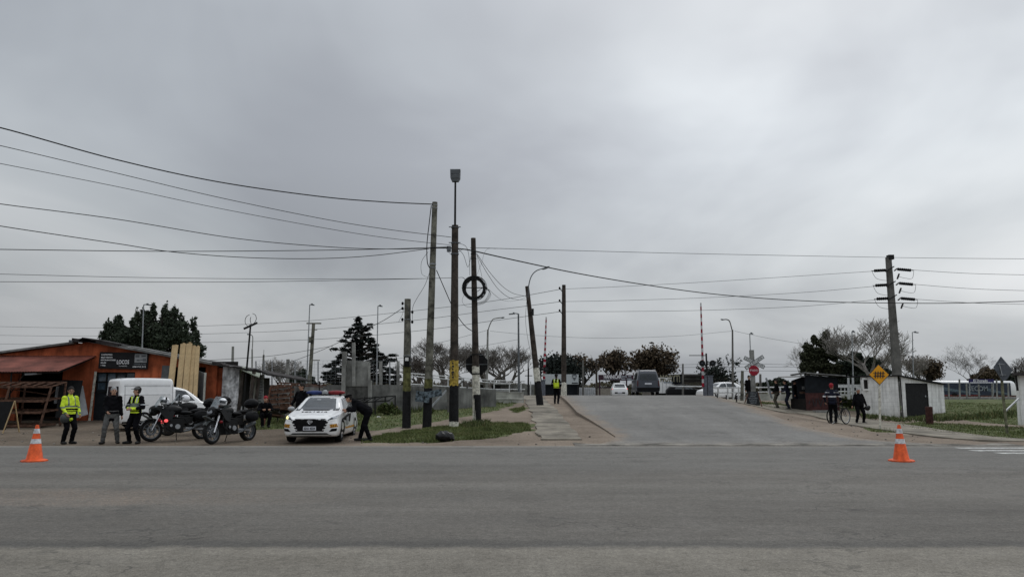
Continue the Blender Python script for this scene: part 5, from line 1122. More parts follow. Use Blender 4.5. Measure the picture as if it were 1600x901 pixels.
# low platform walls and the dark shed beyond
for (nm, lb, pts, z0, z1, mt) in (('low_wall', 'low pale platform edge wall left of the left pavement', (-3.2, .72, 46.2, 47.2), .8, 1.50, 'conc_light'), ('low_wall', 'lower pale step in front of the platform edge wall', (-2.0, .72, 44.2, 45.2), .6, 1.13, 'conc_light')):
    mb = MB(); cx_, cy_ = (pts[0]+pts[1])/2, (pts[2]+pts[3])/2; mb.box((0, 0, (z0+z1)/2), (pts[1]-pts[0], pts[3]-pts[2], z1-z0)); mb.box((0, 0, z1+.03), (pts[1]-pts[0]+.06, pts[3]-pts[2]+.06, .06)); o = mb.build(nm, M_[mt]); o.location = (cx_, cy_, 0); tag(o, lb, 'wall')
def building(name, label, px0, px1, pyT, Y, dep, mat, roof='brownroof', over=.3, extra=None, pyTR=None):
    x0, x1 = FX(px0, Y), FX(px1, Y); g_ = tz((x0+x1)/2, Y)-.3; b = Vector(((x0+x1)/2, Y, g_)); root = thing(name, label, 'building', b); z1 = PZ(0, pyT, Y); z1r = PZ(0, pyTR or pyT, Y)
    mb = MB(); v = [Vector((x, y, z))-b for y in (Y, Y+dep) for (x, z) in ((x0, g_), (x1, g_), (x1, z1r), (x0, z1))]; mb.add(v, [(0, 1, 2, 3), (4, 5, 6, 7), (0, 1, 5, 4), (3, 2, 6, 7), (0, 3, 7, 4), (1, 2, 6, 5)]); mb.build('wall', M_[mat], root)
    mb = MB(); v = [Vector((x, y, z+d_))-b for d_ in (.01, .14) for y in (Y-over, Y+dep+over) for (x, z) in ((x0-over, z1), (x1+over, z1r))]; mb.add(v, [(0, 1, 3, 2), (4, 5, 7, 6), (0, 1, 5, 4), (2, 3, 7, 6), (0, 2, 6, 4), (1, 3, 7, 5)]); mb.build('roof', M_[roof], root)
    if extra: extra(root, b, x0, x1, g_, z1)
    return root
def dkopen(nm, pxa, pxb, pya, pyb, Y, mat, d=.06):
    def fn(root, b):
        mb = MB(); mb.prism([P(pxa, pyb, Y-d)-b, P(pxb, pyb, Y-d)-b, P(pxb, pya, Y-d)-b, P(pxa, pya, Y-d)-b], (0, .05, 0)); return mb.build(nm, M_[mat], root)
    return fn
rt = building('brick_shed', 'low dark brown shed with a white eave beyond the white railing', 742, 794, 600.5, 76, 5, 'conc_dark', 'rail_white')
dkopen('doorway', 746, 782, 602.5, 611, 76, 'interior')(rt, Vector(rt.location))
rt = building('grey_boundary_wall', 'pale grey boundary wall segment left of the leaning lamp pole', 794, 835, 602, 80, .3, 'conc', 'conc', over=.02)
# shop building beyond the crossing with lettering
rt = building('shop_building', 'long low dark roofed shop with worn cream lettering beyond the crossing', 1036, 1134, 588, 76, 12, 'beige', 'brownroof', over=.8); b = Vector(rt.location)
mb = MB(); mb.prism([P(1030, 600, 75.2)-b, P(1066, 600, 75.2)-b, P(1066, 584, 75.2)-b, P(1030, 585.5, 75.2)-b], (0, .3, 0)); sgn = mb.build('sign_fascia', M_['navy'], rt)
text('MORYTI', .95, mk('cream_lettering', (.30, .28, .20), .7, var=.3, vs=5), parent=sgn, loc=P(1047, 591.5, 75.15)-b, width=2.0, ext=.02, bold=.03)
mb = MB(); mb.box(P(1044, 597, 75.15)-b, (.9, .04, .13)); mb.build('strapline', M_['inkg'], sgn)
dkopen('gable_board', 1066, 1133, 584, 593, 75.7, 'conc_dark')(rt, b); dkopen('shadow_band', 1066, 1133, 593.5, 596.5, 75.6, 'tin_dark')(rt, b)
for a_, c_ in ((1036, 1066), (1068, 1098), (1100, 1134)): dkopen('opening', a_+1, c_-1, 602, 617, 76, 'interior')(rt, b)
# corrugated white fence, billboard, banner
mb = MB(); Yc = 72; xa, xb = FX(905, Yc), FX(930.5, Yc); n = 18; x = [xa+(xb-xa)*i/n for i in range(n+1)]
for i in range(n): mb.add([(x[i], Yc+.06*(i % 2), .6), (x[i+1], Yc+.06*((i+1) % 2), .6), (x[i+1], Yc+.06*((i+1) % 2), PZ(0, 605, Yc)), (x[i], Yc+.06*(i % 2), PZ(0, 605, Yc))], [(0, 1, 2, 3)])
for i in range(0, n, 2): mb.box(((x[i]+x[i+1])/2, Yc-.05, (.6+PZ(0, 605, Yc))/2), (.05, .03, PZ(0, 605, Yc)-.6))
tag(mb.build('corrugated_fence', M_['planter'], origin=((xa+xb)/2, Yc, .6)), 'white corrugated metal fence panel left of the white car', 'fence')
Yb = 70
bb = thing('billboard', 'wide plain white billboard behind the traffic guard with a small dark emblem', 'billboard', G(880, Yb)); b = Vector(bb.location)
mb = MB(); mb.prism([P(848, 600, Yb)-b, P(904, 600, Yb)-b, P(904, 584.5, Yb)-b, P(848, 584, Yb)-b], (0, .12, 0)); pn = mb.build('panel', M_['billb'], bb)
c_ = P(897.5, 590, Yb-.04)-b; mb = MB(); mb.prism([c_+Vector(q) for q in ((-.24, 0, .26), (-.1, 0, .33), (.1, 0, .33), (.24, 0, .26), (.16, 0, .0), (0, 0, -.28), (-.16, 0, .0))], (0, .03, 0)); em = mb.build('emblem', M_['dgalv'], pn)
mb = MB(); mb.box(c_+Vector((0, -.02, .1)), (.22, .03, .14)); mb.build('emblem_centre', M_['billb'], em)
mb = MB(); mb.box(P(899, 598, Yb-.03)-b, (.5, .02, .09)); mb.box(P(894.5, 598, Yb-.03)-b, (.1, .02, .12)); mb.build('small_print', M_['ink'], pn)
for px_ in (850, 877, 903): mb = MB(); mb.bar(G(px_, Yb+.2)-b, P(px_, 585, Yb+.2)-b, .12, .12); mb.build('leg', M_['iron'], bb)
mb = MB(); mb.prism([P(848, 617, Yb+.5)-b, P(905, 617, Yb+.5)-b, P(905, 600.5, Yb+.5)-b, P(848, 600.5, Yb+.5)-b], (0, .1, 0)); mb.build('dark_backing', M_['navy'], bb)
Yn = 74; bn_ = thing('banner_sign', 'long dark magenta banner sign with white lettering above the white car', 'sign', G(962, Yn)); b = Vector(bn_.location)
mb = MB(); mb.prism([P(935, 593.5, Yn)-b, P(990, 594.5, Yn)-b, P(990, 585.5, Yn)-b, P(935, 585, Yn)-b], (0, .1, 0)); pn = mb.build('banner_panel', M_['hannic'], bn_)
text('HANNICAR', .5, M_['inkw'], parent=pn, loc=P(957, 588.5, Yn-.03)-b, width=1.75, bold=.01)
text('LAVADERO', .2, M_['inkg'], name='small_lettering', parent=pn, loc=P(956, 591.8, Yn-.03)-b, width=1.6); mb = MB()
for (a_, c_, w_) in ((975, 588, .6), (984, 587.5, .3), (974, 591.5, .4), (983, 591.5, .5), (985, 593.6, .6)): mb.box(P(a_, c_, Yn-.03)-b, (w_, .02, .11))
mb.build('small_print', M_['inkg'], pn)
for px_ in (937, 979, 988): mb = MB(); mb.bar(G(px_, Yn+.2)-b, P(px_, 586, Yn+.2)-b, .12, .12); mb.build('leg', M_['hannic'], bn_)
rt = building('low_wall_building', 'low brown wall behind the white car', 934, 962, 606, 79, .4, 'beige', 'brownroof', over=.03)

# ------------------------------------------------------------------ level crossing
def barrier(label, px, Y, py0, tx, ty, gb, lamps):
    b = G(px, Y); root = thing('crossing_barrier', label, 'barrier', b, group='raised crossing barriers')
    a_ = P(px, py0, Y)-b; t = P(tx, ty, Y)-b; n = 22
    st = MB()
    for k in range(n):
        p0, p1_ = a_.lerp(t, k/n), a_.lerp(t, (k+1)/n); r0_, r1_ = .10-.05*k/n, .10-.05*(k+1)/n
        st.tube([p0, p1_], [r0_, r1_], 8, k % 2)
    st.build('barrier_arm', [M_['signred'], mk('arm_white', (.5, .5, .5), .6)], root)
    mb = MB(); mb.box((gb[0], .1, gb[1]/2), (gb[2], .5, gb[1])); mb.box((gb[0], .1, gb[1]+.03), (gb[2]+.08, .58, .06)); cab = mb.build('machine_cabinet', mk('blue_grey_cabinet', (.12, .13, .155), .6), root)
    mb = MB(); mb.cyl((gb[0]-.1, -.1, 0), (gb[0]-.1, -.1, lamps[0]+.6), .06, n=8); mb.bar((gb[0]-.1-lamps[1]-.2, -.1, lamps[0]+.45) if lamps[2] else (gb[0]-.3, -.1, lamps[0]), (gb[0]-.1, -.1, lamps[0]+.45) if lamps[2] else (gb[0], -.1, lamps[0]), .05, .05); mb.build('mast', M_['iron'], root)
    for sx_ in (-1, 1):
        c_ = Vector((gb[0]-.1+sx_*.37+.04, -.22, lamps[0]-.1)); mb = MB(); mb.lathe([(.0, 0), (.22, 0), (.22, .04), (.0, .05)], c_, 'Y', 18); lf = mb.build('signal_backplate', M_['iron'], root)
        mb = MB(); mb.lathe([(.10, -.08), (.12, -.08), (.12, 0), (.10, 0)], c_, 'Y', 14); mb.ell(c_+Vector((0, -.01, 0)), (.09, .03, .09), n=6); mb.build('signal_lamp', M_['glass_d'], lf)
    return root
barrier('raised red and white crossing barrier on the right of the road beside twin round signals', 1099, 52, 604, 1095, 473, (.38, 1.45, .60), (2.45, 1.0, True))
barrier('raised red and white crossing barrier left of the tall crest pole', 850, 57, 592, 853.5, 495, (-.15, 1.2, .5), (2.15, .6, False))
# crossbuck with stop sign
Yx = 45.5; b = G(1179, Yx); cbk = thing('crossbuck_sign', 'white railway crossbuck above a red stop sign on a pale post', 'road sign', b)
mb = MB(); mb.box((.0, .1, 1.6), (.24, .2, 3.5)); mb.build('post', M_['conc'], cbk)
c_ = P(1178.5, 566, Yx)-b
for (ang, s_) in ((R(-26), 'CUIDADO'), (R(33), 'TRENES')):
    d = Vector((math.cos(ang), 0, math.sin(ang))); off = 0 if ang < 0 else -.03; ro = Matrix.Rotation(-ang, 3, 'Y'); mb = MB()
    mb.box(c_+Vector((0, off, 0)), (1.36, .02, .24), 0, ro); bl_ = mb.build('crossbuck_blade', M_['ink'], cbk)
    mb = MB(); mb.box(c_+Vector((0, off-.012, 0)), (1.29, .008, .175), 0, ro); mb.build('blade_face', mk('dull_white_face', (.58, .60, .60), .6), bl_)
    o = text(s_, .17, M_['ink'], parent=bl_, loc=c_+Vector((0, off-.02, 0)), rot=(math.pi/2, -ang, 0), width=1.12, bold=-.002); 
sc2 = P(1177.5, 578.5, Yx)-b; mb = MB(); poly = [(sc2.x+.33*math.cos(R(22.5+45*k)), -.08, sc2.z+.33*math.sin(R(22.5+45*k))) for k in range(8)]; mb.prism(poly, (0, .02, 0)); stp = mb.build('stop_sign', M_['signred'], cbk)
text('PARE', .2, M_['inkw'], parent=stp, loc=(sc2.x, -.088, sc2.z), width=.46, bold=-.003)
# A-frame blackboard on the verge
Ya = 43; b = G(1176, Ya); sbd = thing('sandwich_board', 'chalk written black sandwich board on dark legs beside the crossing', 'sandwich board', b)
mb = MB(); mb.prism([P(1166, 633, Ya)-b, P(1188, 633, Ya)-b, P(1184, 611, Ya+.25)-b, P(1169, 611, Ya+.25)-b], (0, .03, 0)); bp = mb.build('board_panel', M_['board'], sbd)
r = random.Random(8); 
for k in range(7):
    py = 613.5+k*2.7; w_ = r.uniform(.3, .52); t_ = k/7; q = P(1176.8+r.uniform(-.8, .8), py, Ya+.25-.25*t_-.03)-b
    text(('MENU', 'TORTAS', 'EMPANADAS', 'PAN CASERO', 'JUGOS', 'REFRESCOS', 'AGUA')[k], .09, M_['inkg'], parent=bp, loc=q, width=w_)
for (a_, c_, y1) in ((1163, 638, Ya-.1), (1191, 638, Ya-.1), (1172, 637, Ya+.8), (1180, 637, Ya+.8)):
    mb = MB(); mb.bar(G(a_, y1)-b, P(1170 if a_ < 1176 else 1184, 612, Ya+.3)-b, .05, .04); mb.build('leg', M_['rackwood'], sbd)
# low iron rail on the verge
b = G(1140, 45); lr = thing('low_rail', 'low rusty rail on short posts along the verge left of the sandwich board', 'railing', b)
mb = MB(); mb.bar(P(1118, 625, 46.5)-b, P(1151, 629, 43.5)-b, .04, .04); mb.build('rail', M_['rust'], lr)
for px_, yy in ((1121, 46.5), (1135, 45), (1151, 43.6)): mb = MB(); g_ = G(px_, yy); mb.bar(g_-b, g_-b+Vector((0, 0, .38)), .06, .06); mb.build('rail_post', M_['iron'], lr)
# white barriers right of the crossing
wb = thing('pedestrian_barrier', 'white horizontal railings behind the sandwich board and the people at the kiosk', 'railing', G(1190, 54)); b = Vector(wb.location)
for (pa, ya, pb, yb_, py0, py1) in ((1110, 56, 1345, 52, 606, 603), (1110, 56, 1345, 52, 613, 611), (1040, 58, 1120, 58, 603, 604)):
    mb = MB(); mb.tube([P(pa, py0, ya)-b, P(pb, py1, yb_)-b], .05, 6); mb.build('handrail', M_['rail_white'], wb)
mb = MB(); mb.bar(P(1185, 620, 52)-b, P(1350, 622, 50)-b, .1, .45); mb.build('kerb_beam', M_['conc_light'], wb)
for p_ in (1112, 1122, 1137, 1146, 1154, 1162, 1201, 1219, 1330, 1344): 
    g_ = G(p_, 54); mb = MB(); mb.cyl(g_-b, P(p_, 604, 54)-b, .06, n=8); mb.build('barrier_post', M_['rail_white'], wb)
mb = MB(); mb.bar(P(1206, 640-18, 49)-b, P(1197, 590, 49)-b, .1, .1); mb.build('slanting_strut', M_['galv'], wb)
# fence of white bars between kiosk and shed
wf = thing('barred_fence', 'pale barred fence panel between the kiosk and the white shed', 'fence', G(1320, 52)); b = Vector(wf.location)
mb = MB()
for py in (601, 604.5, 616): mb.bar(P(1307, py, 52)-b, P(1346, py, 52)-b, .06, .06)
for p_ in range(1308, 1347, 6): mb.bar(P(p_, 601, 52)-b, P(p_, 617, 52)-b, .04, .04)
mb.build('bars', M_['rail_white'], wf)
mb = MB(); mb.prism([P(1304, 629, 51)-b, P(1350, 629, 51)-b, P(1350, 618, 51)-b, P(1304, 618, 51)-b], (0, .15, 0)); mb.build('base_wall', M_['conc'], wf)

# ------------------------------------------------------------------ kiosk, shed, bus, right edge
Yq = 44; ka, kb, kc = G(1237, 45.2), G(1260, Yq), G(1312, Yq+.3); kz = .42; kt = PZ(1262, 585, Yq)
ki = thing('kiosk', 'small dark wooden kiosk with maroon lower boards and an open counter flap', 'kiosk', kb); b = Vector(ki.location); dep = Vector((1.25, 3.0, 0))
def wallq(mb, p0, p1, z0, z1a, z1b, th=(0, .08, 0)): mb.prism([Vector((p0.x, p0.y, z0))-b, Vector((p1.x, p1.y, z0))-b, Vector((p1.x, p1.y, z1b))-b, Vector((p0.x, p0.y, z1a))-b], th)
zm_ = PZ(1260, 613.5, Yq)
mb = MB(); wallq(mb, kb, kc, zm_, kt, kt-.15); wallq(mb, kb+dep, kc+dep, kz-.3, kt, kt-.15); wallq(mb, kc, kc+dep, kz-.3, kt-.15, kt-.15, (-.08, 0, 0)); wallq(mb, ka+Vector((1.0, 2.4, 0)), kb+dep, kz-.3, kt-.3, kt); mb.build('wall', M_['navy'], ki)
mb = MB(); wallq(mb, kb+Vector((0, -.015, 0)), kc+Vector((0, -.015, 0)), kz-.35, zm_-.004, zm_-.004); lw = mb.build('lower_boards', M_['maroon'], ki)
mb = MB(); r = random.Random(2)
for k, (u_, h_, an) in enumerate(((.10, .25, .3), (.22, .42, -.2), (.30, .5, .15), (.40, .5, -.25), (.47, .4, .35), (.55, .45, 0), (.66, .25, 1.2))): q = kb.lerp(kc, u_); mb.box(Vector((q.x, q.y-.03, kz+.55))-b, (.04, .012, h_), rot=Euler((0, an, 0)).to_matrix())
mb.build('scrawled_mark', M_['ink'], lw)
mb = MB(); wallq(mb, ka, kb, kz-.35, kz+.75, kz+.75, (0, .1, 0)); ct = mb.build('counter', M_['interior'], ki)
mb = MB(); mb.box(P(1256, 605.5, 44.6)-b, (.22, .05, .18)); mb.build('paper_notice', M_['greyboard'], ki)
mb = MB(); mb.box(P(1256, 613, 44.4)-b, (.4, .3, .12)); mb.build('tray', M_['rackwood'], ki)
mb = MB(); v = [Vector(q)-b for q in ((ka.x-.1, ka.y-.3, PZ(1237, 586, 45)), (kb.x, kb.y-.3, kt+.10), (kb.x+1.3, kb.y+3.4, kt+.12), (ka.x+1.1, ka.y+2.6, PZ(1237, 586, 45)+.02))]; mb.prism(v, (0, 0, .06))
mb.prism([Vector(q)-b for q in ((kb.x, kb.y-.32, kt+.06), (kc.x+.35, kc.y-.32, kt-.10), (kc.x+1.5, kc.y+3.4, kt-.08), (kb.x+1.3, kb.y+3.4, kt+.08))], (0, 0, .07)); mb.build('roof', M_['tin'], ki)
mb = MB(); mb.prism([P(1216, 590, 43.6)-b, P(1258, 588.5, 43.4)-b, P(1258, 587.5, 45)-b, P(1220, 588.5, 45)-b], (0, 0, .04)); mb.build('counter_flap', M_['tin'], ki)
mb = MB(); mb.box(G(1290, 43.2)+Vector((0, 0, .08))-b, (1.3, .5, .14)); mb.build('door_step', M_['conc'], ki)
# white block shed
ya, yb2, yc2 = 43.2, 41.2, 43.5; sa, sb, sc3 = G(1348, ya), G(1407, yb2), G(1474, yc2)
sh = thing('white_shed', 'small whitewashed block shed with a black door and dark flat roof', 'shed', sb); b = Vector(sh.location)
zA, zB, zC = PZ(1348, 588.5, ya), PZ(1407, 587.5, yb2), PZ(1473, 601, yc2)
mb = MB(); mb.prism([Vector((sa.x, sa.y, sa.z-.4))-b, Vector((sb.x, sb.y, sb.z-.4))-b, Vector((sb.x, sb.y, zB))-b, Vector((sa.x, sa.y, zA))-b], (.05, .15, 0))
def onw(px, py, lift=.0):       # point on the right-hand wall
    t = (px-1407)/(1474-1407); yy = yb2+(yc2-yb2)*t; return P(px, py, yy-lift)
for (p0, p1, pyt0, pyt1, top) in ((1407.0, 1413.5, 588, 589.5, 'r'), (1449, 1474, 597, 601, 'r')):
    mb.prism([Vector((onw(p0, 600).x, onw(p0, 600).y, sb.z-.4))-b, Vector((onw(p1, 600).x, onw(p1, 600).y, sb.z-.4))-b, onw(p1, pyt1)-b, onw(p0, pyt0)-b], (.02, .15, 0))
mb.prism([onw(1413.5, 598)-b, onw(1449, 598.5)-b, onw(1449, 597)-b, onw(1413.5, 589.5)-b], (.02, .15, 0)); mb.build('wall', M_['whiteblock'], sh)
mb = MB(); mb.prism([Vector((onw(1413.5, 600).x, onw(1413.5, 600).y+.06, sb.z-.1))-b, Vector((onw(1449, 600).x, onw(1449, 600).y+.06, sb.z-.1))-b, onw(1449, 598.3, -.06)-b, onw(1413.5, 597.8, -.06)-b], (0, .05, 0)); dd = mb.build('door', M_['blackp'], sh)
mb = MB(); mb.ell(onw(1446, 619, .03)-b, (.04, .04, .06), n=5); mb.build('door_handle', M_['galv'], dd)
mb = MB(); mb.box(P(1355, 600, ya-.35)-b, (.42, .06, .52)); wn = mb.build('window', M_['interior'], sh)
mb = MB()
for dx in (-.26, .26): mb.box(P(1355, 600, ya-.37)-b+Vector((dx, 0, 0)), (.1, .08, .72))
for dz in (-.31, .31): mb.box(P(1355, 600, ya-.37)-b+Vector((0, -.002, dz)), (.62, .08, .1))
mb.build('window_frame', M_['white'], wn)
mb = MB(); a_ = onw(1410, 590); mb.cyl(Vector((sb.x+.12, sb.y-.06, sb.z))-b, Vector((sb.x+.12, sb.y-.06, zB-.1))-b, .025, n=6); mb.build('conduit', M_['iron'], sh)
mb = MB(); D = Vector((.9, 3.4, 0)); mb.prism([Vector((sa.x-.12, sa.y-.12, zA))-b, Vector((sb.x, sb.y-.25, zB))-b, Vector((sb.x, sb.y+3.4, zB))-b, Vector((sa.x-.1, sa.y+3.0, zA))-b], (0, 0, .07))
mb.prism([Vector((sb.x, sb.y-.25, zB+.002))-b, Vector((sc3.x+.15, sc3.y-.2, zC+.02))-b, Vector((sc3.x+.5, sc3.y+2.5, zC+.02))-b, Vector((sb.x, sb.y+3.4, zB+.002))-b], (0, 0, .07)); mb.build('roof', M_['blackp'], sh)
mb = MB(); mb.prism([Vector((sc3.x, sc3.y, sc3.z-.4))-b, Vector((sc3.x+.3, sc3.y+2.4, sc3.z-.4))-b, Vector((sc3.x+.3, sc3.y+2.4, zC))-b, Vector((sc3.x, sc3.y, zC))-b], (-.15, 0, 0)); mb.build('side_wall', M_['whiteblock'], sh)
# dark red stump
g_ = G(1453, 36.6); mb = MB(); mb.tube([(0, 0, -.1), (0, 0, .45), (.01, 0, .84)], [.17, .165, .165], 10); mb.lathe([(.165, .84), (.14, .86), (0, .85)], (.01, 0, 0), 'Z', 10); o = mb.build('painted_stump', mk('dark_red_stump', (.06, .024, .02), .85, var=.3)); o.location = g_; tag(o, 'dark red painted stump standing in the grass before the white shed', 'stump')
# bus behind the embankment
Yu = 86; xa, xb = FX(1462, Yu), FX(1590, Yu); zb0, zt0 = .6, PZ(0, 594.5, Yu); b = Vector(((xa+xb)/2, Yu, zb0)); bus = thing('parked_bus', 'long dark blue bus with a white roof standing beyond the railway on the right', 'bus', b)
Hh = zt0-zb0; mb = MB(); sect = [(-1.2, .3), (-1.25, 1.0), (-1.22, Hh-.35), (-1.1, Hh-.1), (-.8, Hh), (.8, Hh), (1.1, Hh-.1), (1.22, Hh-.35), (1.25, 1.0), (1.2, .3)]; n = len(sect); v = []
Lb = xb-xa; st = [(-Lb/2, .92, 0), (-Lb/2+.15, 1, 0), (Lb/2-1.0, 1, 0), (Lb/2-.25, .99, .02), (Lb/2, .9, .25)]
for (x, s_, dd_) in st: v += [(x-(dd_*.0)+(0 if z < 1.6 else -dd_*1.2*(z-1.6)/Hh), y*s_+1.25, z*(1 if z < 1 else s_**.5)) for (y, z) in sect]
f = [(i*n+k, i*n+(k+1) % n, (i+1)*n+(k+1) % n, (i+1)*n+k) for i in range(len(st)-1) for k in range(n)]+[tuple(range(n)), tuple((len(st)-1)*n+k for k in range(n))]; mb.add(v, f); mb.build('body', M_['carwhite'], bus, smooth=True)
mb = MB(); mb.box((-.25, -.012, Hh*.56), (Lb-.9, .02, Hh*.66)); gls = mb.build('window_band', M_['bluew'], bus)
mb = MB(); 
for (x0_, x1_) in ((-Lb/2+.6, -Lb/2+5.2), (Lb/2-4.0, Lb/2-1.0)):
    mb.prism([(x0_, -.03, Hh*.70), (x0_, -.03, Hh*.52), (x1_, -.03, Hh*.26), (x1_, -.03, Hh*.33)], (0, .008, 0))
mb.build('wave_stripe', M_['buslight'], bus)
mb = MB(); mb.box((-Lb/2+2.6, -.03, Hh*.24), (4.6, .02, .09)); mb.build('red_stripe', M_['red'], bus)
text('SECOM', .8, M_['inkg'], parent=bus, loc=P(1528.5, 607, Yu-.1)-b, width=2.2, bold=.005)
for x in (-Lb/2+2.2, Lb/2-2.6):
    mb = MB(); mb.lathe([(0, -.1), (.3, -.1), (.45, -.08), (.5, 0), (.45, .18), (0, .2)], (x, .05, .35), 'Y', 20); mb.build('wheel', M_['tyre'], bus)
# purple station sign on posts
b = G(1534, 80); sg = thing('station_sign', 'purple name sign reading El Dorado standing in front of the bus roof', 'sign', b)
mb = MB(); mb.prism([P(1514, 597, 80)-b, P(1553, 597, 80)-b, P(1553, 592, 80)-b, P(1514, 592, 80)-b], (0, .08, 0)); pn = mb.build('sign_panel', M_['purple'], sg)
text('El Dorado', .36, M_['inkw'], parent=pn, loc=P(1532, 594.4, 79.95)-b, width=1.55, bold=.008)
for px_ in (1515, 1552): mb = MB(); mb.bar(G(px_, 80.1)-b, P(px_, 593, 80.1)-b, .1, .1); mb.build('post', M_['galv'], sg)
# thin posts of the railway fence before the bus
rf = thing('railway_fence', 'row of thin grey fence posts before the bus with a pale concrete base', 'fence', G(1535, 60)); b = Vector(rf.location)
for (px_, py_) in ((1499, 592), (1510, 599), (1529, 600), (1550, 599), (1557, 592), (1482, 598), (1575, 598)):
    mb = MB(); mb.bar(P(px_+1, 624, 60)-b, P(px_, py_, 60)-b, .09, .09); mb.build('fence_post', M_['conc'], rf)
mb = MB(); mb.prism([P(1470, 629, 60)-b, P(1640, 630, 60)-b, P(1640, 621.5, 60)-b, P(1470, 620.5, 60)-b], (0, .2, 0)); mb.build('concrete_base', M_['conc'], rf)
mb = MB(); mb.prism([P(1470, 631, 59.5)-b, P(1640, 631.5, 59.5)-b, P(1640, 629, 59.5)-b, P(1470, 628.5, 59.5)-b], (0, .1, 0)); mb.build('dark_kerb', M_['blackp'], rf)
# sign back on crooked post at right
b = G(1574, 28.5); root = thing('crooked_sign', 'grey diamond sign back on a crooked mossy post near the right edge', 'road sign', b)
mb = MB(); mb.tube(spline([(0, 0, -.1), P(1571, 650, 28.5)-b, P(1567, 615, 28.5)-b, P(1565, 592, 28.5)-b, P(1561, 568, 28.5)-b]), .05, 8); mb.build('post', mk('mossy_post', (.17, .17, .11), .9, var=.35, vs=5), root)
c_ = P(1566, 577, 28.4)-b; mb = MB(); w_ = .37; mb.prism([c_+Vector(q) for q in ((0, 0, .50), (.40, 0, -.02), (.16, 0, -.36), (-.02, 0, -.45), (-.33, 0, .08))], (0, .02, 0)); sp_ = mb.build('sign_plate', M_['signback'], root)
mb = MB(); mb.bar(c_+Vector((-.12, -.03, .24)), c_+Vector((-.04, -.03, -.24)), .03, .03); mb.bar(c_+Vector((-.17, -.03, .2)), c_+Vector((.08, -.03, .2)), .02, .02); mb.bar(c_+Vector((-.13, -.03, -.2)), c_+Vector((.1, -.03, -.2)), .02, .02); mb.build('bracket', M_['galv'], sp_)
mb = MB(); mb.bar(P(1571, 642, 28.5)-b, P(1592, 622, 29.5)-b, .05, .05); mb.build('brace', M_['galv'], root)
# shelter post at the right edge
b = G(1600, 31.5); root = thing('roadside_shelter', 'white post and dark roof edge of a shelter cut by the right edge', 'shelter', b)
mb = MB(); mb.prism([P(1597, 664, 31.5)-b, P(1606, 664, 31.5)-b, P(1602, 586, 31.5)-b, P(1592, 586, 31.5)-b], (0, .25, 0)); mb.build('post', M_['whiteblock'], root); mb = MB(); mb.prism([P(1720, 664, 33.5)-b, P(1729, 664, 33.5)-b, P(1725, 586, 33.5)-b, P(1717, 586, 33.5)-b], (0, .25, 0)); mb.build('post', M_['whiteblock'], root)
mb = MB(); mb.prism([P(1581, 586, 31.2)-b, P(1740, 586, 31.2)-b, P(1740, 581.5, 31.2)-b, P(1581, 582, 31.2)-b], (2.2, 2.8, 0)); mb.build('roof', M_['brownroof'], root)
mb = MB(); mb.bar(P(1590, 610, 31.4)-b, P(1586, 573, 31.4)-b, .06, .06); mb.build('iron_upright', M_['iron'], root)
# railway warning sign
b = G(1375, 30.6); root = thing('warning_sign', 'yellow diamond warning sign with a black track symbol on a thin white post', 'road sign', b)
mb = MB(); mb.tube([(0, 0, -.1), P(1374, 600, 30.6)-b], .045, 8); mb.build('post', M_['creamp'], root)
c_ = P(1373.5, 585, 30.5)-b; w_ = .43; mb = MB(); mb.prism([c_+Vector(q) for q in ((0, 0, w_), (w_, 0, 0), (0, 0, -w_), (-w_, 0, 0))], (0, .02, 0)); dp = mb.build('diamond_plate', M_['ink'], root)
mb = MB(); w_ = .40; mb.prism([c_+Vector((q[0], -.008, q[2])) for q in ((0, 0, w_), (w_, 0, 0), (0, 0, -w_), (-w_, 0, 0))], (0, .006, 0)); mb.build('yellow_face', M_['signyel'], dp)
mb = MB()
for dz in (-.055, .055): mb.box(c_+Vector((0, -.018, dz)), (.46, .012, .028))
for k in range(4): mb.box(c_+Vector((-.155+.103*k, -.02, 0)), (.034, .014, .27), rot=Euler((0, R(6), 0)).to_matrix())
mb.build('track_symbol', M_['ink'], dp)
# traffic cones
def cone(label, px, Y, h=.845):
    b = G(px, Y); root = thing('traffic_cone', label, 'traffic cone', b+Vector((0, 0, .005)), group='orange traffic cones on the road')
    mb = MB(); w_ = .265; v = []; 
    for (s_, z) in ((w_, 0), (w_, .025), (w_*.86, .045), (.19, .05)):
        for k in range(8): a_ = R(22.5+45*k); rr_ = s_/math.cos(R(22.5)) if s_ > .2 else s_; v.append((rr_*math.cos(a_)*(1.0 if s_ > .2 else 1), rr_*math.sin(a_), z))
    f = [(i*8+k, i*8+(k+1) % 8, (i+1)*8+(k+1) % 8, (i+1)*8+k) for i in range(3) for k in range(8)]+[tuple(range(8)), tuple(24+k for k in range(8))]; mb.add(v, f); mb.build('base', M_['coneor'], root)
    mb = MB(); mb.lathe([(.19, .045), (.175, .06), (.036, h-.02), (.03, h), (.022, h), (.018, h-.04)], (0, 0, 0), 'Z', 24); cn = mb.build('body', M_['coneor'], root, smooth=True)
    for (z0, z1) in ((.41, .52), (.645, .755)):
        rf_ = lambda z: .175-(.175-.036)*(z-.06)/(h-.08)+.004
        mb = MB(); mb.lathe([(rf_(z0), z0), (rf_(z1), z1)], (0, 0, 0), 'Z', 24); mb.build('reflective_band', M_['conewhite'], cn, smooth=True)
cone('orange traffic cone on the road at the left, before the empty rack', 53.5, 17.75); cone('orange traffic cone on the road at the right, before the white shed', 1408.5, 17.75)
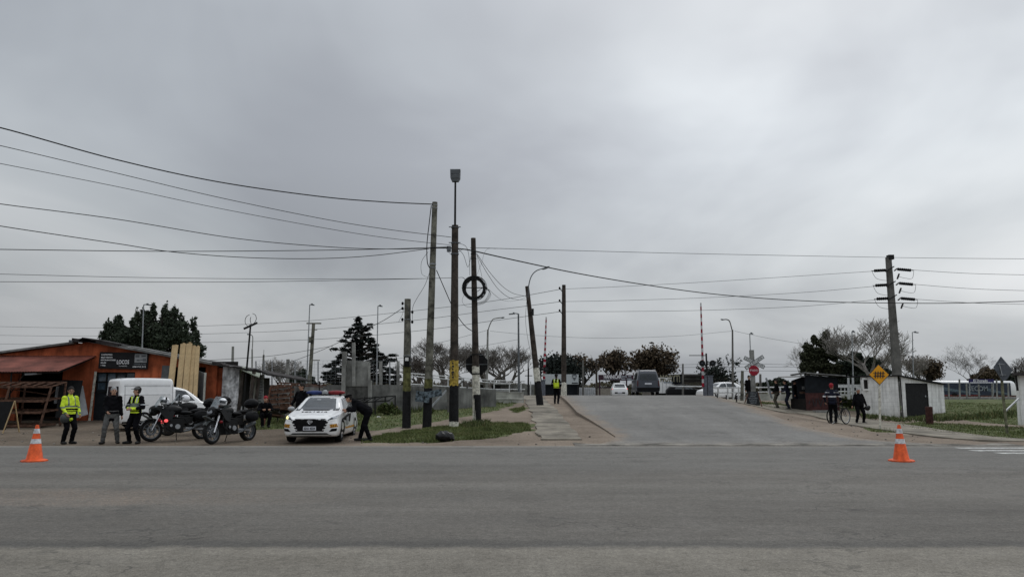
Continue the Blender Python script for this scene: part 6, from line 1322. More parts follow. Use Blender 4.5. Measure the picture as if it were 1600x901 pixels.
# bin bag
g_ = G(694, 24.1); mb = MB(); rr = random.Random(5); mb.ell((0, 0, .15), (.29, .2, .17), n=14); mb.ell((-.05, 0, .27), (.1, .08, .07), n=8); mb.ell((.2, .02, .12), (.14, .14, .12), n=8)
mb.v = [(v[0]+.02*math.sin(v[2]*40+v[0]*17), v[1], max(-.01, v[2]+.02*math.sin(v[0]*33+v[1]*21))) for v in mb.v]; o = mb.build('rubbish_bag', M_['bag'], smooth=True); o.location = g_; tag(o, 'shiny black rubbish bag lying on the dirt edge below the tall poles', 'rubbish bag')
# kerb-side litter
g_ = G(591, 36); mb = MB(); mb.box((0, 0, .04), (.12, .08, .07)); mb.box((.08, .02, .03), (.07, .1, .03), rot=Euler((0, .3, .4)).to_matrix()); o = mb.build('litter', M_['white']); o.location = g_; tag(o, 'scrap of white litter in the grass right of the bending officer', 'litter')

# ================================================================== VEHICLES
class Body:
    """lofted car shell; local axes: -y is the front, x across, z up"""
    def __init__(s, st, res=6):
        # st rows: (y, zbot, wlow, zmid, wmid, zsh, wsh, ztop, wtop)
        rows = []
        for r_ in st:
            y, zb, wl, zm, wm, zs, ws_, zt, wt = r_
            rows.append([Vector((0, y, zb)), Vector((wl*.8, y, zb)), Vector((wl, y, zb+.07)), Vector((wm, y, zm)), Vector((ws_+.3*(wm-ws_), y, zs-.04)), Vector((ws_, y, zs)), Vector(((ws_+wt)/2+.015, y, (zs+zt)/2)), Vector((wt, y, zt-.03)), Vector((wt*.75, y, zt)), Vector((0, y, zt+.015))])
        R1 = [spline([rw[k] for rw in rows], res) for k in range(10)]       # along y
        n = len(R1[0]); V = []; m = None
        for i in range(n):
            half = spline([R1[k][i] for k in range(10)], 3); ring_ = half + [Vector((-p.x, p.y, p.z)) for p in half[-2:0:-1]]
            V += ring_; m = len(ring_)
        Fc = [(i*m+k, i*m+(k+1) % m, (i+1)*m+(k+1) % m, (i+1)*m+k) for i in range(n-1) for k in range(m)]
        for off in (0, (n-1)*m):
            h = m//2        # cap as strips
            for k in range(h): 
                a, b_, c_, d_ = off+k, off+(k+1), off+(m-k-1) % m, off+(m-k) % m
                q = [a, b_, c_, d_]; q2 = list(dict.fromkeys(q))
                if len(q2) >= 3: Fc.append(tuple(q2))
        s.V, s.F = V, Fc; s.bvh = BVHTree.FromPolygons(V, Fc)
    def build(s, name, mat, parent, cut=None):
        mb = MB(); mb.add(s.V, s.F); return mb.build(name, mat, parent, smooth=True)
    def hit(s, a, b_, axis):
        o, d = {'front': ((a, -6, b_), (0, 1, 0)), 'back': ((a, 6, b_), (0, -1, 0)), 'right': ((6, a, b_), (-1, 0, 0)), 'left': ((-6, a, b_), (1, 0, 0)), 'top': ((a, b_, 6), (0, 0, -1))}[axis]
        h = s.bvh.ray_cast(Vector(o), Vector(d)); return (h[0], -Vector(d)) if h[0] else (None, None)
    def drape(s, mb, poly, axis, off=.006, n=6, mi=0):
        """poly: quad corners in the two coordinates seen along the axis"""
        g_ = {}
        P0, P1, P2, P3 = [Vector(p) for p in poly]; V = []; F_ = []
        for i in range(n+1):
            for j in range(n+1):
                u, v = i/n, j/n; q = (P0*(1-u)+P1*u)*(1-v)+(P3*(1-u)+P2*u)*v
                h, d = s.hit(q.x, q.y, axis)
                if h is not None: g_[i, j] = len(V); V.append(h+d*off)
        for i in range(n):
            for j in range(n):
                k = [(i, j), (i+1, j), (i+1, j+1), (i, j+1)]
                if all(q in g_ for q in k):
                    f = tuple(g_[q] for q in k); ex = max((V[f[a]]-V[f[b_]]).length for a in range(4) for b_ in range(a))
                    if ex < 1.2: F_.append(f)
        # give it thickness by doubling inwards
        nv = len(V); d = {'front': (0, .012, 0), 'back': (0, -.012, 0), 'right': (-.012, 0, 0), 'left': (.012, 0, 0), 'top': (0, 0, -.012)}[axis]
        if V: mb.add(V, F_, mi)
        return mb
def wheel(root, x, y, r, w=.2, sg=1, rimm='rim', hub=None, steer=0):
    e = thing('wheel', None, None, (x, y, r), steer); e.parent = root
    mb = MB(); mb.lathe([(r*.62, -w*.5), (r*.93, -w*.5), (r, -w*.33), (r, w*.33), (r*.93, w*.5), (r*.62, w*.5), (r*.6, 0), (r*.62, -w*.5)], (0, 0, 0), 'X', 28)
    t = mb.build('tyre', M_['tyre'], e, smooth=True)
    mb = MB(); mb.lathe([(0, sg*w*.30), (r*.14, sg*w*.32), (r*.15, sg*w*.22)], (0, 0, 0), 'X', 14); mb.lathe([(r*.54, sg*w*.40), (r*.63, sg*w*.42), (r*.63, -sg*w*.3), (r*.56, -sg*w*.3)], (0, 0, 0), 'X', 28); mb.lathe([(0, -sg*w*.1), (r*.56, -sg*w*.1)], (0, 0, 0), 'X', 20, 1)
    for k in range(5):
        for dd in (-.13, .13): a = 2*math.pi*k/5+dd; mb.bar((sg*w*.30, r*.1*math.cos(a), r*.1*math.sin(a)), (sg*w*.38, r*.58*math.cos(a), r*.58*math.sin(a)), .05, .03)
    mb.build('rim', [M_[rimm], M_['plastic']], e); return e
def arch(B, root, y, r, axis, zc):
    mb = MB(); n = 20; V = []; 
    for i in range(n+1):
        for rr_ in (r*1.18, r*1.02, 0): 
            a = math.pi*i/n*1.16-.25; h, d = B.hit(y+rr_*math.cos(a), max(.19, zc+rr_*math.sin(a)), axis); V.append((h+d*.004) if h is not None else None)
    for i in range(n):
        for k in range(2):
            q = [V[i*3+k], V[(i+1)*3+k], V[(i+1)*3+k+1], V[i*3+k+1]]
            if all(p is not None for p in q): mb.add(q, [(0, 1, 2, 3)])
    return mb.build('wheel_arch', M_['plastic'], root)

# ---------------------------------------------------------------- police car
def police_car():
    B = Body([(-2.24, .36, .52, .55, .60, .70, .52, .73, .36), (-2.17, .24, .72, .52, .75, .74, .66, .79, .46), (-2.0, .19, .80, .52, .84, .80, .76, .86, .55), (-1.6, .18, .83, .52, .865, .87, .80, .94, .62), (-1.15, .18, .84, .52, .87, .93, .81, 1.03, .66), (-.95, .18, .84, .52, .87, .95, .80, 1.10, .66),
              (-.5, .18, .84, .52, .87, .97, .79, 1.31, .60), (-.15, .18, .84, .52, .87, .98, .79, 1.42, .57), (.35, .18, .84, .52, .87, .99, .79, 1.475, .56), (1.0, .18, .84, .52, .87, 1.0, .79, 1.44, .54), (1.45, .18, .84, .52, .87, 1.01, .77, 1.30, .54), (1.85, .18, .83, .52, .86, 1.02, .74, 1.10, .60), (2.15, .22, .78, .52, .80, 1.0, .68, 1.05, .55), (2.25, .35, .6, .55, .62, .9, .5, .94, .4)])
    root = thing('police_car', 'white police car with blue and red light bar and yellow lit lamp, facing the road', 'police car', (0, 0, 0))
    B.build('body', M_['carwhite'], root)
    mb = MB(); B.drape(mb, [(-.70, 1.015), (.70, 1.015), (.55, 1.40), (-.55, 1.40)], 'front', .005, 10); w = mb.build('windscreen', M_['glass_d'], root, smooth=True)
    mb = MB(); B.drape(mb, [(-.74, .985), (.74, .985), (.74, 1.02), (-.74, 1.02)], 'front', .007, 8); mb.build('windscreen_cowl', M_['plastic'], w)
    mb = MB(); B.drape(mb, [(-.16, 1.32), (-.02, 1.32), (-.02, 1.35), (-.16, 1.35)], 'front', .009, 2); mb.build('mirror_mount', M_['greyboard'], w)
    for ax in ('left', 'right'):
        for q in ([(-.78, 1.02), (-.05, 1.02), (-.05, 1.37), (-.22, 1.36)], [(.02, 1.02), (.85, 1.03), (.8, 1.39), (.02, 1.39)], [(.92, 1.03), (1.35, 1.05), (1.15, 1.33), (.88, 1.38)]):
            mb = MB(); B.drape(mb, q, ax, .005, 6); mb.build('side_window', M_['glass_d'], root, smooth=True)
        for yy in (-1.36, 1.26): arch(B, root, yy, .33, ax, .33)
        mb = MB()
        for q in ([(-.86, .30), (-.85, .30), (-.85, .98), (-.86, .98)], [(-.02, .25), (-.005, .25), (-.005, .99), (-.02, .99)], [(.88, .32), (.9, .32), (.9, .99), (.88, .99)]): B.drape(mb, q, ax, .003, 4)
        mb.build('door_seam', M_['ink'], root)
        mb = MB(); B.drape(mb, [(-1.55, .72), (.1, .60), (.5, .88), (-.3, .86)], ax, .004, 8); mb.build('dark_stripe', M_['plastic'], root)
        mb = MB(); B.drape(mb, [(-.75, .52), (-.3, .50), (-.1, .80), (-.6, .74)], ax, .008, 5); mb.build('badge_patch', M_['carsilver'], root)
        mb = MB(); B.drape(mb, [(-.9, .40), (.9, .40), (.9, .47), (-.9, .45)], ax, .006, 8); mb.build('stripe', M_['sticker'], root)
        for (ya, yb_) in ((-.30, -.12), (.58, .76)): mb = MB(); B.drape(mb, [(ya, .88), (yb_, .88), (yb_, .91), (ya, .91)], ax, .02, 3); mb.build('door_handle', M_['plastic'], root)
        sg = 1 if ax == 'right' else -1
        mb = MB(); mb.ell((sg*.96, -.62, 1.03), (.12, .07, .08), n=8); mb.bar((sg*.80, -.60, .99), (sg*.92, -.62, 1.0), .05, .04); mb.build('side_mirror', M_['plastic'] if sg > 0 else M_['carsilver'], root, smooth=True)
    # face
    mb = MB(); B.drape(mb, [(-.42, .36), (.42, .36), (.60, .745), (-.60, .745)], 'front', .006, 10); gr_ = mb.build('grille', M_['plastic'], root, smooth=True)
    for sg in (-1, 1):
        for k in range(4):
            z = .665-.085*k; x0_ = sg*(.74-.06*k); x1_ = sg*(.52-.045*k); mb = MB(); B.drape(mb, [(x0_, z+.02), (x1_, z-.012), (x1_, z+.012), (x0_, z+.045)], 'front', .014, 5); mb.build('grille_bar', M_['white'], gr_)
        mb = MB(); B.drape(mb, [(sg*.53, .70), (sg*.80, .76), (sg*.80, .86), (sg*.62, .79)], 'front', .012, 8); hl = mb.build('headlight', M_['clear'], root, smooth=True)
        mb = MB(); B.drape(mb, [(sg*.56, .715), (sg*.68, .735), (sg*.67, .78), (sg*.62, .765)], 'front', .016, 4); mb.build('headlight_lens', M_['plastic'], hl)
        if sg < 0: mb = MB(); B.drape(mb, [(-.685, .735), (-.81, .755), (-.81, .85), (-.70, .80)], 'front', .018, 5); mb.build('lit_lamp', M_['lampon'], hl)
        mb = MB(); B.drape(mb, [(sg*.62, .47), (sg*.83, .49), (sg*.83, .60), (sg*.60, .57)], 'front', .010, 6); mb.build('amber_sticker', M_['sticker'], root)
        mb = MB()
        for k in range(3): B.drape(mb, [(sg*(.655+.055*k), .49), (sg*(.665+.055*k), .49), (sg*(.675+.055*k), .585), (sg*(.665+.055*k), .585)], 'front', .014, 3)
        B.drape(mb, [(sg*.58, .35), (sg*.80, .37), (sg*.81, .455), (sg*.66, .44)], 'front', .010, 6); mb.build('fog_recess', M_['plastic'], root)
    mb = MB(); B.drape(mb, [(-.66, .22), (.66, .22), (.52, .31), (-.52, .31)], 'front', .008, 10); mb.build('lower_intake', M_['plastic'], root)
    mb = MB(); B.drape(mb, [(-.62, .235), (.62, .235), (.58, .265), (-.58, .265)], 'front', .018, 8); mb.build('lip_strip', M_['white'], root)
    mb = MB(); mb.box((0, -2.268, .455), (.42, .02, .14)); mb.build('plate_frame', M_['plastic'], root); pl_ = MB(); pl_.box((0, -2.283, .455), (.39, .014, .115)); po = pl_.build('number_plate', M_['plate'], root)
    text('SDU 4324', .10, M_['ink'], parent=po, loc=(0, -2.292, .45), width=.34, bold=.003)
    mb = MB(); mb.lathe([(.055, 0), (.07, -.012), (.07, 0)], (0, -2.255, .66), 'Y', 20); mb.box((0, -2.268, .66), (.17, .012, .035)); mb.build('front_emblem', M_['chrome'], root)
    # curved lettering on the bonnet
    for i, c in enumerate('POLICIA'):
        x = -.36+.12*i; y = -1.55-.05*math.cos(x*3.2)-.06; h, d = B.hit(x, y, 'top')
        if h is None: continue
        h2, _ = B.hit(x, y-.12, 'top'); sl = math.atan2(h.z-h2.z, .12)
        text(c, .15, M_['ink'], name='bonnet_letter', parent=root, loc=h+Vector((0, 0, .008)), rot=(sl, 0, -x*.25), ext=.003, bold=.006)
    mb = MB(); B.drape(mb, [(-.72, -2.02), (.72, -2.02), (.72, -2.01), (-.72, -2.01)], 'top', .003, 8); mb.build('bonnet_seam', M_['ink'], root)
    # light bar
    lb = MB(); lb.box((0, .15, 1.50), (1.10, .10, .04)); lb.box((-.5, .15, 1.49), (.05, .22, .08)); lb.box((.5, .15, 1.49), (.05, .22, .08)); br = lb.build('light_bar', M_['plastic'], root)
    for sg, m_ in ((-1, 'blue'), (1, 'red')): mb = MB(); mb.ell((sg*.36, .15, 1.57), (.31, .14, .075), n=10); mb.v = [(max(-.66, min(.66, v[0])), v[1], v[2]) for v in mb.v]; mb.build('blue_dome' if sg < 0 else 'red_dome', M_[m_], br, smooth=True)
    mb = MB(); mb.box((0, .15, 1.575), (.2, .22, .11)); mb.ell((0, .05, 1.59), (.09, .06, .07), n=8); mb.build('speaker', M_['carsilver'], br)
    for x in (-.72, .72):
        for y in (-1.36, 1.26): wheel(root, x*1.03, y, .325, .21, 1 if x > 0 else -1, steer=0)
    mb = MB(); mb.box((0, 0, .24), (1.5, 3.9, .14)); mb.build('underbody', M_['plastic'], root)
    return root
pc = police_car(); g_ = G(505, 25.35); pc.location = (g_.x, g_.y, .02); pc.rotation_euler = (R(-.6), 0, R(3.5))

# ---------------------------------------------------------------- generic vehicles
def gvehicle(name, label, cat, st, paint, wheels, r, front=(), sides=(), back=(), rear_lamps=None, plate=None, group=None, extra=None, topbar=False):
    B = Body(st, 5); root = thing(name, label, cat, (0, 0, 0), group=group); B.build('body', M_[paint], root)
    for ax, lst in (('front', front), ('back', back)):
        for q, nm, mt in lst: mb = MB(); B.drape(mb, q, ax, .008, 6); mb.build(nm, M_[mt], root, smooth=True)
    for ax in ('left', 'right'):
        for q, nm, mt in sides: mb = MB(); B.drape(mb, q, ax, .006, 6); mb.build(nm, M_[mt], root, smooth=True)
        for y in wheels: arch(B, root, y, r, ax, r)
    xw = max(s_[4] for s_ in st)*.86
    for x in (-xw, xw):
        for y in wheels: wheel(root, x, y, r, .2, 1 if x > 0 else -1)
    if extra: extra(root, B)
    return root
# white panel van: tall box behind a lower cab
vst = [(-1.98, .30, .60, .5, .66, .68, .58, .72, .4), (-1.88, .22, .72, .5, .76, .76, .68, .82, .5), (-1.5, .2, .78, .5, .81, .88, .74, .95, .58), (-1.15, .2, .79, .5, .82, .96, .76, 1.06, .60), (-.95, .2, .79, .5, .82, 1.0, .76, 1.22, .60), (-.55, .2, .79, .5, .82, 1.02, .76, 1.48, .58), (-.2, .2, .79, .5, .82, 1.03, .76, 1.58, .60), (.02, .2, .79, .5, .83, 1.05, .78, 1.63, .62), (.10, .2, .79, .5, .83, 1.25, .80, 1.88, .68), (.35, .2, .79, .5, .83, 1.3, .80, 1.93, .70), (1.2, .2, .79, .5, .83, 1.3, .80, 1.94, .70), (1.85, .2, .79, .5, .83, 1.3, .79, 1.92, .68), (2.0, .24, .77, .5, .80, 1.3, .76, 1.86, .64), (2.03, .3, .7, .5, .74, 1.3, .7, 1.8, .58)]
def vanx(root, B):
    mb = MB(); B.drape(mb, [(-.62, 1.06), (.62, 1.06), (.52, 1.5), (-.52, 1.5)], 'front', .006, 8); mb.build('windscreen', M_['glass_d'], root, smooth=True)
    for ax in ('left', 'right'):
        mb = MB()
        for q in ([(.10, .35), (.115, .35), (.115, 1.7), (.10, 1.7)], [(1.0, .9), (1.9, .9), (1.9, .915), (1.0, .915)], [(.2, 1.30), (1.9, 1.30), (1.9, 1.318), (.2, 1.318)], [(.2, 1.62), (1.9, 1.62), (1.9, 1.64), (.2, 1.64)], [(.2, 1.68), (1.9, 1.68), (1.9, 1.69), (.2, 1.69)], [(1.86, .9), (1.875, .9), (1.875, 1.65), (1.86, 1.65)], [(-.8, .35), (-.785, .35), (-.785, 1.0), (-.8, 1.0)]): B.drape(mb, q, ax, .003, 6)
        mb.build('panel_seam', mk('panel_shadow_grey', (.22, .22, .23), .6), root)
        mb = MB(); B.drape(mb, [(-1.7, .22), (1.9, .22), (1.9, .30), (-1.7, .30)], ax, .006, 8); mb.build('sill_strip', M_['plastic'], root)
    for sg in (-1, 1):
        mb = MB(); B.drape(mb, [(sg*.08, 1.1), (sg*.62, 1.1), (sg*.56, 1.62), (sg*.08, 1.62)], 'back', .008, 5); mb.build('rear_window', M_['glass_d'], root)
        mb = MB(); B.drape(mb, [(sg*.66, .7), (sg*.75, .7), (sg*.75, 1.05), (sg*.66, 1.05)], 'back', .01, 3); mb.build('tail_lamp', M_['red'], root)
    mb = MB(); mb.box((0, 2.05, .42), (1.5, .12, .2)); mb.build('rear_bumper', M_['plastic'], root)
    mb = MB(); B.drape(mb, [(-.5, .45), (.5, .45), (.5, .62), (-.5, .62)], 'front', .01, 5); mb.build('grille', M_['plastic'], root)
v = gvehicle('panel_van', 'white panel van with a box higher than its cab parked before the orange shop', 'van', vst, 'carwhite', (-1.25, 1.15), .30, sides=[([(-.82, 1.06), (-.02, 1.06), (-.05, 1.50), (-.45, 1.45)], 'side_window', 'glass_d')], extra=vanx)
rc_ = G(184, 28.0); th = R(46); hd = Vector((math.cos(th), math.sin(th), 0)); v.location = Vector((rc_.x, rc_.y, 0))+hd*2.03+Vector((hd.y, -hd.x, 0))*(-.80)*1; v.location.z = tz(v.location.x, v.location.y)+.01
v.rotation_euler = (0, 0, math.atan2(hd.x, -hd.y))
# dark grey leisure van seen from behind
pst = [(-2.0, .3, .62, .5, .7, .75, .6, .8, .45), (-1.85, .22, .76, .5, .8, .85, .72, .92, .55), (-1.2, .2, .82, .5, .85, 1.02, .78, 1.12, .62), (-.5, .2, .83, .5, .87, 1.1, .8, 1.55, .6), (-.1, .2, .83, .5, .87, 1.12, .8, 1.78, .62), (.6, .2, .83, .5, .87, 1.12, .8, 1.83, .63), (1.5, .22, .83, .5, .87, 1.12, .8, 1.82, .62), (1.9, .24, .82, .55, .86, 1.1, .79, 1.76, .60), (2.03, .3, .8, .6, .84, 1.08, .77, 1.6, .58), (2.06, .36, .76, .62, .8, 1.05, .74, 1.5, .56)]
def pvx(root, B):
    for sg in (-1, 1):
        mb = MB(); B.drape(mb, [(sg*.04, 1.08), (sg*.62, 1.08), (sg*.55, 1.56), (sg*.04, 1.56)], 'back', .01, 6); mb.build('rear_window', M_['glass_d'], root, smooth=True)
        mb = MB(); B.drape(mb, [(sg*.72, .65), (sg*.80, .65), (sg*.78, 1.05), (sg*.72, 1.05)], 'back', .012, 4); mb.build('tail_lamp', mk('dull_red_lens', (.09, .02, .02), .3), root)
        mb = MB(); mb.bar((sg*.58, -.1, 1.87), (sg*.58, 1.6, 1.87), .04, .04); mb.build('roof_rail', M_['carsilver'], root)
    mb = MB(); mb.box((0, 2.08, .42), (1.62, .14, .24)); mb.build('rear_bumper', M_['plastic'], root)
    mb = MB(); mb.box((0, 2.10, .82), (.5, .02, .12)); mb.build('number_plate', M_['plate'], root)
    mb = MB(); mb.box((0, 2.07, .95), (.012, .02, 1.1)); mb.build('door_seam', M_['ink'], root)
v = gvehicle('leisure_van', 'dark grey van with two rear windows driving away over the crest', 'van', pst, 'cargrey', (-1.3, 1.3), .31, sides=[([(-.7, 1.14), (.2, 1.14), (.2, 1.62), (-.35, 1.6)], 'side_window', 'glass_d'), ([(.3, 1.14), (1.7, 1.14), (1.6, 1.62), (.3, 1.64)], 'side_window', 'glass_d')], extra=pvx)
g_ = P(1011.5, 617, 55); v.location = (g_.x, 56, float(ip(56, ZRD))+.02); v.rotation_euler = (R(.5), 0, R(-3)+math.pi)
# hatchbacks
hst = [(-1.9, .3, .55, .5, .62, .68, .52, .72, .38), (-1.78, .2, .74, .5, .78, .76, .68, .82, .5), (-1.2, .18, .80, .5, .83, .9, .76, .98, .6), (-.8, .18, .80, .5, .83, .94, .76, 1.1, .6), (-.2, .18, .80, .5, .83, .97, .75, 1.42, .55), (.4, .18, .80, .5, .83, .98, .75, 1.48, .55), (1.1, .18, .80, .5, .83, .99, .74, 1.42, .53), (1.6, .2, .78, .5, .82, .98, .72, 1.2, .56), (1.82, .24, .74, .55, .78, .92, .68, 1.0, .55), (1.9, .34, .66, .6, .7, .85, .6, .92, .48)]
def hbx(root, B):
    mb = MB(); B.drape(mb, [(-.54, 1.02), (.54, 1.02), (.46, 1.34), (-.46, 1.34)], 'back', .008, 6); mb.build('rear_window', M_['glass_d'], root, smooth=True)
    mb = MB(); B.drape(mb, [(-.58, 1.02), (.58, 1.02), (.50, 1.38), (-.50, 1.38)], 'front', .008, 6); mb.build('windscreen', M_['glass_d'], root, smooth=True)
    for sg in (-1, 1):
        mb = MB(); mb.ell((sg*.66, 1.78, .86), (.10, .07, .08), n=8); mb.build('tail_lamp', M_['redon'], root)
        mb = MB(); mb.bar((sg*.5, 1.5, 1.5), (sg*.5, -.2, 1.52), .03, .03); mb.build('roof_rail', M_['carsilver'], root)
    mb = MB(); mb.box((0, 1.905, .5), (1.0, .04, .14)); mb.build('plate_recess', M_['plastic'], root); mb = MB(); mb.box((0, 1.93, .52), (.45, .02, .11)); mb.build('number_plate', M_['plate'], root)
side_h = [([(-.62, 1.0), (.15, 1.0), (.15, 1.36), (-.25, 1.34)], 'side_window', 'glass_d'), ([(.22, 1.0), (1.15, 1.02), (.95, 1.34), (.22, 1.38)], 'side_window', 'glass_d')]
v = gvehicle('hatchback_car', 'white hatchback with two lit red tail lamps driving away past the crest', 'car', hst, 'carwhite', (-1.2, 1.2), .3, sides=side_h, extra=hbx)
g_ = P(967, 617, 75); v.location = (g_.x, 75, float(ip(75, ZRD))+.02); v.rotation_euler = (0, 0, R(-5)+math.pi)
def carat(px, Y, label, paint, rz, st=hst, name='parked_car', cat='car', z=0):
    v = gvehicle(name, label, cat, st, paint, (-1.2, 1.2), .3, sides=side_h, group='cars stopped beyond the crossing', extra=lambda root, B: [MB_front(root, B)]); g_ = G(px, Y); v.location = (g_.x, Y, tz(g_.x, Y)+z); v.rotation_euler = (0, 0, rz); return v
def MB_front(root, B):
    mb = MB(); B.drape(mb, [(-.58, 1.02), (.58, 1.02), (.50, 1.38), (-.50, 1.38)], 'front', .008, 6); mb.build('windscreen', M_['glass_d'], root, smooth=True)
    for sg in (-1, 1): mb = MB(); B.drape(mb, [(sg*.5, .66), (sg*.72, .68), (sg*.72, .78), (sg*.5, .76)], 'front', .01, 4); mb.build('headlight', M_['clear'], root)
carat(1126, 62, 'white car with dark windows stopped right of the barrier cabinet', 'carwhite', R(-75))
carat(1094, 92, 'small silver grey car half hidden by the barrier cabinet', 'carsilver', R(90))
carat(1072, 73.5, 'low black car in front of the dark shop openings', 'plastic', R(85))
# small white truck cab with box just right of the grey van
def truck():
    b = G(1045, 76); root = thing('small_truck', 'small white box truck with a sloping cab right of the dark grey van', 'truck', (b.x, 76, float(ip(76, ZRD))))
    mb = MB(); mb.box((-.6, 0, 1.25), (1.5, 1.7, 1.5)); mb.box((-.6, 0, 2.03), (1.56, 1.76, .06)); bx = mb.build('cargo_box', M_['carwhite'], root)
    mb = MB()
    for k in range(4): mb.box((-1.15+.38*k, -.86, 1.25), (.03, .02, 1.4))
    mb.build('box_rib', M_['greyboard'], bx)
    pr = [(.18, .4), (1.55, .4), (1.6, .85), (1.25, 1.05), (.85, 1.62), (.18, 1.66)]; mb = MB(); mb.prism([(x, -.78, z) for x, z in pr], (0, 1.56, 0)); cb_ = mb.build('cab', M_['carwhite'], root)
    mb = MB(); mb.prism([(x, -.80, z) for x, z in ((.5, 1.05), (1.15, 1.05), (.82, 1.52), (.5, 1.55))], (0, .02, 0)); mb.build('side_window', M_['glass_d'], cb_)
    mb = MB(); mb.box((.3, -.80, 1.1), (.14, .02, .18)); mb.build('small_window', M_['glass_d'], cb_)
    for x in (-.9, 1.1):
        for y, sg in ((-.7, -1), (.7, 1)):
            mb = MB(); mb.lathe([(0, -.1), (.2, -.1), (.3, -.08), (.32, 0), (.3, .1), (0, .1)], (x, y, .32), 'Y', 18); mb.build('wheel', M_['tyre'], root)
truck()

# ---------------------------------------------------------------- motorcycles
def motorcycle(label):
    root = thing('motorcycle', label, 'motorcycle', (0, 0, 0), group='black police touring motorcycles')
    fy, ry, r = -.76, .74, .33
    def mwheel(y, w, nm):
        e = thing(nm, None, None, (0, y, r)); e.parent = root
        mb = MB(); mb.lathe([(r*.74, -w*.45), (r*.9, -w*.5), (r*.98, -w*.25), (r, 0), (r*.98, w*.25), (r*.9, w*.5), (r*.74, w*.45), (r*.74, -w*.45)], (0, 0, 0), 'X', 30); mb.build('tyre', M_['tyre'], e, smooth=True)
        mb = MB(); mb.lathe([(r*.68, -w*.3), (r*.76, -w*.36), (r*.76, w*.36), (r*.68, w*.3), (r*.68, -w*.3)], (0, 0, 0), 'X', 30); mb.lathe([(0, -.06), (.05, -.06), (.05, .06), (0, .06)], (0, 0, 0), 'X', 12)
        for k in range(10): a = math.pi*2*k/10; mb.bar((0, .04*math.cos(a), .04*math.sin(a)), (0, r*.7*math.cos(a+.18), r*.7*math.sin(a+.18)), .02, .02)
        mb.build('rim', M_['dgalv'], e)
        mb = MB(); mb.lathe([(.09, -.07), (.14, -.07), (.14, -.075), (.09, -.075)], (0, 0, 0), 'X', 20); mb.lathe([(.09, .07), (.14, .07), (.14, .075), (.09, .075)], (0, 0, 0), 'X', 20); mb.build('brake_disc', M_['dgalv'], e)
    mwheel(fy, .12, 'front_wheel'); mwheel(ry, .16, 'rear_wheel')
    for x in (-.1, .1): mb = MB(); mb.cyl((x, fy, r), (x, fy+.18, .72), .026, n=8); mb.cyl((x, fy+.18, .72), (x, fy+.30, 1.0), .032, n=8); mb.build('fork', M_['chrome'], root)
    mb = MB(); n = 9; V = []
    for i in range(n):
        a = R(40+100*i/(n-1)); 
        for x in (-.085, -.05, .05, .085): V.append((x, fy+.37*math.cos(a), r+.37*math.sin(a)-(.03 if abs(x) > .06 else 0)))
    mb.add(V, [(i*4+k, i*4+k+1, (i+1)*4+k+1, (i+1)*4+k) for i in range(n-1) for k in range(3)]); mb.build('front_mudguard', M_['bikegrey'], root, smooth=True)
    mb = MB(); mb.ell((0, fy+.13, .96), (.155, .22, .14), n=10)
    for sg in (-1, 1): mb.prism([(sg*.13, fy+.02, 1.0), (sg*.20, fy+.16, .92), (sg*.21, fy+.34, .66), (sg*.19, fy+.52, .60), (sg*.19, fy+.62, .86), (sg*.14, fy+.45, .98)], (sg*.025, 0, 0))
    mb.ell((0, fy+.05, .86), (.11, .12, .09), n=8); mb.prism([(-.12, fy-.08, .84), (.12, fy-.08, .84), (.13, fy+.1, .95), (-.13, fy+.1, .95)], (0, .05, .06)); fr = mb.build('front_fairing', M_['bikebody'], root, smooth=True)
    mb = MB(); mb.prism([(-.11, fy-.04, .66), (.11, fy-.04, .66), (.06, fy-.28, .80), (-.06, fy-.28, .80)], (0, .02, .03)); mb.build('beak', M_['bikegrey'], fr)
    mb = MB(); mb.ell((0, fy-.055, .93), (.10, .03, .07), n=8); mb.build('headlight', M_['clear'], fr, smooth=True)
    mb = MB(); V = []; 
    for i in range(7):
        t = i/6
        for k in range(7): u = (k-3)/3; V.append((u*(.17-.05*t), fy+.02+.22*t+.07*u*u, 1.04+.34*t-.02*u*u))
    mb.add(V, [(i*7+k, i*7+k+1, (i+1)*7+k+1, (i+1)*7+k) for i in range(6) for k in range(6)]); mb.build('windshield', M_['windshield'], root, smooth=True)
    mb = MB(); mb.ell((0, -.22, .92), (.19, .33, .17), n=12, rot=Euler((R(6), 0, 0)).to_matrix());  mb.build('fuel_tank', M_['bikebody'], root, smooth=True)
    mb = MB(); mb.ell((0, .22, .84), (.16, .26, .07), n=10, rot=Euler((R(-4), 0, 0)).to_matrix()); mb.ell((0, .56, .90), (.15, .24, .07), n=10, rot=Euler((R(4), 0, 0)).to_matrix()); mb.build('seat', M_['plastic'], root, smooth=True)
    mb = MB(); mb.box((0, -.12, .46), (.34, .50, .42)); mb.box((0, .2, .62), (.26, .4, .2)); mb.cyl((0, -.30, .52), (0, -.42, .74), .09, n=12); mb.cyl((-.19, -.05, .40), (.19, -.05, .40), .11, n=16); mb.cyl((-.2, -.22, .44), (.2, -.22, .44), .07, n=14); mb.build('engine', M_['iron'], root, smooth=False)
    mb = MB(); mb.cyl((-.21, -.05, .42), (.21, -.05, .42), .075, n=16); mb.cyl((-.215, -.24, .46), (.215, -.24, .46), .04, n=12); mb.build('engine_cover', M_['carsilver'], root)
    mb = MB()
    for x in (-.12, .12): mb.tube([(x, -.45, .95), (x, -.2, .72), (x, .15, .68), (x, .3, .42)], .022, 6); mb.tube([(x, .1, .74), (x, .45, .80), (x, .78, .86)], .018, 6); mb.tube([(x*1.5, -.48, .82), (x*1.7, -.50, .5), (x*1.4, -.2, .27), (x*1.2, .15, .25)], .014, 6)
    mb.build('frame', M_['iron'], root)
    mb = MB()
    for x in (-.1, .1): mb.bar((x, .2, .38), (x, ry, r), .04, .06)
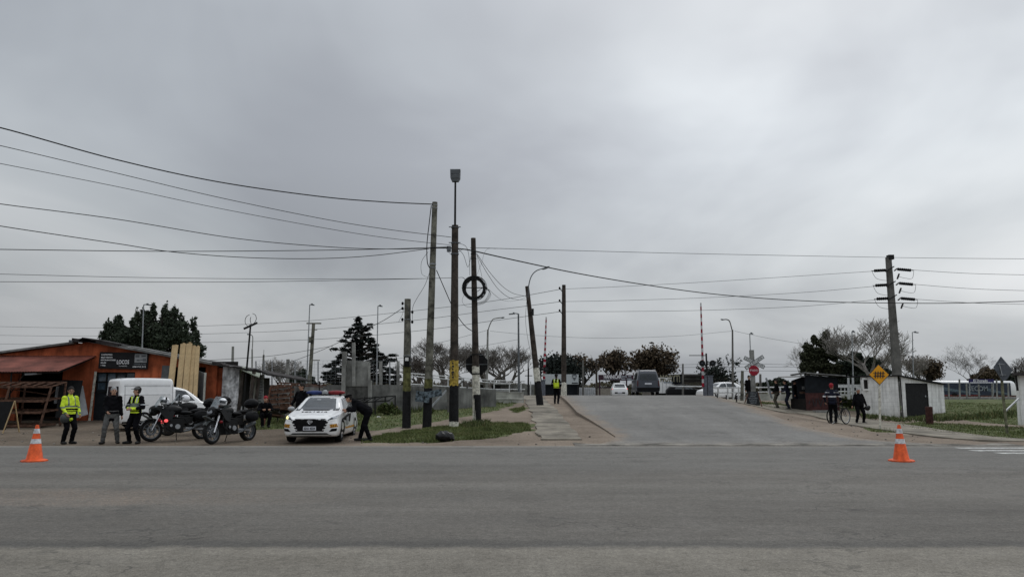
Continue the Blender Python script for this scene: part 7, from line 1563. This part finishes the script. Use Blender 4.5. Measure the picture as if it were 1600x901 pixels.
    mb.build('swingarm', M_['carsilver'], root)
    mb = MB(); mb.tube([(.12, -.3, .38), (.13, 0, .26), (.15, .3, .30), (.17, .5, .42)], .03, 8); mb.cyl((.17, .45, .42), (.19, .85, .55), .055, .06, 12); mb.build('exhaust', M_['dgalv'], root, smooth=True)
    mb = MB(); mb.tube([(-.40, -.36, 1.06), (-.30, -.42, 1.08), (-.12, -.46, 1.06), (.12, -.46, 1.06), (.30, -.42, 1.08), (.40, -.36, 1.06)], .014, 6)
    for sg in (-1, 1): mb.cyl((sg*.40, -.36, 1.06), (sg*.30, -.41, 1.075), .02, n=8)
    hb = mb.build('handlebar', M_['iron'], root)
    for sg in (-1, 1):
        mb = MB(); mb.tube([(sg*.28, -.43, 1.08), (sg*.34, -.44, 1.22)], .008, 5); mb.ell((sg*.36, -.44, 1.26), (.075, .025, .045), n=8); mb.build('mirror', M_['plastic'], hb, smooth=True)
        mb = MB(); mb.box((sg*.30, -.45, 1.05), (.16, .05, .1)); mb.build('hand_guard', M_['bikegrey'], hb)
        mb = MB(); mb.tube([(sg*.20, .62, .73), (sg*.23, .62, .73), (sg*.36, .62, .74), (sg*.40, .62, .74)], [.19, .235, .225, .17], 12); mb.v = [(v[0], v[1], .74+(v[2]-.74)*.72) for v in mb.v]; mb.build('pannier', M_['plastic'], root, smooth=True)
    mb = MB(); mb.bar((0, .72, .92), (0, 1.02, .98), .22, .03); mb.build('luggage_rack', M_['iron'], root)
    mb = MB(); mb.ell((0, .95, 1.14), (.24, .21, .16), n=12); mb.v = [(v[0], v[1], max(v[2], 1.01)) for v in mb.v]; mb.lathe([(.225, 0), (.235, .01), (.225, .02)], (0, .95, 1.11), 'Z', 20); mb.build('top_case', M_['plastic'], root, smooth=True)
    mb = MB(); mb.box((0, 1.07, .78), (.1, .04, .06)); mb.build('tail_lamp', M_['red'], root)
    mb = MB(); mb.tube([(-.1, -.02, .26), (-.28, .04, .01)], .013, 6); mb.box((-.29, .04, .01), (.06, .06, .015)); mb.build('side_stand', M_['iron'], root)
    for x in (-.2, .2): mb = MB(); mb.ell((x, fy+.18, .62), (.045, .05, .045), n=6); mb.build('emergency_lamp', M_['blue'] if x < 0 else M_['red'], root, smooth=True)
    return root
def setbike(o, f, r_, lean=-6):      # front/rear wheel contacts (px, Y)
    a, b_ = G(*f), G(*r_); d = (a-b_); d.z = 0; c = (a+b_)/2; c.z = min(tz(a.x, a.y), tz(b_.x, b_.y))+.005; o.location = c; o.scale = (1.06, 1.06, 1.06)
    rz = math.atan2(d.x, -d.y); o.rotation_euler = Euler((0, R(lean), rz), 'XYZ')
mc = motorcycle('black police motorcycle with a white helmet, nearest the van and side on')
mc2 = copy_tree(mc); mc3 = copy_tree(mc)
mb = MB(); mb.ell((.24, -.40, .60), (.04, .06, .05), n=6); mb.build('lit_lamp', M_['redon'], mc, smooth=True)
mb = MB(); mb.ell((-.24, -.40, .60), (.04, .06, .05), n=6); mb.build('lit_lamp', M_['redon'], mc, smooth=True)
mc2['label'] = 'black police motorcycle half hidden behind the side on one'; mc3['label'] = 'black police motorcycle with a big top case turned towards the road'
setbike(mc, (241, 24.15), (312, 25.0)); setbike(mc2, (268, 26.3), (332, 26.7)); setbike(mc3, (338, 23.3), (382, 24.45))
def helmet(o, label, dy=-.38, dz=1.17, rz=0):
    r0 = thing('helmet', label, 'helmet', (0, 0, 0), group='white helmets left on the motorcycles'); M = o.matrix_basis
    q = Matrix.Translation(o.location) @ o.rotation_euler.to_matrix().to_4x4() @ Vector((0, dy, dz)); r0.location = q; r0.rotation_euler = (R(-12), 0, o.rotation_euler.z+rz)
    mb = MB(); n = 12; mb.ell((0, 0, 0), (.135, .155, .145), n=n); mb.v = [(v[0], v[1], max(v[2], -.11)) for v in mb.v]; mb.build('shell', M_['helmet'], r0, smooth=True)
    mb = MB(); V = []
    for i in range(6):
        for k in range(13): a = R(-75+150*k/12); zz = -.045+.09*i/5; s_ = math.sqrt(max(0, 1-(zz/.145)**2)); V.append((.139*math.sin(a)*s_, -.159*math.cos(a)*s_, zz))
    mb.add(V, [(i*13+k, i*13+k+1, (i+1)*13+k+1, (i+1)*13+k) for i in range(5) for k in range(12)]); mb.build('visor', M_['glass_d'], r0, smooth=True)
    for c_, d_ in (((0, 0, .147), (.05, .03, .008)), ((.133, -.02, .04), (.012, .06, .02)), ((-.133, -.02, .04), (.012, .06, .02))):
        mb = MB(); mb.box(c_, d_); mb.build('badge', M_['ink'], r0)
helmet(mc, 'white helmet resting on the tank of the side on motorcycle', -.42, 1.27, .5); helmet(mc2, 'white helmet on the handlebars of the half hidden motorcycle', -.30, 1.29, -.4); helmet(mc3, 'white helmet behind the windscreen of the motorcycle facing the road', -.30, 1.27, .2)

# ================================================================== PEOPLE
def V_(*a): return Vector(a)
class Fig:
    def __init__(s): s.p = []; s.mb = MB()
    def cap(s, a, b, ra, rb, lab):
        a, b = Vector(a), Vector(b); s.p.append((a, b, ra, rb, lab, 1.0)); d = b-a; L = d.length
        if L < 1e-5: s.mb.ell(a, (ra, ra, ra), n=8); return
        q = d.to_track_quat('Z', 'Y').to_matrix(); prof = []
        n = 5
        for i in range(n+1): t = math.pi/2*i/n; prof.append((ra*math.sin(t), -ra*math.cos(t)))
        for i in range(n+1): t = math.pi/2*i/n; prof.append((rb*math.cos(t), L+rb*math.sin(t)))
        m = MB(); m.lathe([(max(r_, 1e-4), h) for r_, h in prof], (0, 0, 0), 'Z', 14); s.mb.add([q @ Vector(v)+a for v in m.v], m.f)
    def ell(s, c, r, lab, rot=None):
        c = Vector(c); s.p.append((c, c, 1.0, 1.0, lab, (r, rot))); s.mb.ell(c, r, rot, n=9)
    def torso(s, secs, lab):      # secs: (center, rx, ry)
        V = []; n = 20
        for i, (c, rx, ry) in enumerate(secs):
            c = Vector(c); d = (Vector(secs[min(i+1, len(secs)-1)][0])-Vector(secs[max(i-1, 0)][0])).normalized(); x = V_(1, 0, 0); x = (x-d*x.dot(d)).normalized(); y = d.cross(x)
            for k in range(n): t = 2*math.pi*k/n; V.append(c+x*math.cos(t)*rx+y*math.sin(t)*ry)
            s.p.append((c, c, 1, 1, lab, ((rx, ry, .07), None)))
        s.mb.add(V, [(i*n+k, i*n+(k+1) % n, (i+1)*n+(k+1) % n, (i+1)*n+k) for i in range(len(secs)-1) for k in range(n)]+[tuple(range(n))[::-1], tuple((len(secs)-1)*n+k for k in range(n))])
def hand(f, w, d, side, out, lab='skin', curl=.5):
    """palm + four fingers + thumb; w wrist, d direction, side = across the palm, out = palm normal"""
    d, side, out = Vector(d).normalized(), Vector(side).normalized(), Vector(out).normalized(); w = Vector(w)
    f.cap(w+d*.02, w+d*.075, .027, .031, lab)
    for k, L in enumerate((.062, .070, .066, .052)):
        b_ = w+d*.085+side*(.027-.018*k); m_ = b_+(d*(1-curl*.5)+out*curl*.6).normalized()*L*.55; e = m_+(d*(.6-curl)+out*(.4+curl)).normalized()*L*.5; f.cap(b_, m_, .0095, .0085, lab); f.cap(m_, e, .0085, .007, lab)
    tb = w+d*.035+side*.028; tm = tb+(d*.6+side*.7).normalized()*.035; f.cap(tb, tm, .012, .0105, lab); f.cap(tm, tm+(d*.8+out*.5).normalized()*.028, .0105, .008, lab)
def person(label, loc, rz, o, sc=1.0, hip=(0, 0, .93), neck=(0, 0, 1.46), head=None, headz=0, feet=((-.1, 0), (.1, 0)), knees=None, hands=((-.28, -.05, .85), (.28, -.05, .85)), elbows=None, toe=(0, 0), group=None, vox=.0125, hdir=None, girth=1.0, up_=(0, 0, 1)):
    f = Fig(); hip, neck = Vector(hip), Vector(neck); sp_ = neck-hip; u = sp_.normalized(); fw = V_(0, -1, 0); fwd = (fw-u*fw.dot(u)).normalized(); g = girth
    top, leg = 'top', 'legs'
    L = sp_.length; S = lambda t, dx=0, dy=0: hip+sp_*t+fwd*dy
    jl = o.get('jacket', .04)     # how far the jacket hangs below the hip
    f.torso([(hip-u*.10, .135*g, .105*g), (hip-u*.02, .165*g, .125*g), (S(.1), .165*g, .12*g)], leg)
    f.torso([(hip-u*jl, .178*g, .138*g), (S(.05), .178*g, .136*g), (S(.28, dy=.01), .168*g, .125*g*(1+.25*(g-1))), (S(.55, dy=.01), .182*g**.6, .128*g**.7), (S(.78), .19, .118), (S(.92), .165, .095), (S(.99), .09, .075)], top)
    hd = Vector(head) if head else neck+u*.165+V_(0, -.01, 0)
    f.cap(neck-u*.05, hd-u*.05, .062, .058, 'skin' if not o.get('highcollar') else top); f.cap(neck-u*.03, neck+u*.015, .085, .072, top)
    sh = [S(.90)+V_(sx*.17, 0, 0) for sx in (-1, 1)]
    hl = Matrix.Rotation(headz, 3, 'Z'); hf = hl @ V_(0, -1, 0) if not hdir else Vector(hdir).normalized(); hu = Vector(up_).normalized(); hf = (hf-hu*hf.dot(hu)).normalized(); hr = hu.cross(hf) * -1
    HM = Matrix((hr, -hf, hu)).transposed()           # local: x right, -y front, z up
    at = lambda x, y, z: hd+HM @ V_(x, y, z)
    f.ell(at(0, .005, .025), (.078, .098, .108), 'skin', HM); f.ell(at(0, -.025, -.045), (.060, .068, .068), 'skin', HM); f.cap(at(0, -.035, -.085), at(0, -.055, -.09), .03, .022, 'skin')
    f.cap(at(0, -.092, .015), at(0, -.108, -.020), .010, .014, 'skin')
    for sx in (-1, 1): f.ell(at(sx*.082, .01, .0), (.012, .022, .033), 'skin', HM); f.ell(at(sx*.032, -.083, .02), (.016, .012, .010), 'eye', HM)
    f.ell(at(0, -.088, -.055), (.024, .010, .006), 'lip', HM)
    hs = o.get('hairstyle', 'short')
    if hs in ('short', 'cap', 'police'): f.ell(at(0, .022, .052), (.087, .106, .104), 'hair', HM); f.ell(at(0, .05, -.02), (.074, .062, .06), 'hair', HM)
    if hs == 'cap': f.ell(at(0, .01, .075), (.092, .108, .070), 'cap', HM); f.ell(at(0, -.105, .062), (.07, .075, .012), 'cap', HM)
    if hs == 'police': f.ell(at(0, .0, .100), (.125, .135, .035), 'cap', HM); f.ell(at(0, .0, .075), (.092, .108, .04), 'cap', HM); f.ell(at(0, -.105, .055), (.07, .05, .010), 'cap', HM)
    if hs == 'beanie': f.ell(at(0, .02, .065), (.094, .112, .095), 'cap', HM); f.ell(at(0, .045, .0), (.08, .07, .06), 'cap', HM)
    for i, sx in enumerate((-1, 1)):
        H = Vector(hands[i]); sh_ = sh[i]; up_l, lo_l = .29, .26
        if elbows and elbows[i]: E = Vector(elbows[i])
        else:
            m_ = (sh_+H)/2; dd = (H-sh_); ln = dd.length; bend = math.sqrt(max(0, ((up_l+lo_l)/2)**2-(ln/2)**2)); pd = V_(sx*.6, .8, -.1); pd = (pd-dd.normalized()*pd.dot(dd.normalized())).normalized(); E = m_+pd*bend
        aw = 1+.25*(g-1); f.cap(sh_, E, .078*aw, .063*aw, top); f.cap(E, E.lerp(H, .9), .063*aw, .044, top); f.ell(sh_, (.088, .086, .078), top)
        dd = (H-E).normalized(); out = V_(-sx, 0, 0); out = (out-dd*out.dot(dd)); out = out.normalized() if out.length > .1 else V_(0, -1, 0); sd_ = dd.cross(out)*(-sx); 
        f.cap(E.lerp(H, .88), H, .03, .026, o.get('handlab', 'skin')); hand(f, H, dd, sd_*(1 if sd_.dot(fwd) > 0 else -1), out, o.get('handlab', 'skin'))
        hp = hip-u*.03+V_(sx*.085*g**.6, 0, 0); ft = Vector((feet[i][0], feet[i][1], .09+(feet[i][2] if len(feet[i]) > 2 else 0)))
        K = Vector(knees[i]) if knees and knees[i] else None
        if K is None:
            dd2 = ft-hp; ln = dd2.length; bend = math.sqrt(max(0, .43**2-(ln/2)**2)); pd = V_(sx*.1, -1, 0); pd = (pd-dd2.normalized()*pd.dot(dd2.normalized())).normalized(); K = (hp+ft)/2+pd*min(bend, .16)
        f.cap(hp, K, .104*g**.7, .078, leg); f.cap(K, ft+V_(0, 0, .03), .078, .066, leg); ta = toe[i]; td = V_(math.sin(ta), -math.cos(ta), 0)
        f.cap(ft+V_(0, 0, -.0), ft+V_(0, 0, -.03), .055, .05, 'shoe'); f.cap(ft+V_(0, 0, -.04)-td*.05, ft+V_(0, 0, -.047)+td*.165, .05, .042, 'shoe')
    me = bpy.data.meshes.new('b'); me.from_pydata([tuple(v) for v in f.mb.v], [], f.mb.f); ob = bpy.data.objects.new('b', me); COL.objects.link(ob)
    md = ob.modifiers.new('r', 'REMESH'); md.mode = 'VOXEL'; md.voxel_size = vox; md.use_smooth_shade = True
    m2 = ob.modifiers.new('s', 'SMOOTH'); m2.factor = .5; m2.iterations = 1
    dg = bpy.context.evaluated_depsgraph_get(); nm = bpy.data.meshes.new_from_object(ob.evaluated_get(dg)); bpy.data.objects.remove(ob)
    nv = len(nm.vertices); co = np.empty(nv*3); nm.vertices.foreach_get('co', co); co = co.reshape(-1, 3); nf = len(nm.polygons); fc = np.empty(nf*3); nm.polygons.foreach_get('center', fc); fc = fc.reshape(-1, 3)
    def nearest(Pp):
        best = np.full(len(Pp), 1e9); lab = np.zeros(len(Pp), int)
        for (a, b_, ra, rb, l_, ex) in f.p:
            if ex == 1.0:
                ab = np.array((b_-a)[:]); pa = Pp-np.array(a[:]); t = np.clip(pa@ab/max(ab@ab, 1e-9), 0, 1); d = np.linalg.norm(pa-t[:, None]*ab, axis=1)-(ra+(rb-ra)*t)
            else:
                r_, rot = ex; pa = Pp-np.array(a[:])
                if rot is not None: pa = pa@np.array(rot)
                q = pa/np.array(r_); d = (np.linalg.norm(q, axis=1)-1)*min(r_)
            if l_ in ('eye', 'lip'): d -= .004
            if l_ in ('hair', 'cap'): d -= .003
            k = d < best; best[k] = d[k]; lab[k] = labs.index(l_)
        return lab
    labs = ['skin', 'top', 'legs', 'shoe', 'hair', 'cap', 'eye', 'lip', 'x1', 'x2', 'x3']
    lab = nearest(fc)
    if o.get('fn'): lab = o['fn'](fc, lab, labs, hip, neck, fwd)
    lv = nearest(co); cl = (lv == 1) | (lv == 2)
    no = np.empty(nv*3); nm.vertices.foreach_get('normal', no); no = no.reshape(-1, 3); w = np.sin(co[:, 2]*46+3*np.sin(co[:, 0]*14+rz*3)+2*np.sin(co[:, 1]*17))*.0042+np.sin(co[:, 0]*31+co[:, 2]*19)*.003
    co = co+no*(w*cl)[:, None]; nm.vertices.foreach_set('co', co.reshape(-1))
    nm.materials.clear(); mm = dict(skin=o.get('skin', 'skin'), top=o['top'], legs=o['legs'], shoe=o.get('shoe', 'boot'), hair=o.get('hair', 'hair_b'), cap=o.get('cap', 'c_black'), eye='ink', lip='skin_d', x1=o.get('x1', 'reflect'), x2=o.get('x2', 'reflect_d'), x3=o.get('x3', 'c_black'))
    for l_ in labs: nm.materials.append(M_[mm[l_]])
    nm.polygons.foreach_set('material_index', lab.astype(np.int32)); nm.shade_smooth(); nm.name = 'person'
    ob = bpy.data.objects.new('person', nm); COL.objects.link(ob); ob.location = loc; ob.rotation_euler = (0, 0, rz); ob.scale = (sc, sc, sc); tag(ob, label, 'person', group); return ob
def fn_jacket(P_, lab, labs, hip, neck, fwd):       # full hi-vis jacket with two hoops, shoulder straps and dark edging
    t = lab == 1; z = P_[:, 2]; x = P_[:, 0]; arm = np.abs(x) > .205
    lab[t & ~arm & (((z > 1.04) & (z < 1.09)))] = labs.index('x3'); lab[t & ~arm & (z > 1.13) & (z < 1.185)] = labs.index('x2')
    lab[t & arm & (((z > 1.10) & (z < 1.15)) | ((z > .93) & (z < .98)))] = labs.index('x2'); lab[t & ~arm & (np.abs(np.abs(x)-.10) < .022) & (z > 1.18)] = labs.index('x2'); return lab
def fn_vest(P_, lab, labs, hip, neck, fwd):
    t = lab == 1; z = P_[:, 2]; ax = np.abs(P_[:, 0]); body = (ax < .175) & t
    lab[body & (z > .95) & (z < 1.09)] = labs.index('x1'); lab[body & (z >= 1.09) & (z < 1.13)] = labs.index('x1'); lab[body & (z >= 1.13) & (z < 1.26)] = labs.index('x2')
    lab[body & (z >= 1.26) & (ax > .055) & (ax < .15) & (z < 1.46)] = labs.index('x1'); lab[body & (z > 1.28) & (np.abs(ax-.10) < .018)] = labs.index('x3')
    lab[t & (ax > .2) & (z > 1.19) & (z < 1.225)] = labs.index('x3'); return lab
def fn_work(P_, lab, labs, hip, neck, fwd):
    t = lab == 1; z = P_[:, 2]; ax = np.abs(P_[:, 0]); lab[t & (z > 1.16) & (z < 1.225)] = labs.index('x1'); lab[t & (z > 1.36) & (z < 1.385) & (ax > .09)] = labs.index('x1'); return lab
def at_px(px, Y): g = G(px, Y); return (g.x, g.y, tz(g.x, g.y))
# officer in the yellow jacket, facing right, hands near the pockets
person('officer in a bright yellow reflective jacket and black boots standing before the leaning boards', at_px(104, 23.3), R(62), dict(top='hivis', legs='c_black', jacket=.18, fn=fn_jacket, hairstyle='short', x2='reflect_d', handlab='skin', skin='skin_d', highcollar=True),
    1.0, headz=R(-22), hands=((-.20, -.20, .93), (.24, -.16, .90)), feet=((-.10, .03), (.11, -.06)), toe=(-.1, .2), girth=1.1)
kn = G(101, 23.3)
# grey haired man walking
person('grey haired man in a black jacket and grey trousers beside the shop doorway', at_px(172, 23.4), R(20), dict(top='c_black', legs='c_grey', jacket=.20, hair='hair_g', hairstyle='short', skin='skin'), 1.0, headz=R(18),
    hands=((-.10, -.24, .99), (.27, -.02, .86)), feet=((-.20, -.06), (.19, .04)), toe=(-.3, .35), girth=1.16)
# officer with vest, hands joined
person('officer in a grey cap and yellow reflective vest with hands joined before the white van', at_px(209, 23.4), R(-18), dict(top='c_black', legs='c_black', jacket=.02, fn=fn_vest, hairstyle='cap', cap='cap_grey', skin='skin', x1='hivis', x2='reflect_d', x3='reflect'), 1.0, headz=R(-50),
    hands=((-.03, -.24, 1.08), (.03, -.25, 1.07)), elbows=((-.31, -.04, 1.12), (.31, -.04, 1.12)), feet=((-.16, -.03), (.14, .04)), toe=(-.4, .4), girth=1.08)
# man behind the police car
person('man in a dark jacket standing behind the left side of the police car', at_px(469, 27.3), R(-25), dict(top='c_black', legs='c_black', jacket=.1, hairstyle='short', hair='hair_b', skin='skin_d'), 1.03, headz=R(-30), hands=((-.32, -.16, .98), (.3, -.05, .85)), girth=1.22)
# officer bending to the car window
person('officer in black uniform bending down to the side window of the police car', at_px(568, 24.35), R(-86), dict(top='c_black', legs='c_black', jacket=.05, hairstyle='police', cap='c_black', skin='skin', hair='hair_b'), 1.02, hip=(0, .10, .93), neck=(0, -.36, 1.27), head=(0, -.50, 1.335), hdir=(0, -1, -.15), up_=(0, -.25, 1),
    hands=((-.16, -.60, .98), (.18, -.52, .95)), elbows=((-.25, -.34, .98), (.27, -.28, .98)), feet=((-.12, -.12), (.15, .20)), toe=(0, 0), girth=1.25)
# traffic guard at the crest
person('traffic guard in a cap and yellow reflective vest beside the tall crest pole', at_px(869.5, 43.2), R(165), dict(top='c_black', legs='c_black', jacket=.02, fn=fn_vest, hairstyle='police', cap='c_black', x1='hivis', x2='hivis', x3='reflect'), .97, hands=((-.2, -.22, 1.0), (.2, -.2, 1.0)), vox=.016)
# person behind the sandwich board
person('dark clothed person standing behind the chalk sandwich board', at_px(1172, 46.5), R(10), dict(top='c_black', legs='c_black', hairstyle='short'), 1.0, vox=.016, girth=1.1)
person('person in a black coat and olive trousers left of the kiosk', at_px(1215, 45.6), R(-120), dict(top='c_black', legs='c_olive', jacket=.12, hairstyle='short'), 1.0, vox=.016, hands=((-.22, -.2, 1.0), (.22, -.2, .98)), girth=1.12)
person('person in dark clothes leaning at the kiosk counter', at_px(1233, 45.0), R(-100), dict(top='c_navy', legs='c_navy', jacket=.08, hairstyle='short'), 1.02, neck=(0, -.12, 1.44), vox=.016, hands=((-.15, -.4, 1.05), (.15, -.42, 1.05)))
person('person in dark clothes inside the kiosk doorway, right of the leaning customer', at_px(1243, 45.9), R(60), dict(top='c_black', legs='c_navy', hairstyle='short'), .95, vox=.016)
person('person with a red cap crouching behind the big top case motorcycle', tuple(Vector(at_px(412, 30.2))), R(30), dict(top='c_black', legs='c_black', cap='cap_red', hairstyle='beanie'), .95, hip=(0, .05, .50), neck=(0, -.1, 1.02), hands=((-.15, -.4, .75), (.15, -.4, .75)), feet=((-.13, -.35), (.13, -.3)), knees=((-.17, -.42, .55), (.17, -.38, .55)), vox=.016)
# cyclist and companion
cyc = person('person in a red cap and dark work jacket with pale stripes holding a bicycle', at_px(1302.5, 32.6), R(150), dict(top='c_navy', legs='c_black', jacket=.06, fn=fn_work, hairstyle='beanie', cap='cap_red', x1='conewhite', skin='skin_d'), .98, headz=R(-20), hands=((-.32, -.30, 1.02), (.30, -.05, .95)), girth=1.02)
person('stout grey haired man in black clothes standing right of the bicycle', at_px(1344, 37.2), R(6), dict(top='c_black', legs='c_black', hair='hair_g', hairstyle='short', skin='skin_d', shoe='boot'), 1.0, hands=((-.36, -.02, .88), (.38, -.05, .86)), feet=((-.17, 0), (.20, 0)), toe=(-.3, .3), girth=1.38)
g_ = Vector(at_px(1356, 37.1)); mb = MB(); mb.ell((0, 0, 0), (.14, .10, .13), n=8); mb.ell((.06, 0, .05), (.10, .09, .09), n=6); mb.tube(spline([(-.02, 0, .12), (-.06, 0, .2), (-.1, 0, .14)]), .012, 5); o = mb.build('hand_bag', M_['bag'], smooth=True); o.location = g_+V_(0, -.05, .78); tag(o, 'small black bag hanging from the hand of the stout man', 'bag')
# hanging helmet under the arm of the yellow jacketed officer
g_ = Vector(at_px(101.5, 23.2)); mb = MB(); mb.ell((0, 0, 0), (.13, .14, .16), n=10); mb.v = [(v[0], v[1], max(v[2], -.13)) for v in mb.v]; o = mb.build('dark_helmet', M_['bikegrey'], smooth=True); o.location = g_+V_(0, -.12, .79); tag(o, 'dark grey helmet held low by the officer in the yellow jacket', 'helmet')
# bicycle
b = Vector(at_px(1311, 33.1)); bc = thing('bicycle', 'dark bicycle with fat tyres held by the person in the red cap', 'bicycle', b, R(33))
def bwheel(x):
    e = thing('wheel', None, None, (x, 0, .34)); e.parent = bc; mb = MB(); mb.lathe([(.31, -.02), (.34, -.022), (.355, 0), (.34, .022), (.31, .02), (.31, -.02)], (0, 0, 0), 'Y', 30); mb.build('tyre', M_['tyre'], e, smooth=True)
    mb = MB(); mb.lathe([(.295, -.012), (.315, -.014), (.315, .014), (.295, .012), (.295, -.012)], (0, 0, 0), 'Y', 30)
    for k in range(16): a = 2*math.pi*k/16; mb.bar((0, .02*(-1)**k, 0), (.3*math.cos(a), 0, .3*math.sin(a)), .003, .003)
    mb.cyl((0, -.04, 0), (0, .04, 0), .02, n=8); mb.build('rim', M_['carsilver'], e)
bwheel(-.52); bwheel(.52)
mb = MB(); 
for a_, c_ in (((-.02, 0, .30), (-.14, 0, .80)), ((-.02, 0, .30), (.34, 0, .74)), ((-.12, 0, .74), (.33, 0, .82)), ((-.52, .03, .34), (-.13, .02, .74)), ((-.52, -.03, .34), (-.02, -.02, .30)), ((.33, 0, .70), (.31, 0, .90))): mb.cyl(a_, c_, .018, n=8)
mb.build('frame', M_['iron'], bc)
mb = MB()
for y in (-.04, .04): mb.cyl((.34, y, .72), (.52, y, .34), .014, n=6)
mb.build('fork', M_['iron'], bc)
mb = MB(); mb.tube([(.28, -.30, .99), (.32, -.12, .96), (.31, 0, .93), (.32, .12, .96), (.28, .30, .99)], .014, 6); mb.build('handlebar', M_['iron'], bc)
mb = MB(); mb.ell((-.16, 0, .84), (.13, .07, .035), n=8); mb.build('saddle', M_['plastic'], bc)
mb = MB(); mb.lathe([(.06, 0), (.10, 0), (.10, .01), (.06, .01)], (-.02, -.05, .30), 'Y', 16); mb.bar((-.02, -.06, .30), (.06, -.06, .18), .02, .015); mb.box((.07, -.10, .17), (.08, .08, .02)); mb.bar((-.02, .06, .30), (-.10, .06, .42), .02, .015); mb.build('crankset', M_['dgalv'], bc)
